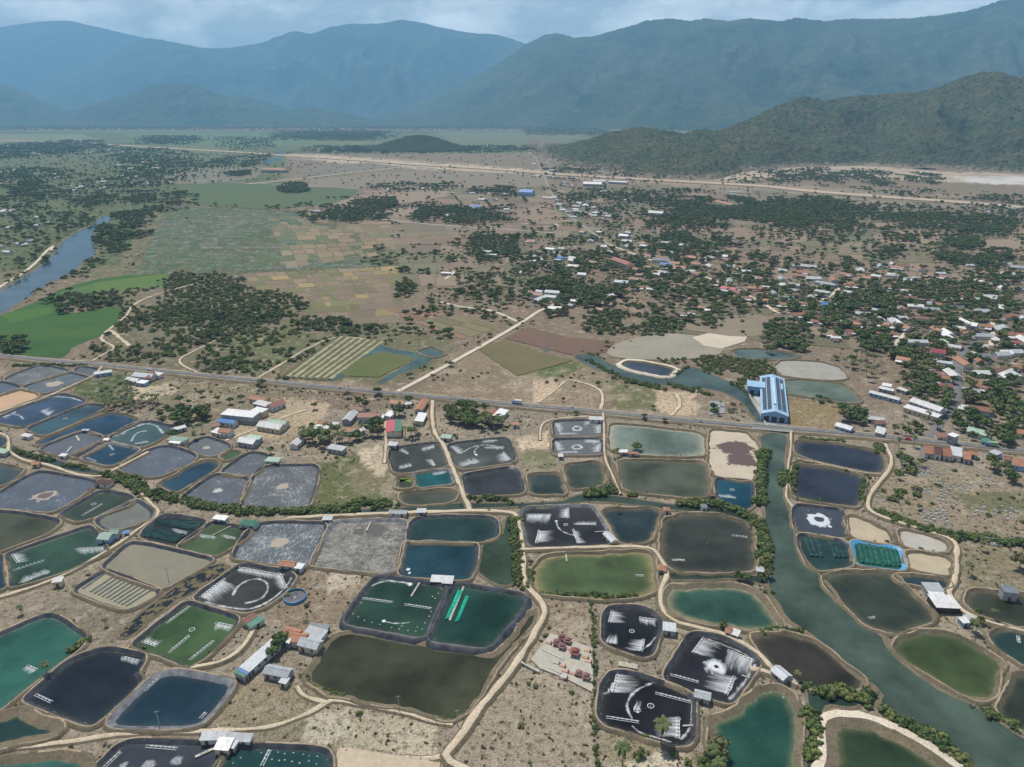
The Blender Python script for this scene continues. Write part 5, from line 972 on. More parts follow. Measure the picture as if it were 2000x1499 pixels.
HH([
 (1296,1222,1319,1225,4.2,'grey',dict(H=2.8,style='shed',label='grey metal hut standing between the two black aerated ponds')),
 (1358,1352,1387,1359,3.4,'grey',dict(H=2.6,label='white metal pump hut on the dyke below the ring of foam',style='gable')),
 (1418,1228,1429,1231,3.2,'orange',dict(H=2.4,label='small orange tiled hut beside the winding track')),
 (1432,1233,1443,1237,3.2,'white',dict(H=2.3,style='shed',label='white metal annex next to the small orange tiled hut')),
 (1515,1303,1538,1322,4.6,'grey',dict(H=2.6,style='gable',label='grey metal shelter at the end of the winding track')),
 (1286,1106,1302,1109,3.8,'orange',dict(H=2.4,style='hip',label='orange roofed hut at the bend of the sandy track')),
 (1478,1110,1491,1112,3.0,'white',dict(H=2.4,label='white hut under the trees on the canal bank')),
 (1184,1040,1200,1056,3.4,'grey',dict(H=2.5,style='gable',label='slanting grey metal hut beside the black pond with five aerators')),
 (1806,1145,1838,1146,5.0,'grey',dict(H=3,style='shed',label='grey metal shed behind the dotted roof shed')),
 (1815,1158,1842,1158,2.6,'white',dict(H=2.7,style='shed',label='low white annex roof between the two large sheds')),
 (1822,1171,1868,1173,8.0,'white',dict(H=3,style='flat',label='large flat white shed roof with dark dots',name='shed',cat='shed',wall=M_DARK)),
 (1958,1149,1986,1152,4,'darkgrey',dict(H=4.6,style='shed',label='tall dark grey hut on stilts over the olive pond',wall=M_WALLC[3])),
 (1877,1211,1890,1210,3,'white',dict(H=2.3,style='shed',label='small white hut beside the palm clump')),
 (1886,1206,1898,1204,2.4,'grey',dict(H=2.2,style='shed',label='little grey roof beside the palm clump hut')),
 (556,1230,585,1237,4.6,'orange',dict(H=3,style='gable',label='orange tiled farmhouse, the upper of two')),
 (573,1242,598,1244,5.0,'orange',dict(H=3.2,style='gable',label='orange tiled farmhouse, the lower of two')),
 (551,1240,570,1250,3.4,'white',dict(H=2.6,style='shed',label='white lean roof in front of the orange farmhouses')),
 (598,1230,632,1240,5.0,'grey',dict(H=3,style='shed',label='upper grey metal roof beside the orange farmhouses')),
 (588,1249,624,1258,5.0,'grey',dict(H=3.2,style='gable',label='lower grey metal house beside the orange farmhouses')),
 (604,1222,640,1226,3.6,'darkgrey',dict(H=2.6,style='flat',label='unfinished dark roofed frame house behind the farm',wall=M_DARK)),
 (478,1306,539,1252,4.4,'grey',dict(H=3,style='shed',label='long grey metal shed beside the round green trees',name='shed',cat='shed')),
 (467,1316,477,1307,4.6,'green',dict(H=2.8,style='shed',label='green awning roof at the end of the long shed')),
 (473,1311,482,1303,4.5,'blue',dict(H=2.9,style='shed',label='blue roof strip between green awning and long shed')),
 (520,1304,566,1313,4.4,'grey',dict(H=2.8,style='gable',label='grey metal house below the round green trees')),
 (549,1327,561,1330,2.4,'grey',dict(H=2.3,style='shed',label='tiny grey hut by the path fence')),
 (394,1437,440,1436,3.0,'grey',dict(H=2.6,style='shed',label='long weathered grey roof behind the air jet pond')),
 (440,1438,490,1441,2.8,'grey',dict(H=2.5,style='shed',label='patched grey roof next to the weathered long roof')),
 (424,1451,450,1453,4.2,'white',dict(H=2.8,style='shed',label='bright white shed roof on the pond dyke')),
 (452,1452,460,1454,2.6,'grey',dict(H=2.4,style='shed',label='narrow grey roof beside the bright white shed')),
 (104,1133,121,1131,3.0,'white',dict(H=3,style='shed',label='lone white hut beside the large green pond')),
 (476,1213,497,1200,3.0,'rust',dict(H=2.5,style='gable',label='rust red roofed hut at the corner of the bright green pond')),
 (487,1222,512,1206,2.6,'green',dict(H=2.3,style='shed',label='dark green netted lean-to beside the rust red hut')),
 (843,1129,865,1130,4.0,'white',dict(H=2.6,style='shed',label='left half of the white feed shed above the raised ponds')),
 (866,1131,884,1132,4.6,'white',dict(H=2.8,style='shed',label='right half of the white feed shed above the raised ponds')),
 (761,998,794,999,3.4,'grey',dict(H=2.6,style='gable',label='grey stepped roof hut on the creek track')),
 (815,997,831,997,3.2,'grey',dict(H=2.6,style='shed',label='square grey hut on the creek track')),
 (631,1012,648,1012,2.6,'grey',dict(H=2.3,style='shed',label='small grey hut above the cracked mud pond')),
 (548,1098,576,1101,3.8,'orange',dict(H=3,style='gable',label='orange roofed white house beside the round tank')),
 (577,1104,591,1106,3.2,'white',dict(H=2.6,style='shed',label='white annex of the orange roofed white house')),
 (197,1044,218,1046,5.6,'palegreen',dict(H=3,style='gable',label='pale green metal house at the corner of the large green pond')),
 (216,1037,232,1036,4.4,'palegreen',dict(H=3.2,style='gable',label='smaller pale green roof joined to the green house')),
 (241,1040,251,1038,2.2,'blue',dict(H=2.2,style='shed',label='little bright blue roof beside the green house')),
 (471,1018,502,1021,4.6,'green',dict(H=2.6,style='hip',label='green roofed hut with an orange patch above the grass green pond')),
 (419,1009,442,1012,3.2,'white',dict(H=2.5,style='shed',label='white hut above the small grass green pond')),
 (190,938,215,941,4.8,'maroon',dict(H=2.8,style='hip',label='maroon roofed shelter beside the sludge pond')),
 (63,904,77,903,3.4,'orange',dict(H=2.6,style='gable',label='orange roofed pump hut on the curving track')),
 (45,849,60,851,3.0,'white',dict(H=2.3,style='shed',label='white hut by the ditch among blue ponds')),
 (118,888,129,889,2.6,'white',dict(H=2.2,style='shed',label='small white hut below the pond with walkways')),
 (203,858,212,858,2.4,'white',dict(H=2.2,style='shed',label='tiny white hut between the foam pond and square blue pond')),
 (161,840,173,840,1.6,'grey',dict(H=1.6,style='shed',label='low raft hut on the long deep blue pond')),
 (331,854,363,857,5.0,'palegreen',dict(H=3,style='hip',label='pale green roofed house behind the blue flecked pond')),
 (333,861,352,864,3.2,'white',dict(H=2.4,style='shed',label='white porch roof of the pale green house')),
 (336,839,362,832,3.6,'white',dict(H=2.6,style='shed',label='slanting white roof behind the pale green house')),
 (-6,879,13,882,4,'palegreen',dict(H=2.6,style='shed',label='pale green roof cut by the left edge')),
 (470,856,500,861,7,'white',dict(H=3.4,style='gable',label='white villa roof beside the sandy yard')),
 (484,852,508,855,4.5,'palegreen',dict(H=3,style='shed',label='pale green roof behind the white villa')),
 (428,819,460,823,5.2,'blue',dict(H=3.4,style='gable',label='bright blue roofed house among roadside houses')),
 (413,830,428,827,5.0,'red',dict(H=3,style='gable',label='red roofed house next to the blue roof')),
 (418,839,436,843,5.6,'white',dict(H=3,style='shed',label='white roof below the red roofed house')),
 (430,838,452,840,5.8,'orange',dict(H=4,style='gable',label='orange roofed house with a white gable wall')),
 (438,802,500,808,9,'white',dict(H=5.5,style='flat',label='long two storey white flat roofed complex')),
 (455,812,496,816,6,'white',dict(H=3.5,style='flat',label='low white terrace of the flat roofed complex')),
 (250,738,272,742,6,'white',dict(H=3,style='gable',label='white roof at the left end of the patchwork compound')),
 (264,729,300,733,8,'grey',dict(H=3.4,style='gable',label='grey main roof of the patchwork compound')),
 (286,739,298,727,4,'red',dict(H=3.8,style='gable',label='red roof strip of the patchwork compound')),
 (268,744,286,746,5,'white',dict(H=2.8,style='shed',label='white front roof of the patchwork compound')),
 (298,728,314,731,5,'white',dict(H=3,style='shed',label='white right roof of the patchwork compound')),
 (184,729,217,724,5,'white',dict(H=2.8,style='shed',label='white shed at the top of the pond track')),
 (492,774,521,781,6,'orange',dict(H=3.2,style='gable',label='orange roofed house in the roadside cluster')),
 (500,784,525,790,6,'white',dict(H=3,style='shed',label='white roof in the roadside cluster')),
 (526,792,552,782,6,'red',dict(H=4,style='gable',label='tall red roofed white house in the roadside cluster')),
 (496,797,517,801,6,'white',dict(H=4.6,style='flat',label='white cube house in the roadside cluster')),
 (508,825,552,832,8,'white',dict(H=3.4,style='gable',label='large white roofed hall on the sandy yard')),
 (526,820,560,825,6,'palegreen',dict(H=3.4,style='gable',label='grey green roof behind the white roofed hall')),
 (616,832,640,836,5,'white',dict(H=2.8,style='shed',label='white roof among the palms left of the lane')),
 (622,823,645,826,5,'orange',dict(H=3,style='gable',label='faded orange roof among the palms')),
 (640,826,660,828,4,'white',dict(H=2.6,style='shed',label='small white roof next to the faded orange roof')),
 (676,820,691,803,6,'grey',dict(H=3.4,style='gable',label='grey roofed house side on to the lane')),
 (688,795,710,798,6,'rust',dict(H=3,style='gable',label='brown roofed house below the big tree')),
 (700,809,742,809,7,'red',dict(H=4.2,style='gable',label='long red roofed warehouse with a pale wall')),
 (738,812,750,813,4,'white',dict(H=2.6,style='shed',label='white annex of the red roofed warehouse')),
 (667,837,700,839,6,'orange',dict(H=3,style='gable',label='orange roofed house among palms')),
 (690,842,710,836,5,'white',dict(H=2.8,style='gable',label='white roof beside the orange roofed house among palms')),
 (762,842,763,820,5.2,'pink',dict(H=4,style='shed',label='pink red roofed half of the paired row house')),
 (775,842,775,820,5.6,'green',dict(H=4,style='shed',label='green roofed half of the paired row house')),
 (764,783,790,785,6,'orange',dict(H=3,style='gable',label='orange roofed house by the road junction')),
 (790,787,802,785,5,'grey',dict(H=3,style='shed',label='grey roof by the road junction')),
 (817,800,830,780,5,'orange',dict(H=3.4,style='gable',label='narrow orange roofed house beside the sandy track')),
 (756,812,768,803,4.5,'white',dict(H=3,style='shed',label='white roof on the lane corner')),
 (818,822,826,806,5.5,'white',dict(H=3,style='shed',label='narrow white roofed house beside the sandy track')),
 (902,812,920,811,5,'orange',dict(H=3,style='gable',label='small house hidden in the round tree grove')),
 (955,814,966,800,5.5,'orange',dict(H=3,style='gable',label='orange roofed half house near the grove')),
 (971,813,985,799,6,'white',dict(H=3.2,style='shed',label='white roofed house near the grove')),
 (643,871,672,876,5,'grey',dict(H=3,style='shed',label='grey roofed house with a blue awning among the palms')),
 (572,868,586,856,5,'white',dict(H=3,style='gable',label='narrow white roofed house at the palm edge')),
 (521,896,546,898,4.4,'palegreen',dict(H=2.6,style='shed',label='pale green roof behind the salt ray pond')),
 (759,866,775,867,4.2,'grey',dict(H=2.8,style='shed',label='grey hut at the top of the grey churned pond')),
 (863,851,881,853,4.4,'palegreen',dict(H=2.6,style='shed',label='white and green hut beside the sandy track')),
 (1151,816,1177,817,4.2,'white',dict(H=2.6,style='shed',label='white hut above the foaming black ponds')),
 (1091,889,1099,889,3,'white',dict(H=2.2,style='shed',label='tiny white hut below the foaming black ponds')),
 (1210,881,1226,881,2.8,'white',dict(H=2.4,style='shed',label='white half of the low hut on the olive dyke')),
 (1227,883,1246,884,2.8,'orange',dict(H=2.4,style='gable',label='orange half of the low hut on the olive dyke')),
 (1297,993,1308,993,3.2,'orange',dict(H=2.3,style='hip',label='orange hut at the tip of the rounded pond')),
 (1370,988,1380,988,2.6,'darkgrey',dict(H=3,style='shed',label='dark little hut in the mangrove line')),
 (1384,966,1396,965,2.4,'rust',dict(H=2.2,style='gable',label='brown hut at the corner of the clear blue pond')),
 (1001,826,1012,826,4,'orange',dict(H=2.6,style='gable',label='orange roofed hut on the dry ground by the road')),
 (1635,827,1665,836,6,'white',dict(H=3.4,style='gable',label='white roofed blue walled house by the road',wall=M_WALLC[2])),
 (1694,814,1727,818,5,'white',dict(H=3,style='gable',label='white roof beside the bare roadside yard')),
 (1707,824,1727,823,5,'rust',dict(H=3,style='gable',label='reddish brown roof beside the bare roadside yard')),
 (1718,846,1722,834,5,'white',dict(H=3,style='shed',label='white roadside roof below the brown roof')),
 (1804,874,1822,876,11,'orange',dict(H=3.4,style='gable',label='orange roof at the left end of the row houses')),
 (1825,877,1838,879,10,'maroon',dict(H=3.6,style='gable',label='maroon roof in the row houses')),
 (1841,879,1856,881,11,'orange',dict(H=3.6,style='gable',label='orange roof in the middle of the row houses')),
 (1858,878,1879,882,11,'grey',dict(H=3.8,style='shed',label='broad grey roof in the row houses')),
 (1881,885,1894,887,11,'orange',dict(H=3.4,style='gable',label='orange roof at the right end of the row houses')),
 (1893,882,1909,885,5,'orange',dict(H=3,style='gable',label='small orange roof behind the row houses')),
 (1829,848,1858,851,6,'rust',dict(H=3,style='shed',label='rusty shop roof across from the row houses')),
 (1856,846,1869,851,5,'white',dict(H=7,style='flat',label='tall narrow white house across from the row houses')),
 (1892,836,1932,846,8,'palegreen',dict(H=3.4,style='gable',label='large olive green shed roof among trees',name='shed',cat='shed')),
 (1918,857,1942,863,6,'green',dict(H=3,style='hip',label='bright green roof by the road bend')),
 (1974,839,2005,843,7,'orange',dict(H=3.4,style='gable',label='orange roof at the right end of the road')),
 (1938,880,1952,886,5,'grey',dict(H=3,style='shed',label='grey roof beside the concrete yard')),
 (1978,898,2012,904,10,'orange',dict(H=3.4,style='gable',label='large orange roof below the road at the right edge')),
 (1962,893,1974,895,5,'rust',dict(H=3,style='gable',label='small rust roof beside the large orange roof')),
 (1783,779,1842,799,8,'white',dict(H=6,style='gable',label='two storey white factory building with a long roof')),
 (1769,792,1835,812,6,'white',dict(H=3.6,style='shed',label='low white roof in front of the factory')),
 (1815,795,1848,801,6,'white',dict(H=4,style='gable',label='white side hall of the factory')),
 (1872,792,1890,795,8,'white',dict(H=3.2,style='gable',label='white end of the long orange roof')),
 (1888,793,1942,800,8,'orange',dict(H=3.4,style='gable',label='long orange roofed house along the lane')),
 (1700,764,1758,779,4.5,'white',dict(H=2.8,style='gable',label='long thin white poultry shed',name='shed',cat='shed')),
 (1724,750,1741,753,5,'white',dict(H=2.8,style='shed',label='white shed behind the long poultry shed')),
 (1718,756,1745,762,4,'white',dict(H=2.6,style='shed',label='broken white roof behind the long poultry shed')),
 (1755,757,1772,763,4,'white',dict(H=2.6,style='shed',label='white roof among palms near the poultry shed')),
])
LANDMARK += [(G(580, 1245), 'orange tiled farmhouses'), (G(1845, 885), 'orange and grey row houses'), (G(1500, 790), 'blue warehouse'), (G(700, 830), 'red roofed warehouse'), (G(1810, 795), 'white factory'),
             (G(1730, 772), 'long poultry shed'), (G(470, 810), 'white flat roofed complex'), (G(280, 735), 'patchwork compound'), (G(1230, 520), 'red roofed school'), (G(1100, 600), 'white village road'), (G(300, 620), 'white sandy trail'), (G(240, 790), 'palm plantation'),
             (G(150, 470), 'river bend'), (G(120, 640), 'bright green rice field'), (G(700, 700), 'green moat'), (G(1880, 980), 'graveyard'), (G(1100, 1290), 'grave compound'), (G(920, 825), 'round tree grove'), (G(1870, 740), 'curving village lane'), (G(1650, 620), 'village of orange roofs'), (G(1420, 430), 'green wood below the highway'), (G(1960, 640), 'eastern village houses'), (G(860, 640), 'red brown plots'), (G(1300, 700), 'grey salt flat'), (G(1100, 760), 'looping dirt track')]
# village houses of the middle distance (read off the photograph), roof only colours and a lean-to
MID = """1752 697 1778 702 7 o 3.4;1818 683 1846 686 9 p 7;1830 705 1860 709 5 w 3;1812 725 1838 728 6 r 3;1838 735 1862 738 6 o 3;1828 750 1860 753 5 r 3;1898 743 1924 748 7 o 3.4;1890 760 1913 763 6 w 3;1908 752 1930 757 6 r 3;1893 688 1906 690 6 w 3;1905 691 1938 697 7 d 3.4;1975 713 2000 717 7 o 3;1720 630 1738 634 8 o 3.4;1742 632 1760 637 8 o 3.4;1762 636 1778 640 8 o 3.4;1738 651 1750 651 6 o 3;1708 649 1731 652 6 r 3;1667 630 1690 634 7 o 3;1636 626 1648 627 6 w 3;1652 645 1667 645 7 r 3;1623 658 1643 659 5 w 3;1545 613 1572 612 9 o 3.4;1584 625 1606 628 6 r 3;1899 632 1910 634 9 w 7;1913 634 1925 635 7 o 4;1925 635 1939 637 7 o 4;1962 650 1980 651 9 o 4;1983 652 2003 653 8 o 4;1976 666 1994 668 7 r 4;1838 663 1858 668 6 g 3;1852 673 1878 678 6 w 3;1670 610 1700 612 7 w 3;1705 603 1726 607 6 w 3;1605 592 1628 593 9 b 3;1630 594 1652 597 5 w 3;1562 592 1585 593 6 o 3;1516 592 1546 594 7 o 3;1530 580 1550 581 6 g 3;1592 566 1620 571 7 w 3;1590 572 1610 573 6 o 3;1648 555 1678 557 8 o 3;1593 549 1634 556 7 w 3;1655 552 1668 553 6 o 3;1685 540 1718 545 7 o 3;1702 537 1720 539 6 w 3;1642 533 1664 537 7 r 3;1550 536 1572 538 6 o 3;1556 530 1580 531 6 o 3;1733 534 1748 535 6 w 3;1752 538 1762 538 6 w 3;1740 520 1766 523 7 o 3;1782 541 1795 543 6 w 3;1810 536 1825 538 6 o 3;1835 538 1850 541 7 r 3;1888 545 1904 547 8 w 3;1916 548 1926 552 6 w 4;1936 566 1957 568 5 w 3;1985 562 2004 565 7 d 3;1872 578 1895 580 7 o 3;1893 581 1913 583 7 g 3;1930 580 1947 582 8 w 4;1943 596 1962 597 7 w 3;1800 590 1820 590 5 w 3;1842 597 1882 600 8 d 3;1826 592 1840 594 6 o 3;1770 575 1784 576 5 w 3;1690 565 1706 566 5 w 3;1760 566 1778 568 6 w 3;1725 558 1745 560 6 o 3;1650 568 1668 571 6 w 3;1545 565 1560 567 7 w 3;1470 540 1490 543 6 o 3;1410 560 1438 565 9 p 4;1432 568 1448 570 7 r 3;1395 552 1408 555 6 o 3;1432 578 1450 580 6 o 3;1452 580 1470 582 6 r 3;1460 560 1488 562 8 o 4;1478 572 1500 574 7 o 3;1485 584 1503 586 7 o 3;1345 582 1358 584 7 p 5;1362 598 1382 601 6 o 3;1378 604 1388 606 5 w 3;1326 610 1340 612 6 r 3;1345 612 1356 614 5 w 3;1240 560 1256 560 6 o 3;1262 563 1278 564 6 w 3;1175 590 1196 593 7 o 3;1165 602 1178 604 6 o 3;1112 585 1128 588 6 w 3;1128 582 1142 583 6 w 3;1068 600 1098 601 8 w 3;1108 594 1118 596 5 w 3;1048 567 1060 569 6 w 3;1200 548 1226 550 9 w 5;1230 543 1248 545 6 o 3;1240 535 1255 536 6 o 3;1290 514 1312 516 10 b 4;1308 512 1328 514 8 o 3;1315 520 1340 522 8 o 3;1298 520 1312 522 7 r 3;1275 505 1310 508 10 d 4;1350 513 1368 515 9 o 5;1340 500 1360 503 8 o 3;1365 506 1380 507 6 o 3;1355 533 1376 535 7 o 3;1345 528 1358 529 6 w 3;1255 497 1275 500 7 r 3;1405 498 1422 500 6 w 3;1412 505 1428 507 6 r 3;1262 520 1272 521 6 o 3;1230 500 1245 500 6 w 3;1195 515 1206 516 6 w 3;1150 510 1166 512 7 o 3;1088 502 1100 503 7 b 4;1112 506 1128 508 9 w 3;1050 505 1062 506 8 w 3;1035 508 1046 509 6 w 3;1065 484 1082 486 8 w 3;1090 484 1102 485 6 w 3;1165 480 1185 480 9 w 3;1180 490 1202 492 7 w 3;1030 469 1046 471 7 o 3;1250 478 1264 480 7 w 3;1210 458 1228 460 9 w 4;1222 453 1232 454 6 w 3;1132 452 1142 453 7 o 3;1165 452 1176 453 6 w 3;940 490 962 491 8 w 3;948 497 970 497 6 w 3;862 532 880 533 5 w 3;1380 500 1395 503 7 w 3;1440 520 1452 523 8 o 3;1448 528 1470 530 7 w 3"""
CM = dict(o='orange', w='white', r='red', d='darkgrey', g='palegreen', b='blue', p='pink')
EXTRA = []
for ln in MID.split(';'):
    v = ln.split(); EXTRA.append((float(v[0]), float(v[1]), float(v[2]), float(v[3]), float(v[4]), CM[v[5]] if not (v[5] == 'w' and random.random() < .35) else 'grey', float(v[6])))
for (x0, y0, x1, y1, w, rf, H) in EXTRA:
    c = G((x0 + x1) / 2, (y0 + y1) / 2); pl = lm_phrase(c)
    two = 'two storey ' if H > 4.5 else ''; ln_ = random.random() < .5 and rf in ('orange', 'red', 'pink')
    lab = '%s%s roofed house %snear the %s' % (two, RW[rf], 'with a pale porch ' if ln_ else '', pl)
    house(x0, y0, x1, y1, w, rf, H=H, label=lab, group='village houses near the ' + pl, lean='white' if ln_ else None, name='house', detail=y0 > 560, annex=random.choice([1, 1, 2, 2, 3]))
# far clusters: small houses, nearest kept as things, the rest one mass
VIL = [([(1000,480),(1190,470),(1190,560),(1000,560)], 16), ([(1200,470),(1420,480),(1480,560),(1300,560)], 34), ([(1480,520),(1990,510),(2000,600),(1500,590)], 46), ([(1560,600),(2000,600),(2000,690),(1680,680)], 40), ([(1780,690),(1990,690),(1990,760),(1830,770)], 22), ([(1040,560),(1200,560),(1190,605),(1050,610)], 10), ([(-20,285),(190,276),(205,300),(-20,308)], 46), ([(95,378),(230,340),(330,318),(400,318),(330,362),(180,372)], 46), ([(-20,333),(110,332),(170,345),(60,362),(-20,362)], 26), ([(210,290),(330,295),(400,320),(230,335)], 20), ([(280,268),(390,266),(380,280),(260,282)], 12), ([(-20,410),(90,420),(120,445),(40,500),(-20,500)], 14),
       ([(590,408),(740,402),(760,430),(600,430)], 12), ([(720,360),(900,358),(890,372),(730,374)], 14), ([(880,388),(1000,392),(985,425),(850,425)], 18), ([(920,368),(1000,372),(1000,385),(920,382)], 9), ([(1030,300),(1065,300),(1095,340),(1050,340)], 12), ([(1070,345),(1110,345),(1150,362),(1100,372)], 14), ([(1055,385),(1080,385),(1125,430),(1100,415)], 16), ([(1080,385),(1130,395),(1200,425),(1180,440),(1130,425)], 30), ([(1130,372),(1240,375),(1260,395),(1140,395)], 10),
       ([(1640,300),(1700,300),(1700,310),(1640,310)], 0), ([(1400,372),(1480,376),(1480,386),(1400,384)], 8), ([(1880,400),(2000,405),(2000,425),(1900,420)], 8), ([(640,255),(760,258),(740,270),(620,268)], 20), ([(600,290),(680,292),(660,300),(600,300)], 10), ([(1050,250),(1150,252),(1160,264),(1040,262)], 16), ([(860,285),(960,285),(960,296),(860,296)], 10), ([(1650,395),(1800,400),(1800,412),(1650,408)], 6)]
farV = []; farF = []; farC = []
nfar = 0
for poly, n in VIL:
    q = np.array(poly); cnt = 0; rz0 = rng.uniform(-.5, .5)
    while cnt < n:
        p = np.array([rng.uniform(q[:, 0].min(), q[:, 0].max()), rng.uniform(q[:, 1].min(), q[:, 1].max())])
        if not inpoly(p[None], q)[0]: continue
        cnt += 1; c = G(*p); L, w = rng.uniform(9, 20), rng.uniform(6, 9); rf = rng.choice(['white', 'white', 'grey', 'orange', 'white', 'grey', 'rust', 'grey'])
        farF.append((c, L, w, rf, rz0 + (math.pi / 2 if rng.random() < .5 else 0) + rng.normal() * .12, p))
farF = [a for a in farF if not any(((a[0] - c_) ** 2).sum() < (r_ + 6) ** 2 for c_, r_ in LANDMARK2)]
kept = sorted(farF, key=lambda a: -a[5][1])[:max(0, 330 - len(EXTRA) - 110)]
kid = {id(a) for a in kept}
mass = {k: MB() for k in ('wall', 'white', 'grey', 'orange', 'red', 'rust')}
for a in farF:
    c, L, w, rf, rz, p = a
    if id(a) in kid:
        pl = lm_phrase(c)
        o = thing('house', 'small distant %s roofed house near the %s' % (RW[rf], pl), 'house', (c[0], c[1], 0), rz, 'distant houses near the ' + pl)
        house_mesh(o, L, w, 3.2, rf, 'gable', M_WALL, int(p[0]), False); LANDMARK2.append((c, L * .7))
    else:
        mass['wall'].box((c[0], c[1], 1.6), (L, w, 3.2), rz); m = mass[rf]; co, si = math.cos(rz), math.sin(rz)
        T = lambda x, y, z: (c[0] + x * co - y * si, c[1] + x * si + y * co, z)
        for s in (-1, 1): m.poly(T(-L / 2, s * w * .55, 3.0), T(L / 2, s * w * .55, 3.0), T(L / 2, 0, 5), T(-L / 2, 0, 5))
for k, m in mass.items():
    if m.v:
        o = m.build('distant_houses', M_WALL if k == 'wall' else roofmat(k)); o['kind'] = 'stuff'; o['label'] = 'far village houses, %s' % ('walls' if k == 'wall' else RW[k] + ' roofs')

# blue warehouse
def warehouse():
    H = 6.0
    A, B = G(1511, 826, 0), G(1506, 752, 0); d = B - A; L = np.linalg.norm(d); c = (A + B) / 2; rz = math.atan2(d[1], d[0]); w = 17; rh = 2.6; a, b = L / 2, w / 2
    o = thing('warehouse', 'long bright blue warehouse with solar panels on the roof', 'warehouse', (c[0], c[1], 0), rz)
    wm = plain('blue_cladding', (.20, .37, .58), .5, .4, .12)
    m = MB(); m.poly((-a, -b, 0), (a, -b, 0), (a, -b, H), (-a, -b, H)); m.poly((a, b, 0), (-a, b, 0), (-a, b, H), (a, b, H)); m.poly((a, -b, 0), (a, b, 0), (a, b, H), (a, 0, H + rh), (a, -b, H)); m.poly((-a, b, 0), (-a, -b, 0), (-a, -b, H), (-a, 0, H + rh), (-a, b, H)); m.build('wall', wm, o)
    rm = plain('blue_roof_sheet', (.30, .46, .62), .45, .4, .18); q = MB(); k = rh / b; ov = .6
    for s in (-1, 1):
        v = [(-a - ov, s * (b + ov), H - ov * k), (a + ov, s * (b + ov), H - ov * k), (a + ov, 0, H + rh), (-a - ov, 0, H + rh)]; n = len(q.v); q.v += v + [(x, y, z + .2) for x, y, z in v]; q.f += [(n, n + 1, n + 2, n + 3), (n + 4, n + 5, n + 6, n + 7)] + [(n + i, n + (i + 1) % 4, n + 4 + (i + 1) % 4, n + 4 + i) for i in range(4)]
    rf = q.build('roof', rm, o)
    MB().box((0, 0, H + rh + .7), (L * .7, 1.6, 1.0)).build('roof_vent', plain('pale_blue', (.45, .62, .75), .5), rf)
    sm = plain('solar_panel', (.05, .06, .08), .3, .5, .2, .3)
    for s in (-1, 1):
        for row in range(2):
            for i in range(10):
                x = (i - 4.5) * L * .088; y0 = s * (2.0 + row * 3.1); y1 = s * (4.6 + row * 3.1); z = lambda y: H + rh - abs(y) * k + .34
                m = MB(); m.poly((x - L * .041, y0, z(y0)), (x + L * .041, y0, z(y0)), (x + L * .041, y1, z(y1)), (x - L * .041, y1, z(y1))); m.build('solar_panel', sm, rf)
    for y in (-5, 0, 5): MB().box((-a - .05, y, 2.2), (.14, 3.4, 4.4)).build('loading_door', M_DARK, o)
    c2 = G(1494, 750, 8); o2 = thing('warehouse_wing', 'blue flat wing behind the long warehouse', 'warehouse', (c2[0], c2[1], 0), rz)
    MB().box((0, 0, 3.5), (12, 24, 7)).build('wall', wm, o2); MB().box((0, 0, 7.1), (13, 25.5, .3)).build('roof', rm, o2)
    for y in (-8, -2.5, 3, 8.5): MB().box((-6.05, y, 2), (.14, 3, 4)).build('loading_door', M_DARK, o2)
    LANDMARK2.append((c, 40))
warehouse()
# retaining wall of the creek beside the warehouse
def wall_line(pts, h, t, m, label, name='wall', z0=0, cat='wall'):
    P = [G(x, y, 0) for x, y in pts]; c = P[0]; o = thing(name, label, cat, (c[0], c[1], 0))
    for i in range(len(P) - 1):
        d = P[i + 1] - P[i]; k = (P[i] + P[i + 1]) / 2 - c; MB().box((k[0], k[1], z0 + h / 2), (np.linalg.norm(d), t, h), math.atan2(d[1], d[0])).build('wall_panel', m, o)
    return o
wall_line([(1455,758),(1470,788),(1498,836)], 1.8, .8, M_CONC, 'concrete retaining wall between creek and warehouse yard')
def school():
    A, B = G(1198, 506, 9), G(1232, 518, 9); d = B - A; L = np.linalg.norm(d); c = (A + B) / 2; rz = math.atan2(d[1], d[0])
    o = thing('school', 'three storey school with a long red roof', 'school', (c[0], c[1], 0), rz); w = 11; H = 9.5
    MB().box((0, 0, H / 2), (L, w, H)).build('wall', M_WALLC[1], o)
    q = MB(); 
    for f in ([(-L/2-.6,-w/2-.6,H),(L/2+.6,-w/2-.6,H),(L/2-4,0,H+3),(-L/2+4,0,H+3)],[(L/2+.6,w/2+.6,H),(-L/2-.6,w/2+.6,H),(-L/2+4,0,H+3),(L/2-4,0,H+3)],[(L/2+.6,-w/2-.6,H),(L/2+.6,w/2+.6,H),(L/2-4,0,H+3)],[(-L/2-.6,w/2+.6,H),(-L/2-.6,-w/2-.6,H),(-L/2+4,0,H+3)]): q.poly(*f)
    q.build('roof', roofmat('red'), o)
    for f in range(3):
        for i in range(9): MB().box(((i - 4) * L / 9.4, -w / 2 - .04, f * 3.1 + 1.7), (L / 16, .1, 1.7)).build('window', M_DARK, o)
    house(1228, 519, 1248, 526, 9, 'red', H=5, style='gable', label='lower red roofed wing of the school', name='school_wing', cat='school')
school()
house(512, 330, 560, 331, 22, 'orange', H=9, style='hip', label='big orange roofed school on the fallow plain', name='school', cat='school', where='x')
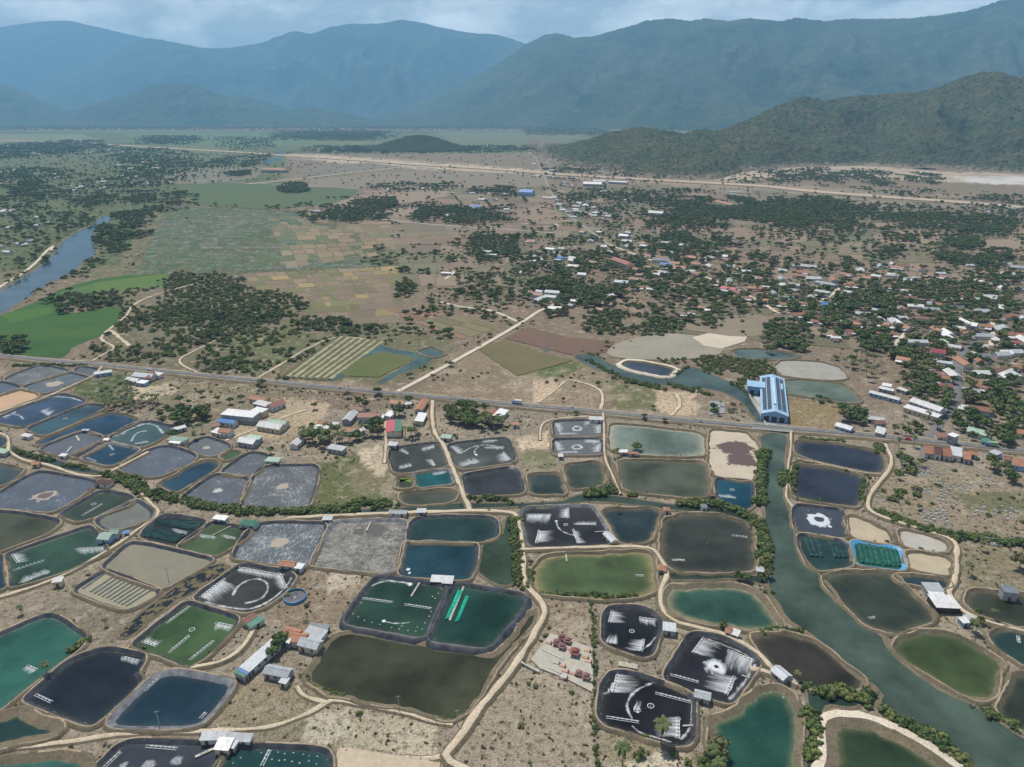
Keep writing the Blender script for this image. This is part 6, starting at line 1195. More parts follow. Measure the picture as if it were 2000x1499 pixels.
for a in ((1016, 372, 1042, 373, 24, 'blue', 10, 'bright blue factory hall near the town'), (1140, 357, 1176, 358, 20, 'white', 7, 'white factory hall below the highway'), (1158, 353, 1182, 353, 16, 'white', 7, 'white hall behind the factory'), (1190, 354, 1226, 356, 9, 'white', 6, 'long thin white hall below the highway'), (1400, 392, 1432, 400, 12, 'orange', 5, 'orange roofed hall at the green wood'), (1268, 413, 1296, 415, 15, 'white', 7, 'pale villa in front of the green wood'), (918, 402, 940, 402, 14, 'blue', 6, 'blue roof in the grove village')):
    house(*a[:6], H=a[6], style='gable', label=a[7], name='hall', cat='building', detail=False)

# ------------------------------------------------------------------ aerators, nets, jetties, tanks
def aerator(q, nm, wl):
    x0, y0, x1, y1 = q; A, B = G(x0, y0, wl), G(x1, y1, wl); d = B - A; L = np.linalg.norm(d)
    if L < 1: return
    c = (A + B) / 2; k = max(2, int(L / 1.5))
    o = thing('paddle_aerator', ' '.join(('white paddlewheel row in the %s' % nm).split()[:16]), 'aerator', (c[0], c[1], wl), math.atan2(d[1], d[0]), 'paddlewheel aerators')
    MB().tube([(-L / 2, 0, .35), (L / 2, 0, .35)], .07, 5).build('shaft', M_PLASTIC, o)
    m = MB()
    for i in range(k):
        x = (i + .5) / k * L - L / 2
        for w in range(4):
            a = w * math.pi / 4 + i; m.box((x, 0, .3), (.28, .7 * abs(math.cos(a)) + .06, .7 * abs(math.sin(a)) + .06))
    pw = m.build('paddle_wheels', M_PLASTIC, o); pw['kind'] = 'stuff'
    f = MB()
    for s in (-1, 1):
        f.box((0, s * .5, .05), (L, .12, .14))
    f.build('float', M_PLASTIC, o)
for q, nm, wl in AER: aerator(q, nm, wl)
def strip_net(quad, n, m, label, z, name='shade_net', cat='net', lift=.25):
    Q = [G(x, y, z) for x, y in quad]; c = sum(Q) / 4; o = thing(name, label, cat, (c[0], c[1], z))
    for i in range(n):
        u0, u1 = (i + .06) / n, (i + .94) / n; V = []; 
        for v in (0, .25, .5, .75, 1):
            a, b = ptmix(Q, u0, v) - c, ptmix(Q, u1, v) - c; zz = lift + rng.uniform(-.12, .12)
            V += [(*a, zz), (*((a + b) / 2), zz + .35), (*b, zz)]
        F = []
        for k in range(4):
            for j in range(2): F.append((k * 3 + j, k * 3 + j + 1, k * 3 + j + 4, k * 3 + j + 3))
        link('net_panel', mesh_np('net_panel', V, F, m), o)
    return o
strip_net([(312,1011),(396,1015),(382,1032),(296,1022)][::-1], 5, M_NET, 'upper block of dark green shade nets', .3) if False else None
strip_net([(308,1016),(300,1025),(385,1036),(395,1020)], 4, M_NET, 'upper block of dark shade netting over the netted pond', .15)
strip_net([(291,1030),(275,1047),(345,1060),(362,1046)], 5, M_NET, 'lower block of dark shade netting over the netted pond', .15)
strip_net([(1566,1050),(1602,1055),(1610,1089),(1582,1087)], 3, M_NET, 'left block of shade netting in the dark canal side pond', .15)
strip_net([(1616,1056),(1650,1061),(1664,1090),(1628,1090)], 4, M_NET, 'right block of shade netting in the dark canal side pond', .15)
M_NET2 = plain('shade_net_green', (.02, .10, .075), .8, .2, .4, .4)
strip_net([(1674,1062),(1712,1067),(1722,1104),(1680,1099)], 4, M_NET2, 'left half of the green netting in the blue rimmed pond', .15)
strip_net([(1716,1068),(1754,1074),(1761,1108),(1726,1105)], 4, M_NET2, 'right half of the green netting in the blue rimmed pond', .15)
strip_net([(894,1154),(905,1156),(877,1209),(869,1211)], 2, M_NETG, 'bright green floating net left of the bamboo walkway', 1.0, 'floating_net')
strip_net([(909,1165),(916,1167),(896,1214),(888,1217)], 2, M_NETG, 'bright green floating net right of the bamboo walkway', 1.0, 'floating_net')
strip_net([(152,1150),(203,1119),(303,1153),(248,1187)], 12, plain('furrow_dark', (.055, .07, .065), .6, .3, .3), 'dark furrow strips across the sand bed pond', .12, 'furrow_liner', 'liner') if False else None
fr = thing('furrow_liner', 'dark plastic furrows laid across the drained sand beds', 'liner', (*G(235, 1155, .1), .1)); fc = G(235, 1155, .1)
for k in range(12):
    t = k / 11; 
    if 1 <= k <= 1: continue
    a = G(160 + t * 84, 1152 + t * 34, .1); b = G(206 + t * 90, 1120 + t * 33, .1); d = b - a; n = np.array([-d[1], d[0]]) / np.linalg.norm(d)
    V = []
    for v in np.linspace(.03, .97, 9):
        p = a + d * v - fc; w = .65 + .15 * rng.uniform(-1, 1); V += [(*(p - n * w), .04), (*p, .28), (*(p + n * w), .04)]
    F = [(j * 3 + q, j * 3 + q + 1, j * 3 + q + 4, j * 3 + q + 3) for j in range(8) for q in range(2)]
    link('furrow', mesh_np('furrow', V, F, plain('furrow_dark', (.06, .078, .075), .6, .3, .3)), fr)
def jetty(x0, y0, x1, y1, w, label, z=1.0, m=None):
    A, B = G(x0, y0, z), G(x1, y1, z); d = B - A; L = np.linalg.norm(d); c = (A + B) / 2
    o = thing('walkway', label, 'walkway', (c[0], c[1], z), math.atan2(d[1], d[0]))
    n = max(3, int(L / 1.6)); MB().box((0, -w * .4, .18), (L, .12, .14)).box((0, w * .4, .18), (L, .12, .14)).build('stringer', M_WOOD, o)
    for i in range(n): MB().box(((i + .5) / n * L - L / 2, 0, .3), (L / n * .9, w, .08)).build('plank', m or plain('pale_plank', (.42, .40, .36), .8), o)
    for s in (-.45, 0, .45): MB().box((L * s, 0, -.5), (.15, w * .8, 1.4)).build('post', M_WOOD, o)
jetty(908,1141,878,1213,.9,'bamboo walkway between the two bright green nets')
jetty(822,1135,803,1166,.8,'thin walkway reaching into the raised bubbling pond')
jetty(716,1038,724,1020,.8,'pale plank walkway in the cracked mud pond', .2)
jetty(381,1480,418,1463,1.0,'wooden walkway from the bright white shed', .2)
jetty(1162,1040,1182,1039,.6,'short white walkway beside the slanting hut', .2)
jetty(1333,1419,1356,1418,.6,'short walkway in the pond with curling foam streaks', .2)
jetty(1105,1080,1107,1098,.7,'row of planks into the wide light green pond', .2)
jetty(130,885,140,873,1.2,'pale walkway at the bottom of the drained blue grey pond', .2)
jetty(149,852,155,862,1.2,'pale walkway at the top of the drained blue grey pond', .2)
jetty(1448,1320,1465,1326,.5,'little white walkway at the ring of foam', .2)
jetty(415,1047,458,1025,.5,'long thin plank across the small grass green pond', .2)
def ring(nm, label, x, y, r, tube, m, z, cat):
    c = G(x, y, z); V = []; F = []; n, k = 40, 6
    for i in range(n):
        a = 2 * math.pi * i / n
        for j in range(k):
            b = 2 * math.pi * j / k; V.append(((r + tube * math.cos(b)) * math.cos(a), (r + tube * math.cos(b)) * math.sin(a), tube * math.sin(b)))
    for i in range(n):
        for j in range(k): F.append((i * k + j, ((i + 1) % n) * k + j, ((i + 1) % n) * k + (j + 1) % k, i * k + (j + 1) % k))
    o = thing(nm, label, cat, (c[0], c[1], z)); link('tube', mesh_np(nm, V, F, m), o); MB().tube([(0, -r, 0), (0, r, 0)], .05, 4).build('tie_line', m, o); return o
for x, y, r, w in ((1271,1379,1.1,'pond with curling foam streaks'),(1234,1233,1.0,'small black aerated pond'),(375,1230,1.1,'bright green pond'),(1105,1025,1.0,'black pond with five aerators'),(1430,957,1.2,'clear blue pond'),(128,818,1.3,'long slate blue pond'),(219,888,1.2,'squarish deep blue pond'),(992,1470,1.0,None),(183,985,1.2,'olive green pond')):
    if w: ring('feeding_ring', 'white floating feeding ring in the %s' % w, x, y, r, .12, M_PLASTIC, .25, 'ring')
def tank():
    c = G(576, 1168); o = thing('round_tank', 'round black pond tank with a blue rim on the dry ground', 'tank', (c[0], c[1], 0)); n = 48; r = 4.9
    def rg(rows, nm, m):
        V = [(rr * math.cos(2*math.pi*i/n), rr * math.sin(2*math.pi*i/n), z) for rr, z in rows for i in range(n)]
        F = [(k*n+i, k*n+(i+1)%n, (k+1)*n+(i+1)%n, (k+1)*n+i) for k in range(len(rows)-1) for i in range(n)]; link(nm, mesh_np(nm, V, F, m), o)
    rg([(r+.15, 0), (r+.1, 1.3), (r-.1, 1.35), (r-.2, 1.0)], 'rim', M_BLUELINER); rg([(r-.2, 1.0), (r-.35, .35)], 'liner', M_LINER)
    m = sandfloor('tank_floor', (.11,.115,.125), (.16,.165,.175), sed=(.25,.22,.18)); rg([(r-.3, .4), (r*.6, .36), (.5, .34)], 'floor', m); rg([(.55, .36), (.01, .5)], 'drain', M_CONC)
tank()
# ------------------------------------------------------------------ graves
M_GRAVE = plain('grave_white', (.42, .41, .38), .8, .2, .2, 1.2); M_GRAVEP = plain('grave_pink', (.45, .27, .22), .8, .2, .2)
def tomb_mesh():
    a = MB().box((0, 0, .2), (1.5, 2.6, .4)).box((0, .1, .55), (1.0, 1.9, .4)).mesh('slab', M_GRAVE)
    b = MB().box((0, 1.25, .9), (1.3, .25, 1.8)).box((0, 1.25, 1.9), (.8, .25, .3)).mesh('headstone', M_GRAVE)
    c = MB().box((-.8, 0, .35), (.12, 2.8, .7)).box((.8, 0, .35), (.12, 2.8, .7)).mesh('kerb', M_GRAVE); return a, b, c
TM = tomb_mesh()
def tomb(x, y, rz, label, group, s=1.0):
    c = G(x, y); o = thing('tomb', label, 'tomb', (c[0], c[1], 0), rz, group, s)
    for nme, me in zip(('slab', 'headstone', 'kerb'), TM): link(nme, me, o)
gz = [((1795,915),(1820,930),14,'tomb in the upper rows of the graveyard'),((1830,945),(1865,975),16,'tomb in the middle rows of the graveyard'),((1785,955),(1820,965),10,'tomb among shrubs in the graveyard'),((1830,975),(1885,990),10,'tomb in the white row of the graveyard'),((1880,935),(1965,960),14,'tomb on the sandy rise of the graveyard'),((1900,990),(1990,1015),20,'tomb in the far corner of the graveyard'),((1800,995),(1850,1020),22,'tomb in the crowded lower rows of the graveyard'),((1715,970),(1760,1000),8,'tomb beside the pale track'),((1860,950),(1885,962),6,'dark stone tomb group of the graveyard')]
for (a, b), (c, d), n, l in [(g[0], g[1], g[2], g[3]) for g in gz]:
    for k in range(n):
        x = a + (c - a) * ((k * .618) % 1) + rng.normal() * 1.5; y = b + (d - b) * (k / n) + rng.normal() * 1.2
        tomb(x, y, -.3 + rng.normal() * .12, 'white ' + l if 'dark' not in l else l, l + 's', rng.uniform(.45, .9))
for x, y in ((1927,1061),(1934,1062),(1941,1063),(1949,1064)): tomb(x, y, -.1, 'white tomb in the lone walled row below the hedge', 'tombs in the lone row', 1.2)
M_TILE = plain('mausoleum_roof', (.25, .13, .12), .7, .3, .2, .8); M_TILER = plain('mausoleum_red', (.26, .085, .075), .6, .3, .15)
def pavilion(x, y, s, m, label):
    c = G(x, y, 2); o = thing('tomb_pavilion', label, 'pavilion', (c[0], c[1], 0), -.35, None, s * .78)
    MB().box((0, 0, .25), (3.6, 3.6, .5)).build('base', M_CONC, o); 
    for a in (-1, 1):
        for b in (-1, 1): MB().box((a * 1.2, b * 1.2, 1.4), (.3, .3, 1.9)).build('column', M_GRAVEP, o)
    MB().box((0, 0, 1.2), (1.5, 1.5, 1.5)).build('sarcophagus', M_GRAVEP, o)
    lo = MB().box((0, 0, 2.65), (4.0, 4.0, .7), 0, .42).build('lower_roof', m, o); MB().box((0, 0, 3.15), (1.5, 1.5, .5)).build('drum', M_GRAVEP, lo)
    up = MB().box((0, 0, 3.7), (2.4, 2.4, .65), 0, .2).build('upper_roof', m, o); MB().tube([(0, 0, 3.9), (0, 0, 4.6)], [.12, .04], 6).build('finial', M_GRAVEP, up)
for k, (x, y) in enumerate(((1087,1253),(1097,1243),(1109,1249),(1098,1260))): pavilion(x, y, .95, M_TILE, 'pink brown tiered tomb pavilion, %s of the group of four' % ('front left', 'rear left', 'rear right', 'front right')[k])
pavilion(1123, 1273, 1.2, M_TILER, 'large bright red tiered tomb pavilion'); pavilion(1131, 1312, .85, M_TILE, 'pink brown tiered tomb pavilion, left of the lower pair'); pavilion(1145, 1319, .95, M_TILE, 'pink brown tiered tomb pavilion, right of the lower pair')
def lowtomb(x, y, label, m):
    c = G(x, y); o = thing('grave', label, 'grave', (c[0], c[1], 0), -.35)
    MB().box((0, 0, .2), (3.0, 2.0, .4)).build('base', M_GRAVEP, o); MB().box((0, 0, .55), (2.2, 1.2, .35)).build('slab', m, o); MB().box((1.3, 0, .9), (.2, 1.6, 1.2)).build('headstone', M_GRAVEP, o)
TANO = plain('grave_orange', (.48, .30, .20), .8)
for x, y, l in ((1146,1273,'orange grave behind the red pavilion'),(1142,1286,'upper orange grave beside the red pavilion'),(1148,1294,'lower orange grave beside the red pavilion'),(1103,1313,'orange grave in the lower row of the compound'),(1097,1303,'tan grave in the lower row of the compound'),(1117,1318,'pink grave in the lower row of the compound'),(1070,1258,'pink grave at the compound corner'),(1110,1270,'pink grave beside the red pavilion'),(1086,1297,'grey grave with a grey headstone'),(1101,1325,'grey grave by the compound fence')): lowtomb(x, y, l, TANO if 'orange' in l else (M_CONC if 'grey' in l else M_GRAVEP))
wall_line([(1059,1270),(1101,1290)], .7, 1.1, M_GRAVE, 'long white bench wall inside the grave compound')
wall_line([(1073,1306),(1096,1317)], .7, 1.0, M_GRAVE, 'short white bench wall inside the grave compound')
wall_line([(1004,1290),(1053,1316)], 1.1, .8, M_GRAVE, 'long white wall outside the grave compound')
wall_line([(1208,1298),(1246,1305)], .6, 2.6, plain('pale_rubble', (.42,.38,.31), .9, .2, .4, 1.5), 'pale block of stacked sandbags between the black ponds', 'sandbag_stack', 0, 'sandbags')
for pts, l in (([(655,1230),(940,1278)], 0),): pass

# ------------------------------------------------------------------ poles and fences
POLE_P = MB().tube([(0, 0, 0), (0, 0, 8.5)], [.19, .11], 6).mesh('post', M_POLE); POLE_A = MB().box((0, 0, 8.0), (2.0, .14, .14)).mesh('crossarm', M_POLE); POLE_I = MB().tube([(0, 0, 8.05), (0, 0, 8.4)], .08, 5).mesh('insulator', M_DARK)
def pole(c, rz, label, group, s=1.0):
    o = thing('utility_pole', label, 'pole', (c[0], c[1], 0), rz, group, s); link('post', POLE_P, o); a = link('crossarm', POLE_A, o)
    for x in (-.85, .85): link('insulator', POLE_I, a, (x, 0, 0))
d = np.r_[0, np.cumsum(np.linalg.norm(np.diff(MAINP, axis=0), axis=1))]; NN = normals(MAINP, False)
for k, s_ in enumerate(np.arange(20, d[-1], 42)):
    p = np.array([np.interp(s_, d, MAINP[:, j] + NN[:, j] * 5.6 * (1 if k % 9 < 6 else -1)) for j in range(2)]); pole(p, .1, 'concrete utility pole beside the paved road', 'utility poles along the paved road')
for x, y, l in ((894,1418,'utility pole at the fork of the sandy tracks'),(330,1136,'utility pole beside the black ditch'),(1010,1245,'utility pole beside the reservoir pond'),(312,1420,'utility pole beside the navy pond with grey rim'),(780,1390,'utility pole on the yellow track'),(1182,960,'utility pole by the short ditch')): pole(G(x, y), .3, l, None, .85)
FP = MB().box((0, 0, .7), (.14, .14, 1.4)).mesh('post', M_WOOD)
def fence(pts, label, step=3.0):
    P = resample(np.array([G(x, y) for x, y in pts]), max(2, int(linelen([G(x, y) for x, y in pts]) / step)), False); c = P[0]; o = thing('fence', label, 'fence', (c[0], c[1], 0))
    for p in P: link('post', FP, o, (p[0] - c[0], p[1] - c[1], rng.uniform(-.2, .1)), rng.uniform(0, 3))
    for zz in (.6, 1.1): MB().tube([(*(p - c), zz) for p in P], .02, 3).build('wire', M_DARK, o)
def linelen(p): return np.linalg.norm(np.diff(np.array(p), axis=0), axis=1).sum()
for pts, l in (([(1060,1312),(1160,1358)],'post fence along the grave compound'),([(655,1374),(760,1392),(870,1420)],'post fence below the yellow track'),([(560,1342),(640,1364)],'post fence behind the grey roofed huts'),([(440,1420),(330,1420),(240,1428)],'post fence above the yellow track'),([(670,1460),(860,1490)],'post fence around the sandy lot'),([(600,1465),(680,1395),(705,1385)],'post fence beside the sandy hollow'),([(560,1130),(540,1200),(600,1140),(670,1112)],'post fence on the dry ground by the round tank'),([(720,1112),(670,1200)],'post fence beside the raised bubbling pond')): fence(pts, l)
def boat(x, y, rz, label):
    c = G(x, y, .3); o = thing('boat', label, 'boat', (c[0], c[1], .32), rz); V = []; F = []
    st = [(-2, .45, .5), (-1, .7, .45), (.5, .7, .45), (1.6, .4, .55), (2.3, .03, .75)]
    for x_, w, h in st: V += [(x_, -w, h), (x_, -w * .6, -.1), (x_, w * .6, -.1), (x_, w, h)]
    for i in range(4):
        for j in range(3): F.append((i * 4 + j, i * 4 + j + 1, i * 4 + j + 5, i * 4 + j + 4))
    F.append((0, 1, 2, 3)); link('hull', mesh_np('hull', V, F, M_WOOD), o); MB().box((-.5, 0, .3), (.25, 1.2, .06)).build('thwart', M_WOOD, o); MB().box((.7, 0, .3), (.25, 1.1, .06)).build('thwart', M_WOOD, o)
boat(1901, 1378, .6, 'small wooden boat moored at the canal bank'); boat(1608, 1126, 1.9, 'small wooden boat in the canal by the netted pond')
for x, y, l in ((445,1218,0),): pass
def vehicle(kind, P, rz, label, colr, z):
    o = thing(kind, label, kind, (P[0], P[1], z), rz); m = plain('paint_%s' % kind + str(colr), colr, .4, .5, .05)
    if kind == 'truck':
        MB().box((-1.0, 0, 1.75), (5.0, 2.3, 2.3)).build('cargo_box', m, o); MB().box((2.4, 0, 1.35), (1.7, 2.2, 1.7), 0, .92).build('cab', plain('cab_paint', (.12, .2, .45), .4, .5, .05), o); MB().box((3.2, 0, 1.7), (.1, 1.8, .7)).build('windscreen', M_DARK, o)
        MB().box((0, 0, .5), (6.6, 1.2, .25)).build('chassis', M_DARK, o); xs, r = (-2.4, 2.3), .45
    elif kind == 'car':
        MB().box((0, 0, .62), (4.2, 1.75, .65)).build('body', m, o); c = MB().box((-.2, 0, 1.2), (2.4, 1.6, .55), 0, .8).build('cabin', M_DARK, o); MB().box((-.2, 0, 1.49), (1.8, 1.25, .05)).build('roof_panel', m, c); xs, r = (-1.3, 1.3), .32
    else:
        MB().box((0, 0, .65), (1.3, .28, .35)).build('body', m, o); MB().box((-.2, 0, 1.15), (.4, .5, .75), 0, .7).build('rider', plain('rider_cloth', (.2, .22, .3)), o); MB().tube([(.5, -.35, 1.0), (.5, .35, 1.0)], .03, 4).build('handlebar', M_DARK, o); xs, r = (-.6, .6), .3
    for x in xs:
        for sd in ((-1, 1) if kind != 'motorbike' else (0,)):
            y = sd * .85; MB().tube([(x, y - .1, r), (x, y + .1, r)], r, 12).build('wheel', M_DARK, o)
dm = np.r_[0, np.cumsum(np.linalg.norm(np.diff(MAINP, axis=0), axis=1))]; NM = normals(MAINP, False)
for k, px_, off, colr, l in (('motorbike', 672, 1.6, (.3,.05,.05), 'motorbike riding past the road junction'), ('motorbike', 1112, -1.6, (.05,.05,.06), 'motorbike on the road above the looping track'), ('car', 300, 1.7, (.6,.6,.6), 'silver car on the paved road by the patchwork compound'), ('truck', 1010, -1.7, (.55,.56,.55), 'box truck on the paved road near the round tree grove'), ('car', 1780, 1.7, (.55,.1,.08), 'red car on the paved road near the village lane'), ('motorbike', 1380, 1.6, (.1,.2,.5), 'motorbike near the concrete slab'), ('truck', 1930, -1.7, (.25,.4,.25), 'green truck on the road by the row houses')):
    q_ = PX(MAINP); j = int(np.argmin(np.abs(q_[:, 0] - px_))); t_ = MAINP[min(j + 1, len(MAINP) - 1)] - MAINP[j - 1]; vehicle(k, MAINP[j] + NM[j] * off, math.atan2(t_[1], t_[0]) + (math.pi if off < 0 else 0), l, colr, 1.36)
for x, y, l in ((380,353.5,'first white truck queuing on the old highway'),(408,354.6,'second white truck queuing on the old highway'),(427,355.2,'dark truck queuing on the old highway'),(484,357.6,'red truck on the old highway near the green field')): vehicle('truck', G(x, y), 0.1, l, (.5,.5,.48) if 'white' in l else ((.3,.06,.05) if 'red' in l else (.08,.08,.1)), .65)
#@@PART4
# ------------------------------------------------------------------ trees
def icolobe(c, r, seed, sq=.8):
    """small lumpy lobe of 20 x 4 faces"""
    import bmesh
    bm = bmesh.new(); bmesh.ops.create_icosphere(bm, subdivisions=2, radius=1); rr = np.random.default_rng(seed)
    V = np.array([v.co[:] for v in bm.verts]); F = [tuple(v.index for v in f.verts) for f in bm.faces]; bm.free()
    V = V * (1 + rr.uniform(-.16, .16, (len(V), 1))); V = V * r * np.array([1, 1, sq]) + c; return V, F
def crown_mesh(name, seed, m, w=1.0, h=1.0, z0=.35, lobes=7, leaves=230, leaf=.085, core=.80):
    """unit tree crown: lumpy lobes and leaf sprays scattered through their shells"""
    rr = np.random.default_rng(seed); V = []; F = []; cs = []
    for i in range(lobes):
        a = 2 * math.pi * (i + rr.uniform(-.3, .3)) / max(1, lobes - 2); rad = (.22 + .10 * rr.uniform()) * w if i < lobes - 2 else .06 * w
        zz = z0 + (1 - z0) * (.34 + .26 * rr.uniform()) if i < lobes - 2 else z0 + (1 - z0) * (.45 + .22 * (i - lobes + 2))
        c = np.array([math.cos(a) * rad, math.sin(a) * rad, zz * h]); r = (.17 + .07 * rr.uniform()) * w; cs.append((c, r))
        v, f = icolobe(c, r * core, seed * 31 + i); n = len(V); V += v.tolist(); F += [tuple(k + n for k in q) for q in f]
    for k in range(leaves):
        c, r = cs[rr.integers(lobes)]; d = rr.normal(size=3); d /= np.linalg.norm(d); d[2] = abs(d[2]) * .9 - .15
        p = c + d * r * rr.uniform(.78, 1.22) * np.array([1, 1, .85]); s = leaf * rr.uniform(.5, 1.25)
        nrm = d + rr.normal(size=3) * .55; nrm /= np.linalg.norm(nrm); t = np.cross(nrm, rr.normal(size=3)); t /= np.linalg.norm(t) + 1e-9; b = np.cross(nrm, t)
        n = len(V); V += [(p + t * s).tolist(), (p + b * s * .6).tolist(), (p - t * s).tolist(), (p - b * s * .6).tolist()]; F.append((n, n + 1, n + 2, n + 3))
    return mesh_np(name, V, F, m)
def trunk_mesh(seed, h=.5, r=.022):
    rr = random.Random(seed); m = MB(); top = (rr.uniform(-.04, .04), rr.uniform(-.04, .04), h)
    m.tube([(0, 0, -.02), (top[0] * .4, top[1] * .4, h * .5), top], [r, r * .75, r * .5], 6)
    for k in range(4):
        a = k * 1.6 + rr.uniform(0, 1); m.tube([(top[0] * .5, top[1] * .5, h * .6), (math.cos(a) * .17, math.sin(a) * .17, h * 1.15)], [r * .5, r * .2], 4)
    return m.mesh('trunk', M_TRUNK)
def palm_meshes(seed, nf=15):
    rr = random.Random(seed); lean = (rr.uniform(-.08, .08), rr.uniform(-.08, .08)); H = .80
    t = MB().tube([(0, 0, -.02), (lean[0] * .3, lean[1] * .3, H * .5), (lean[0], lean[1], H)], [.020, .014, .012], 6).mesh('trunk', M_TRUNK)
    V = []; F = []
    for k in range(nf):
        a = 2 * math.pi * k / nf + rr.uniform(-.2, .2); el = rr.uniform(.15, 1.0); L = rr.uniform(.30, .40); st = 5; ca, sa = math.cos(a), math.sin(a)
        p = np.array([lean[0], lean[1], H]); e = el; n0 = len(V)
        for i in range(st + 1):
            w = .055 * math.sin(math.pi * (.12 + .8 * i / st)) + .006; sd = np.array([-sa, ca, 0]) * w; V += [(p + sd - (0, 0, w * .45)).tolist(), p.tolist(), (p - sd - (0, 0, w * .45)).tolist()]
            p = p + np.array([ca * math.cos(e), sa * math.cos(e), math.sin(e)]) * L / st; e -= .38
        for i in range(st):
            for j in range(2): F.append((n0 + i * 3 + j, n0 + i * 3 + j + 1, n0 + i * 3 + j + 4, n0 + i * 3 + j + 3))
    return t, mesh_np('crown', V, F, M_PALM)
BT = [(trunk_mesh(i), crown_mesh('crown', 100 + i, M_LEAF[(0, 0, 1, 0, 1, 2)[i]], w=(1.15, 1.0, .9, 1.3, .75, 1.05)[i], h=(.95, 1, 1, .9, 1.05, 1)[i], z0=(.28, .3, .32, .3, .22, .34)[i])) for i in range(6)]
PT = [palm_meshes(40 + i, (14, 16, 13)[i]) for i in range(3)]
ST = [crown_mesh('shrub', 200 + i, M_LEAF[(0, 1, 2, 1)[i]], w=1.5, h=.8, z0=.0, lobes=6, leaves=120, leaf=.13, core=.85) for i in range(4)]
DT = [crown_mesh('tuft', 300 + i, (plain('tuft_straw', (.15, .125, .075), .95, .05), plain('tuft_dead', (.085, .075, .055), .95, .05), M_LEAF[2])[i], w=1.8, h=.6, z0=.0, lobes=4, leaves=60, leaf=.16, core=.7) for i in range(3)]
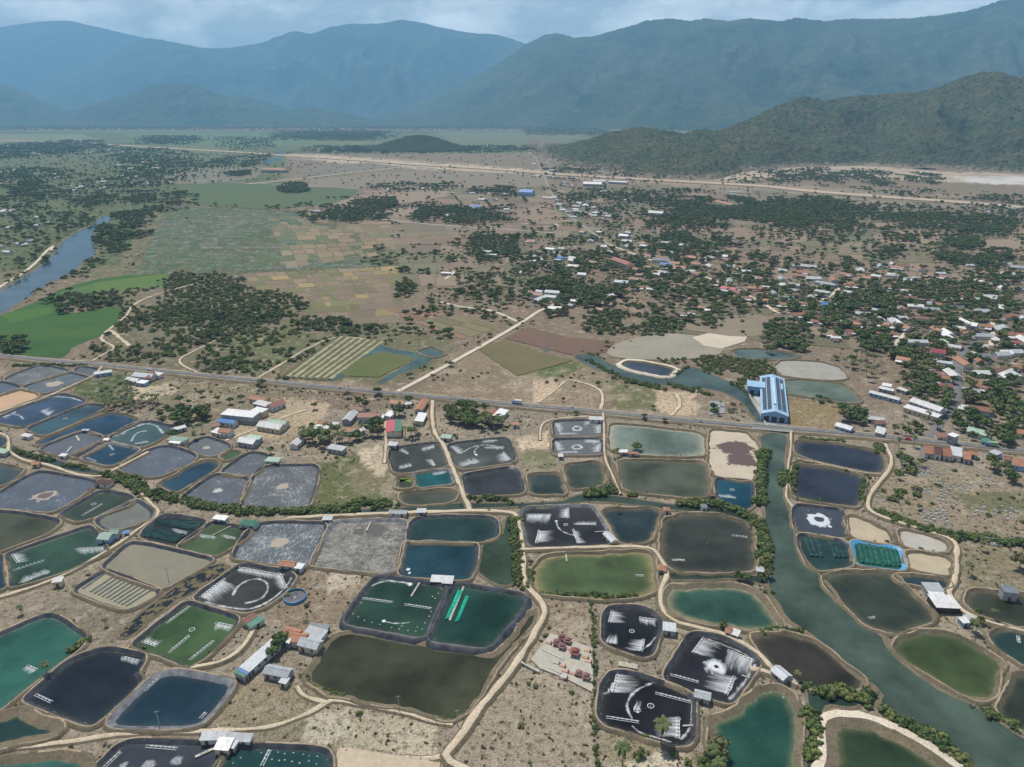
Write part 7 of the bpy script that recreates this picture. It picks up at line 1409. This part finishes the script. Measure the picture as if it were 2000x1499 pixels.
# areas: polygon, spacing, kind weights (broad, palm, shrub), height range
AREAS = [
 ([(0,380),(120,375),(200,395),(195,425),(165,445),(120,460),(110,485),(70,525),(0,530)], 15, (.85,.1,.05), (6,11)),
 ([(190,440),(230,425),(330,393),(385,393),(370,407),(300,416),(262,445),(245,475),(200,508),(188,492),(182,465)], 9, (.9,0,.1), (6,11)),
 ([(150,387),(280,380),(372,376),(385,395),(200,402)], 10, (1,0,0), (6,10)),
 ([(160,505),(200,512),(175,540),(130,550)], 8, (.8,0,.2), (4,8)), ([(60,575),(105,550),(115,556),(70,585)], 7, (.4,0,.6), (3,6)),
 ([(60,520),(108,480),(118,488),(100,512),(60,540),(0,570),(0,560)], 9, (.7,0,.3), (4,8)),
 ([(330,545),(430,530),(500,560),(590,570),(600,600),(540,640),(470,660),(430,640),(330,645),(270,630),(250,610),(300,585)], 6.5, (.3,.0,.7), (3,6)),
 ([(330,600),(450,605),(540,612),(520,650),(430,668),(340,655)], 5.5, (.45,0,.55), (3.5,7)),
 ([(100,588),(160,575),(235,565),(240,588),(170,606),(115,612)], 7, (.85,.05,.1), (5,9)), ([(0,672),(45,668),(55,690),(0,692)], 7, (.9,.1,0), (6,10)),
 ([(185,640),(240,620),(255,632),(240,650),(200,655)], 7, (.2,0,.8), (2.5,5)), ([(350,670),(480,660),(500,690),(440,720),(360,715)], 8, (.3,0,.7), (3,6)),
 ([(570,637),(640,624),(700,628),(752,640),(750,647),(650,650),(575,645)], 7, (.6,0,.4), (5,9)),
 ([(565,590),(600,588),(605,602),(570,605)], 6, (.9,0,.1), (6,9)),
 ([(720,505),(760,490),(830,482),(830,495),(760,525)], 13, (.6,0,.4), (5,9)),
 ([(880,472),(960,458),(1012,475),(1020,505),(960,510),(910,490)], 8.5, (.9,.05,.05), (6,10)),
 ([(770,545),(800,530),(810,570),(780,580)], 8, (.9,0,.1), (6,10)), ([(800,590),(860,585),(980,625),(960,640),(880,615),(800,600)], 9, (.6,0,.4), (4,8)), ([(900,540),(1000,520),(1060,545),(1050,590),(960,590),(900,570)], 12, (.5,.4,.1), (6,10)),
 ([(1125,660),(1150,632),(1210,612),(1255,595),(1315,615),(1310,640),(1275,662),(1180,666)], 5.2, (.45,.0,.55), (3.5,6)),
 ([(1090,585),(1130,565),(1200,565),(1205,600),(1130,602)], 7, (.9,.1,0), (6,10)), ([(1060,600),(1100,598),(1110,620),(1070,625)], 6, (.9,0,.1), (5,8)),
 ([(1000,495),(1480,490),(1500,600),(1390,640),(1320,620),(1250,590),(1000,600)], 9.6, (.6,.3,.1), (6,10)), ([(1020,560),(1100,545),(1110,575),(1040,590)], 8, (.9,.1,0), (6,10)),
 ([(1220,580),(1330,545),(1380,555),(1330,575)], 11, (.2,.8,0), (8,11)), ([(1200,490),(1330,480),(1340,540),(1230,540)], 14, (.9,.1,0), (6,10)),
 ([(1480,560),(2000,540),(2000,860),(1900,862),(1830,830),(1700,690),(1620,640),(1500,612)], 7.8, (.62,.30,.08), (5.5,10)),
 ([(1650,655),(1740,640),(1770,700),(1730,722),(1665,712)], 7.5, (.85,.15,0), (7,11)), ([(1690,580),(1755,570),(1760,600),(1700,612)], 7, (1,0,0), (7,12)), ([(1770,590),(1830,580),(1830,612),(1780,610)], 8, (.7,0,.3), (5,9)), ([(1500,640),(1550,630),(1590,650),(1580,680),(1510,690),(1490,670)], 6.5, (.8,.1,.1), (5,9)),
 ([(1620,700),(1720,720),(1760,745),(1700,745)], 9, (.1,.9,0), (7,11)), ([(1790,730),(1870,715),(1868,770),(1800,770)], 8, (.8,.2,0), (6,10)), ([(1900,770),(2000,740),(2000,840),(1900,830)], 10, (.7,.3,0), (6,11)), ([(1880,690),(2000,700),(2000,740),(1890,740)], 11, (.7,.3,0), (6,11)),
 ([(1535,790),(1600,770),(1640,800),(1620,810)], 7, (.2,.1,.7), (3,6)),
 ([(1270,447),(1290,418),(1350,396),(1420,400),(1560,388),(1690,405),(1720,420),(1650,440),(1540,447),(1430,433),(1340,442)], 8, (1,0,0), (6,10)),
 ([(1250,472),(1330,458),(1400,468),(1440,478),(1405,502),(1290,492)], 7.5, (1,0,0), (6,9)), ([(1240,385),(1400,385),(1500,395),(1420,402),(1300,410),(1240,400)], 11, (.7,0,.3), (5,9)),
 ([(1720,420),(2010,432),(2010,457),(1850,457),(1720,440)], 9, (1,0,0), (6,10)), ([(1830,512),(1960,490),(1978,515),(1850,528)], 6.5, (1,0,0), (7,10)), ([(1850,470),(1905,465),(1905,490),(1850,492)], 7, (1,0,0), (7,10)), ([(1650,490),(1830,480),(1830,508),(1700,512)], 11, (.9,0,.1), (6,10)), ([(1560,455),(1700,440),(1750,450),(1600,480)], 13, (.9,0,.1), (5,9)), ([(1600,500),(1660,495),(1680,530),(1620,540)], 10, (.9,0,.1), (6,10)),
 ([(1725,462),(1830,458),(1835,472),(1730,478)], 10, (.9,0,.1), (6,10)), ([(1500,470),(1660,470),(1660,535),(1500,545)], 26, (.8,0,.2), (5,9)), ([(1880,495),(2000,500),(2000,545),(1900,545)], 20, (.8,0,.2), (5,9)),
 ([(1060,375),(1250,372),(1400,380),(1330,392),(1080,398)], 12, (.9,.1,0), (6,10)), ([(1110,395),(1260,395),(1270,430),(1180,430)], 17, (.9,.1,0), (6,10)),
 ([(1500,336),(1620,330),(1760,342),(1740,360),(1580,366),(1500,355)], 11, (1,0,0), (6,10)), ([(1770,340),(1845,346),(1830,362),(1770,356)], 10, (1,0,0), (6,10)), ([(1650,366),(1850,375),(1850,388),(1700,384)], 15, (.8,0,.2), (5,9)), ([(1890,382),(2010,388),(2010,408),(1900,402)], 13, (1,0,0), (6,10)),
 ([(1400,345),(1500,335),(1500,360),(1420,362)], 16, (.8,0,.2), (5,9)), ([(1060,318),(1150,335),(1300,350),(1300,358),(1150,348),(1060,330)], 11, (1,0,0), (6,10)),
 ([(590,418),(750,403),(770,425),(700,437),(590,437)], 9, (1,0,0), (6,11)), ([(690,396),(780,388),(770,412),(700,413)], 9, (1,0,0), (6,10)), ([(820,412),(900,400),(1000,405),(990,430),(900,440),(820,432)], 8.5, (1,0,0), (6,10)), ([(548,366),(602,360),(596,378),(552,378)], 7, (1,0,0), (7,10)), ([(715,363),(890,358),(900,372),(720,376)], 12, (1,0,0), (6,10)), ([(920,366),(1010,370),(1010,388),(920,384)], 11, (1,0,0), (6,10)), ([(580,400),(680,398),(690,408),(500,410)], 14, (1,0,0), (6,10)),
 ([(770,415),(820,405),(830,420),(780,428)], 14, (1,0,0), (6,9)), ([(440,340),(480,335),(500,345),(450,347)], 8, (1,0,0), (7,10)),
 ([(-20,285),(190,275),(205,300),(-20,312)], 15, (1,0,0), (7,11)), ([(95,380),(230,340),(330,318),(400,318),(330,362),(180,374)], 16, (1,0,0), (7,11)), ([(-20,330),(110,332),(170,348),(60,365),(-20,368)], 15, (1,0,0), (7,11)), ([(20,360),(110,365),(130,385),(30,390)], 10, (1,0,0), (7,11)), ([(210,290),(330,295),(400,320),(230,335)], 17, (1,0,0), (7,11)), ([(280,266),(390,266),(380,282),(260,284)], 17, (1,0,0), (7,11)), ([(380,318),(500,306),(530,300),(540,316),(480,330),(400,330)], 17, (1,0,0), (7,11)), ([(420,268),(530,268),(540,290),(430,295)], 26, (1,0,0), (7,11)),
 ([(550,256),(760,258),(745,275),(540,276)], 17, (1,0,0), (7,11)), ([(600,288),(900,286),(960,296),(640,302)], 14, (1,0,0), (7,11)), ([(900,285),(1050,285),(1060,298),(960,300)], 18, (1,0,0), (7,11)), ([(1020,250),(1180,252),(1200,266),(1030,264)], 22, (1,0,0), (7,11)), ([(-100,246),(1150,248),(1150,256),(-100,256)], 42, (1,0,0), (10,14)), ([(1700,400),(2010,410),(2010,425),(1720,415)], 17, (1,0,0), (6,10)), ([(0,330),(560,300),(560,345),(0,380)], 55, (1,0,0), (7,11)), ([(600,300),(1060,300),(1060,330),(600,325)], 80, (1,0,0), (6,9)),
 ([(1360,706),(1420,697),(1505,712),(1516,735),(1440,750),(1390,740)], 3.6, (0,0,1), (2.5,4)), ([(1300,698),(1370,702),(1350,712),(1280,706)], 5, (0,0,1), (2,3.5)), ([(1310,745),(1360,750),(1400,762),(1330,760)], 5, (0,0,1), (2.5,4)), ([(1195,720),(1260,745),(1240,748),(1195,735)], 5, (.1,0,.9), (3,5)),
 ([(880,812),(915,798),(960,800),(985,828),(950,845),(880,838)], 5.5, (.9,.1,0), (7,10)), ([(940,835),(990,815),(995,838),(960,848)], 5, (0,1,0), (7,9)), ([(342,825),(410,803),(415,832),(352,845)], 6.5, (1,0,0), (6,10)), ([(300,800),(350,790),(360,830),(310,825)], 9, (.4,0,.6), (4,7)),
 ([(185,775),(245,742),(258,772),(322,787),(275,808),(215,798)], 4.6, (0,1,0), (6,8)), ([(590,865),(640,845),(705,868),(650,885),(600,905),(565,900)], 4.6, (.05,.95,0), (7,10)), ([(790,848),(825,838),(826,865),(795,870)], 4.2, (.1,.9,0), (7,9)), ([(715,848),(748,822),(752,862),(720,872)], 6, (.7,.3,0), (6,9)), ([(340,862),(420,845),(440,870),(360,875)], 7, (.2,.8,0), (5,8)), ([(440,830),(480,835),(470,845),(440,845)], 5, (0,1,0), (6,8)), ([(455,885),(500,875),(560,900),(480,900)], 7, (.2,.6,.2), (4,7)),
 ([(760,780),(800,800),(800,815),(765,815)], 7, (.4,.6,0), (6,9)), ([(690,845),(715,850),(710,880),(690,870)], 6, (.3,.7,0), (5,8)), ([(620,840),(660,838),(660,850),(625,852)], 6, (0,1,0), (6,9)),
 ([(420,760),(520,770),(480,800),(370,800)], 14, (.9,0,.1), (4,7)), ([(1640,812),(1702,806),(1704,832),(1648,838)], 6.5, (.9,.1,0), (6,10)), ([(1750,822),(1805,830),(1832,862),(1770,872),(1742,862)], 8, (.5,.4,.1), (5,9)), ([(1870,838),(2010,826),(2010,868),(1920,880)], 9, (.9,.1,0), (6,10)), ([(1740,880),(1790,878),(1800,905),(1760,935),(1745,920)], 6, (.3,.3,.4), (4,8)), ([(1930,905),(2010,925),(2005,945),(1945,930)], 7, (1,0,0), (6,10)), ([(1885,870),(1900,895),(1880,915),(1830,920),(1830,905)], 6, (.3,.1,.6), (3,6)),
 ([(1720,955),(1810,940),(1805,1000),(1735,1003)], 5.5, (.1,0,.9), (2.5,4.5)), ([(1810,915),(1990,935),(1990,1030),(1800,1000)], 14, (0,0,1), (1.5,3)), ([(1370,790),(1445,785),(1450,830),(1380,815)], 8, (.2,.4,.4), (3,7)), ([(1880,1140),(1900,1130),(1905,1210),(1890,1215)], 6, (0,.1,.9), (2,4)), ([(1885,1215),(1910,1210),(1925,1235),(1900,1245)], 3.5, (.5,.5,0), (4,6)),
 ([(1360,1470),(1410,1455),(1425,1520),(1380,1545)], 3.6, (.9,.1,0), (5,7)), ([(1230,1455),(1290,1470),(1280,1500),(1240,1480)], 4.5, (.1,0,.9), (2.5,4)), ([(1300,1465),(1370,1470),(1360,1500),(1310,1490)], 4.5, (0,0,1), (2,4)),
]
SOLO = [  # kind, px, py, height
 ('b',360,815,10),('b',385,818,10),('b',402,812,9),('b',735,838,10),('b',738,852,10),('b',540,1274,6),('b',546,1266,6.5),('b',552,1258,6),('b',534,1284,5.5),('b',1400,1478,8),('b',1440,1135,6),('b',1456,1137,5),('b',1412,1230,4.5),('b',1243,880,6),('b',1990,1112,9),('b',2010,1118,9),('b',702,795,9),('b',715,800,8),('b',738,772,7),('b',680,778,6),('b',857,660,8),('b',812,650,7),('b',797,650,7),('b',785,648,6),('b',872,655,8),('b',880,652,7),('b',792,620,9),('b',800,632,8),('b',842,640,7),('b',845,645,6),('b',820,535,8),('b',760,662,5),('b',732,658,5),('b',935,675,5),('b',802,738,5),('b',512,755,7),('b',505,762,6),('b',1258,820,5),('b',1298,826,4),('b',1275,800,4),('b',1100,785,4),('b',335,760,5),('b',1085,815,3.5),('b',1125,812,4),('b',1505,692,9),('b',1498,690,8),('b',1865,828,9),('b',1830,840,9),('b',1500,1130,5),('b',1488,1135,5),('b',370,792,5),('b',405,800,5),('b',450,790,6),('b',395,775,6),('b',615,800,6),('b',610,840,6),
 ('p',1290,1455,11),('p',1216,1495,10),('p',1388,1500,9),('p',1402,1520,9),('p',92,1318,6.5),('p',42,1200,5),('p',44,1200,3),('p',1890,1122,7),('p',1897,1235,7),('p',1905,1240,6),('p',1940,1212,6),('p',1557,1335,5.5),('p',1200,895,6.5),('p',1206,892,6),('p',1172,956,5.5),('p',1208,1002,5),('p',208,1222,4),('p',1760,850,9),('p',1685,840,8),('p',600,1228,4.5),('p',1812,825,9),('p',1800,835,8),('p',635,925,4),('p',955,1000,3),('p',1915,1075,6),
]
FIELD_EX = [[(-60,618),(0,618),(70,590),(130,560),(215,540),(322,534),(322,560),(230,566),(150,575),(115,590),(110,610),(160,612),(220,597),(238,605),(232,625),(205,660),(185,660),(140,680),(120,700),(-60,690)],
 [(330,405),(575,415),(900,440),(900,478),(760,520),(790,600),(780,632),(545,640),(545,605),(470,535),(265,535)], [(735,600),(790,592),(985,640),(905,665)], [(345,362),(520,352),(700,372),(640,400),(380,400)], [(672,712),(748,688),(808,700),(740,738),(660,725)], [(545,738),(660,657),(750,668),(640,745)], [(1037,1290),(1075,1238),(1157,1268),(1159,1355),(1100,1325),(1055,1308)], [(660,1466),(860,1492),(850,1550),(640,1550)],
 [(1180,690),(1290,650),(1500,612),(1500,655),(1420,690),(1280,705)], [(1455,745),(1535,745),(1540,838),(1498,838)], [(985,662),(1030,640),(1200,668),(1120,705),(1010,735),(930,680)]]
def blocked(P, pad_road=1.0, fields=False):
    px = PX(P); b = np.zeros(len(P), bool)
    for q in POND_PX: b |= inpoly(px, q)
    for q in WATER_PX: b |= inpoly(px, q)
    if fields:
        for q in FIELD_EX: b |= inpoly(px, q)
    for R_, w in ROADS:
        lo, hi = R_.min(0) - 12, R_.max(0) + 12; k = np.where(((P > lo) & (P < hi)).all(1) & ~b)[0]
        if len(k):
            S = R_[::max(1, len(R_) // 120)]; S = np.vstack([S, R_[-1:]]); b[k] |= linedist(P[k], S) < w / 2 + pad_road
    for c, r in LANDMARK2: b |= ((P - c) ** 2).sum(1) < (r * .75 + .5) ** 2
    return b
TREES = {'b': [], 'p': [], 's': [], 'd': []}
for poly, sp, kw, hr in AREAS:
    q = np.array(poly, float); W_ = G(q[:, 0], q[:, 1]); lo, hi = W_.min(0), W_.max(0)
    nx, ny = int((hi[0] - lo[0]) / sp) + 1, int((hi[1] - lo[1]) / sp) + 1
    gx, gy = np.meshgrid(np.arange(nx), np.arange(ny)); P = np.stack([gx.ravel(), gy.ravel()], -1) * sp + lo + rng.uniform(-.48, .48, (nx * ny, 2)) * sp
    sz = q.max(0) - q.min(0); w = (fbm(P[:, 0] / 45, P[:, 1] / 45, 3, 5) - .5) * 2; w2 = (fbm(P[:, 0] / 45, P[:, 1] / 45, 3, 55) - .5) * 2
    P = P[inpoly(PX(P) + np.stack([w * min(60, sz[0] * .35), w2 * min(40, sz[1] * .8)], -1), q)]
    P = P[~blocked(P)]
    if not len(P): continue
    ff_ = fbm(P[:, 0] / 38, P[:, 1] / 38, 3, 8); P = P[ff_ > (.42 if sp > 9.5 else .27) + rng.uniform(-.06, .06, len(P))]
    k = rng.choice(3, len(P), p=np.array(kw) / sum(kw))
    for p, kk in zip(P, k):
        h = rng.uniform(*hr); TREES['bps'[kk]].append((p[0], p[1], h if kk != 2 else h * .8))
for kd, x, y, h in SOLO: p = G(x, y); TREES[kd].append((p[0], p[1], h))
for a_, b_ in ROWS:
    L_ = np.linalg.norm(b_ - a_); n_ = int(L_ / rng.uniform(4, 9)); dens = rng.uniform(.35, 1)
    P_ = a_ + (b_ - a_) * np.sort(rng.uniform(0, 1, max(n_, 1)))[:, None] + rng.normal(size=(max(n_, 1), 2)) * 1.2
    P_ = P_[rng.random(len(P_)) < dens]; big = rng.random() < .45
    if len(P_):
        P_ = P_[~blocked(P_)]
        for p in P_: TREES['b' if big else 's'].append((p[0], p[1], rng.uniform(4, 9) if big else rng.uniform(1.5, 4)))
# loose trees and scrub over the open land
def loose(n, poly, hr, kd, thr):
    q = np.array(poly, float); W_ = G(q[:, 0], q[:, 1]); lo, hi = W_.min(0), W_.max(0); P = rng.uniform(lo, hi, (n, 2))
    P = P[inpoly(PX(P), q)]; P = P[fbm(P[:, 0] / 40, P[:, 1] / 40, 3, 15) > thr]; P = P[~blocked(P, 1.0, True)]
    for p in P: TREES[kd].append((p[0], p[1], rng.uniform(*hr)))
loose(9000, [(-50,440),(2050,440),(2050,800),(-50,700)], (1.2, 3.0), 's', .50)
loose(1500, [(-50,400),(2050,400),(2050,800),(-50,700)], (4, 7), 'b', .54)
loose(9000, [(760,400),(2050,400),(2050,700),(1500,640),(1000,640),(780,560)], (3, 8), 'b', .50)
loose(9000, [(-50,290),(2050,380),(2050,470),(700,450),(250,420),(-50,520)], (4, 9), 'b', .54)
loose(5000, [(170,540),(620,560),(760,640),(560,745),(180,705)], (1.5, 4), 's', .45)
loose(15000, [(-100,700),(2100,885),(2100,1545),(-100,1545)], (.3, 1.1), 'd', .42)
loose(1600, [(-100,700),(2100,885),(2100,1545),(-100,1545)], (.8, 2.0), 's', .50)
HEDGE = [([(1150,704),(1195,730),(1240,750),(1300,762)],4,2.4,2.6,'bushes along the lower bank of the creek'),([(1225,742),(1255,752),(1285,756)],6,2.6,3.2,'dark bush clump in the bend of the creek'),([(1310,752),(1345,762),(1385,772)],5,2.4,3.0,'mangrove patch on the creek bank'),([(1300,740),(1330,726),(1345,716)],3,2.4,2.2,'low bushes at the tip of the pale dykes'),([(1425,748),(1450,760),(1465,775)],4,2.4,2.4,'mangrove fringe beside the retaining wall'),([(1140,688),(1180,702)],3,2.4,1.6,'reeds at the head of the creek'),([(240,935),(290,962),(340,977),(400,990),(480,1001),(560,1001),(640,998),(700,1000)],7,2.6,3.4,'mangrove hedge along the creek below the drained ponds'),([(205,925),(240,938),(262,950)],6,2.6,3.2,'mangrove clump beside the maroon roofed shelter'),([(685,985),(720,986),(765,991)],6,2.6,3.6,'mangrove clump above the creek track'),([(1146,968),(1170,965),(1196,963)],5,2.4,5,'tall mangroves beside the short ditch'),([(1230,968),(1236,970)],2,2,4,'single mangrove bush below the rectangular olive pond'),([(1492,880),(1489,930),(1484,985)],4.5,2.2,4.2,'mangrove row on the canal bank beside the clear blue pond'),([(1335,986),(1400,986),(1450,1001),(1480,1022),(1490,1045),(1494,1075),(1498,1108)],5,2.3,4.0,'long mangrove row round the big rounded pond'),([(912,976),(950,974),(985,978),(1000,985)],4,2.4,2.8,'low mangroves below the dark slate pond'),([(1003,1012),(1009,1050),(1012,1100),(1010,1138)],3.5,2.2,3.2,'green bank shrubs beside the sandy track'),([(1150,1163),(1160,1200),(1158,1250),(1162,1300),(1160,1360),(1163,1420),(1165,1490),(1167,1530)],2.4,2.0,1.5,'tall green grass hedge beside the black ponds'),([(1602,1356),(1650,1352),(1695,1372)],4.5,2.3,4.2,'mangroves on the spit between canal and channel'),([(1735,1398),(1790,1425),(1840,1455),(1885,1498)],4,2.2,4.2,'mangrove row between pale dyke and canal'),([(1575,1385),(1588,1410),(1592,1450),(1580,1490)],3.2,2.2,3.6,'mangroves in the side channel'),([(1570,906),(1610,909),(1660,923),(1700,934)],2.5,2.2,2.0,'shrub line on the dyke between the navy ponds'),([(1552,905),(1549,960)],2.5,2.0,2.6,'shrubs on the canal dyke'),([(1533,925),(1530,950)],3.5,2.2,4.6,'lone mangrove clump in the canal edge'),([(1560,975),(1600,981)],2.5,2,2.0,'low shrubs above the crust ringed pond'),([(1715,1002),(1790,1030),(1830,1042),(1900,1053),(2010,1066)],6,2.4,3.6,'dense dark hedge below the graveyard'),([(1920,1388),(1960,1408),(2010,1440)],3,2.2,3.2,'mangroves on the right bank of the canal'),([(1062,1163),(1150,1163),(1200,1167),(1245,1168)],2.8,2.2,2.2,'shrubs along the lower bank of the wide light green pond'),([(140,1275),(168,1254)],2.5,2,2.6,'shrubs between the teal pond and navy pond'),([(1560,855),(1590,860),(1640,862)],3,2.2,2.6,'shrubs below the paved road beside the navy ponds'),([(1712,870),(1722,885)],4,2.4,4,'bush clump at the track turning'),([(1690,930),(1685,960),(1683,985)],2.5,2,2.4,'shrubs on the right dyke of the lower navy pond'),([(30,880),(60,892),(100,902)],4,2.3,2.6,'mangroves in the dark ditch'),([(130,908),(170,918)],4,2.3,2.2,'bushes below the squarish blue pond'),([(1405,1126),(1300,1120)],2,2,1.4,'low ditch weeds between rounded ponds'),([(590,1320),(612,1340),(680,1362)],2.2,2,1.6,'weeds on the corner of the reservoir pond'),([(845,1402),(890,1405),(925,1380),(965,1320)],1.6,1.5,1.0,'green weed fringe at the foot of the reservoir pond'),([(1030,1150),(1034,1120)],3,2,2.4,'bushes beside the light green pond corner'),([(25,716),(90,714),(170,716)],4,2.4,2.6,'roadside bushes above the pale drained pond'),([(520,760),(640,768),(760,782)],5,6,1.6,'scattered roadside weeds'),([(340,725),(480,738)],3,5,1.8,'weeds on the upper road verge'),([(1480,1240),(1520,1232),(1560,1232)],2.5,2,2.2,'bushes on the dyke above the dark brown pond'),([(1570,1345),(1600,1348)],3,2.2,3,'bushes beside the grey shelter')]

def gn_scatter(name, pts, meshes, label, idx=None):
    P = np.array(pts, float); n = len(P); me = bpy.data.meshes.new(name); me.vertices.add(n)
    me.vertices.foreach_set('co', np.c_[P[:, :2], np.zeros(n)].astype(np.float32).ravel())
    a = me.attributes.new('size', 'FLOAT', 'POINT'); a.data.foreach_set('value', P[:, 2].astype(np.float32))
    a = me.attributes.new('turn', 'FLOAT', 'POINT'); a.data.foreach_set('value', rng.uniform(0, 6.28, n).astype(np.float32))
    a = me.attributes.new('pick', 'INT', 'POINT'); a.data.foreach_set('value', (rng.integers(0, len(meshes), n) if idx is None else idx).astype(np.int32))
    key = 'lib_' + meshes[0].name
    col = bpy.data.collections.get(key)
    if col is None:
        col = bpy.data.collections.new(key)
        for i, m in enumerate(meshes): col.objects.link(bpy.data.objects.new('%s_%02d' % (key, i), m))
    ng = bpy.data.node_groups.new('scatter_' + name, 'GeometryNodeTree'); ng.interface.new_socket('Geometry', in_out='INPUT', socket_type='NodeSocketGeometry'); ng.interface.new_socket('Geometry', in_out='OUTPUT', socket_type='NodeSocketGeometry')
    N = ng.nodes.new; gi, go = N('NodeGroupInput'), N('NodeGroupOutput'); ip = N('GeometryNodeInstanceOnPoints'); ci = N('GeometryNodeCollectionInfo'); ci.inputs['Collection'].default_value = col; ci.inputs['Separate Children'].default_value = True; ci.inputs['Reset Children'].default_value = True
    def na(nm, t): q = N('GeometryNodeInputNamedAttribute'); q.data_type = t; q.inputs['Name'].default_value = nm; return q.outputs['Attribute']
    cx = N('ShaderNodeCombineXYZ'); L = ng.links.new; L(na('turn', 'FLOAT'), cx.inputs['Z']); L(gi.outputs[0], ip.inputs['Points']); L(ci.outputs[0], ip.inputs['Instance']); ip.inputs['Pick Instance'].default_value = True
    L(na('pick', 'INT'), ip.inputs['Instance Index']); L(cx.outputs[0], ip.inputs['Rotation']); L(na('size', 'FLOAT'), ip.inputs['Scale']); L(ip.outputs[0], go.inputs[0])
    o = link(name, me); md = o.modifiers.new('scatter', 'NODES'); md.node_group = ng; o['kind'] = 'stuff'; o['label'] = label; return o
def joined(a, b, name):
    """trunk + crown in one mesh for far trees"""
    V = [v.co[:] for v in a.vertices]; F = [tuple(p.vertices) for p in a.polygons]; n = len(V); k = len(F)
    V += [v.co[:] for v in b.vertices]; F += [tuple(x + n for x in p.vertices) for p in b.polygons]
    me = mesh_np(name, V, F, a.materials[0]); me.materials.append(b.materials[0]); mi = np.zeros(len(F), np.int32); mi[k:] = 1; me.polygons.foreach_set('material_index', mi); return me
BFAR = [joined(t, c, 'far_tree_%d' % i) for i, (t, c) in enumerate(BT)]; PFAR = [joined(t, c, 'far_palm_%d' % i) for i, (t, c) in enumerate(PT)]
ADJ = ['broad dark green', 'rounded dark green', 'mid green', 'wide spreading dark', 'slender mid green', 'dry olive']
def rank(l):
    A = np.array(l); px = PX(A[:, :2]); d = np.sqrt(A[:, 0] ** 2 + A[:, 1] ** 2 + CAMH ** 2); vis = (px[:, 0] > -20) & (px[:, 0] < 2020) & (px[:, 1] < 1530)
    return np.argsort(-(A[:, 2] / d) * vis), A
for kd, NKEEP in (('b', 300), ('p', 300)):
    od, A = rank(TREES[kd]); keep = od[:NKEEP]; rest = od[NKEEP:]
    for j in keep:
        x, y, h = A[j]; v = int(rng.integers(6 if kd == 'b' else 3)); pl = lm_phrase((x, y))
        if kd == 'b': nm, lab, cat = 'tree', '%s leafy tree beside the %s' % (ADJ[v], pl), 'tree'
        else: nm, lab, cat = 'coconut_palm', '%scoconut palm beside the %s' % ('tall ' if h > 8.5 else ('young ' if h < 5 else ''), pl), 'palm'
        w = lab.split(); lab = ' '.join(w[:16])
        o = thing(nm, lab, cat, (x, y, 0), rng.uniform(0, 6.28), ('trees beside the ' if kd == 'b' else 'palms beside the ') + pl, float(h))
        t, c = (BT if kd == 'b' else PT)[v]; link('trunk', t, o); link('crown', c, o)
    if len(rest): gn_scatter('distant_trees' if kd == 'b' else 'distant_palms', A[rest], BFAR if kd == 'b' else PFAR, 'mass of trees spread over groves, villages and fields' if kd == 'b' else 'mass of palms in the far gardens')
gn_scatter('dry_tufts', TREES['d'], DT, 'dry grass tufts and dead weeds on the bare ground')
gn_scatter('scrub', TREES['s'], ST, 'low scrub and bushes scattered over the dry land')
for pts, w, sp, h, l in HEDGE:
    P = np.array([G(x, y) for x, y in pts]); L = linelen(P); n = int(L * w / sp ** 2 * 1.5) + 3; C = resample(chaikin(P, 1, False), max(n, 4), False); C = C + rng.normal(size=C.shape) * w * .26
    gn_scatter('shrub_row', np.c_[C, rng.uniform(.45, 1.15, len(C)) * h], ST[:2] + [ST[3]] if False else ST, l, idx=rng.choice([0, 0, 1, 3], len(C)))
# crown cover of the dry hill
X, Y, Z, nu, nvv = M1[1]
a = rng.integers(0, nvv - 116, 11000); b = rng.integers(0, nu, 11000); P = np.stack([X[a, b], Y[a, b], Z[a, b]], -1); P = P[P[:, 2] > 4]
def gn_hill():
    o = gn_scatter('hill_trees', np.c_[P[:, :2], rng.uniform(2.5, 7, len(P)) * rng.uniform(.6, 1, len(P))], ST, 'tree and shrub cover of the dry wooded hill', idx=rng.choice([0, 1, 2, 2, 3], len(P)))
    o.data.vertices.foreach_set('co', np.c_[P[:, :2] + rng.normal(size=(len(P), 2)) * 3, P[:, 2] - 1].astype(np.float32).ravel()); o.data.update()
gn_hill()
# litter and rubble along the dykes
DB = [MB().box((0, 0, .1), (1.0, .8, .4), .3, .7).mesh('chip', plain('litter_white', (.58, .58, .56), .8)), MB().box((0, 0, .1), (1.0, .6, .5), .8, .6).mesh('chip', plain('rubble_pale', (.40, .36, .30), .9)), MB().box((0, 0, .1), (.7, 1.0, .4), .1, .7).mesh('chip', plain('rubble_dark', (.09, .085, .08), .9))]
LT = []
for p in PONDS:
    q = np.array(p['pts'], float); W_ = ccw(G(q[:, 0], q[:, 1], 0)); W_ = resample(W_, 60); N_ = normals(W_)
    for _ in range(int(rng.integers(6, 34))):
        k = rng.integers(60); c_ = W_[k] + N_[k] * rng.uniform(2.6, 4.2) + rng.normal(size=2) * .5; LT.append((c_[0], c_[1], rng.uniform(.12, .6)))
for x, y, n, r in ((495,1215,40,16),(1560,1345,60,20),(1330,1285,60,40),(1880,1215,50,25),(1960,1140,60,30),(640,1250,40,14),(1720,1345,50,12),(1225,1303,30,10),(720,1400,160,60),(640,1140,120,45),(1640,1385,60,30),(1800,1180,40,20),(470,1445,40,25),(1430,1380,30,20)):
    for _ in range(n): c_ = G(x + rng.normal() * r * .5, y + rng.normal() * r * .3); LT.append((c_[0], c_[1], rng.uniform(.1, .6)))
LT = np.array(LT); LT = LT[~blocked(LT[:, :2], -.5)]
gn_scatter('rubble', LT, DB, 'litter and rubble strewn along the dykes', idx=rng.choice([0, 1, 1, 2], len(LT)))
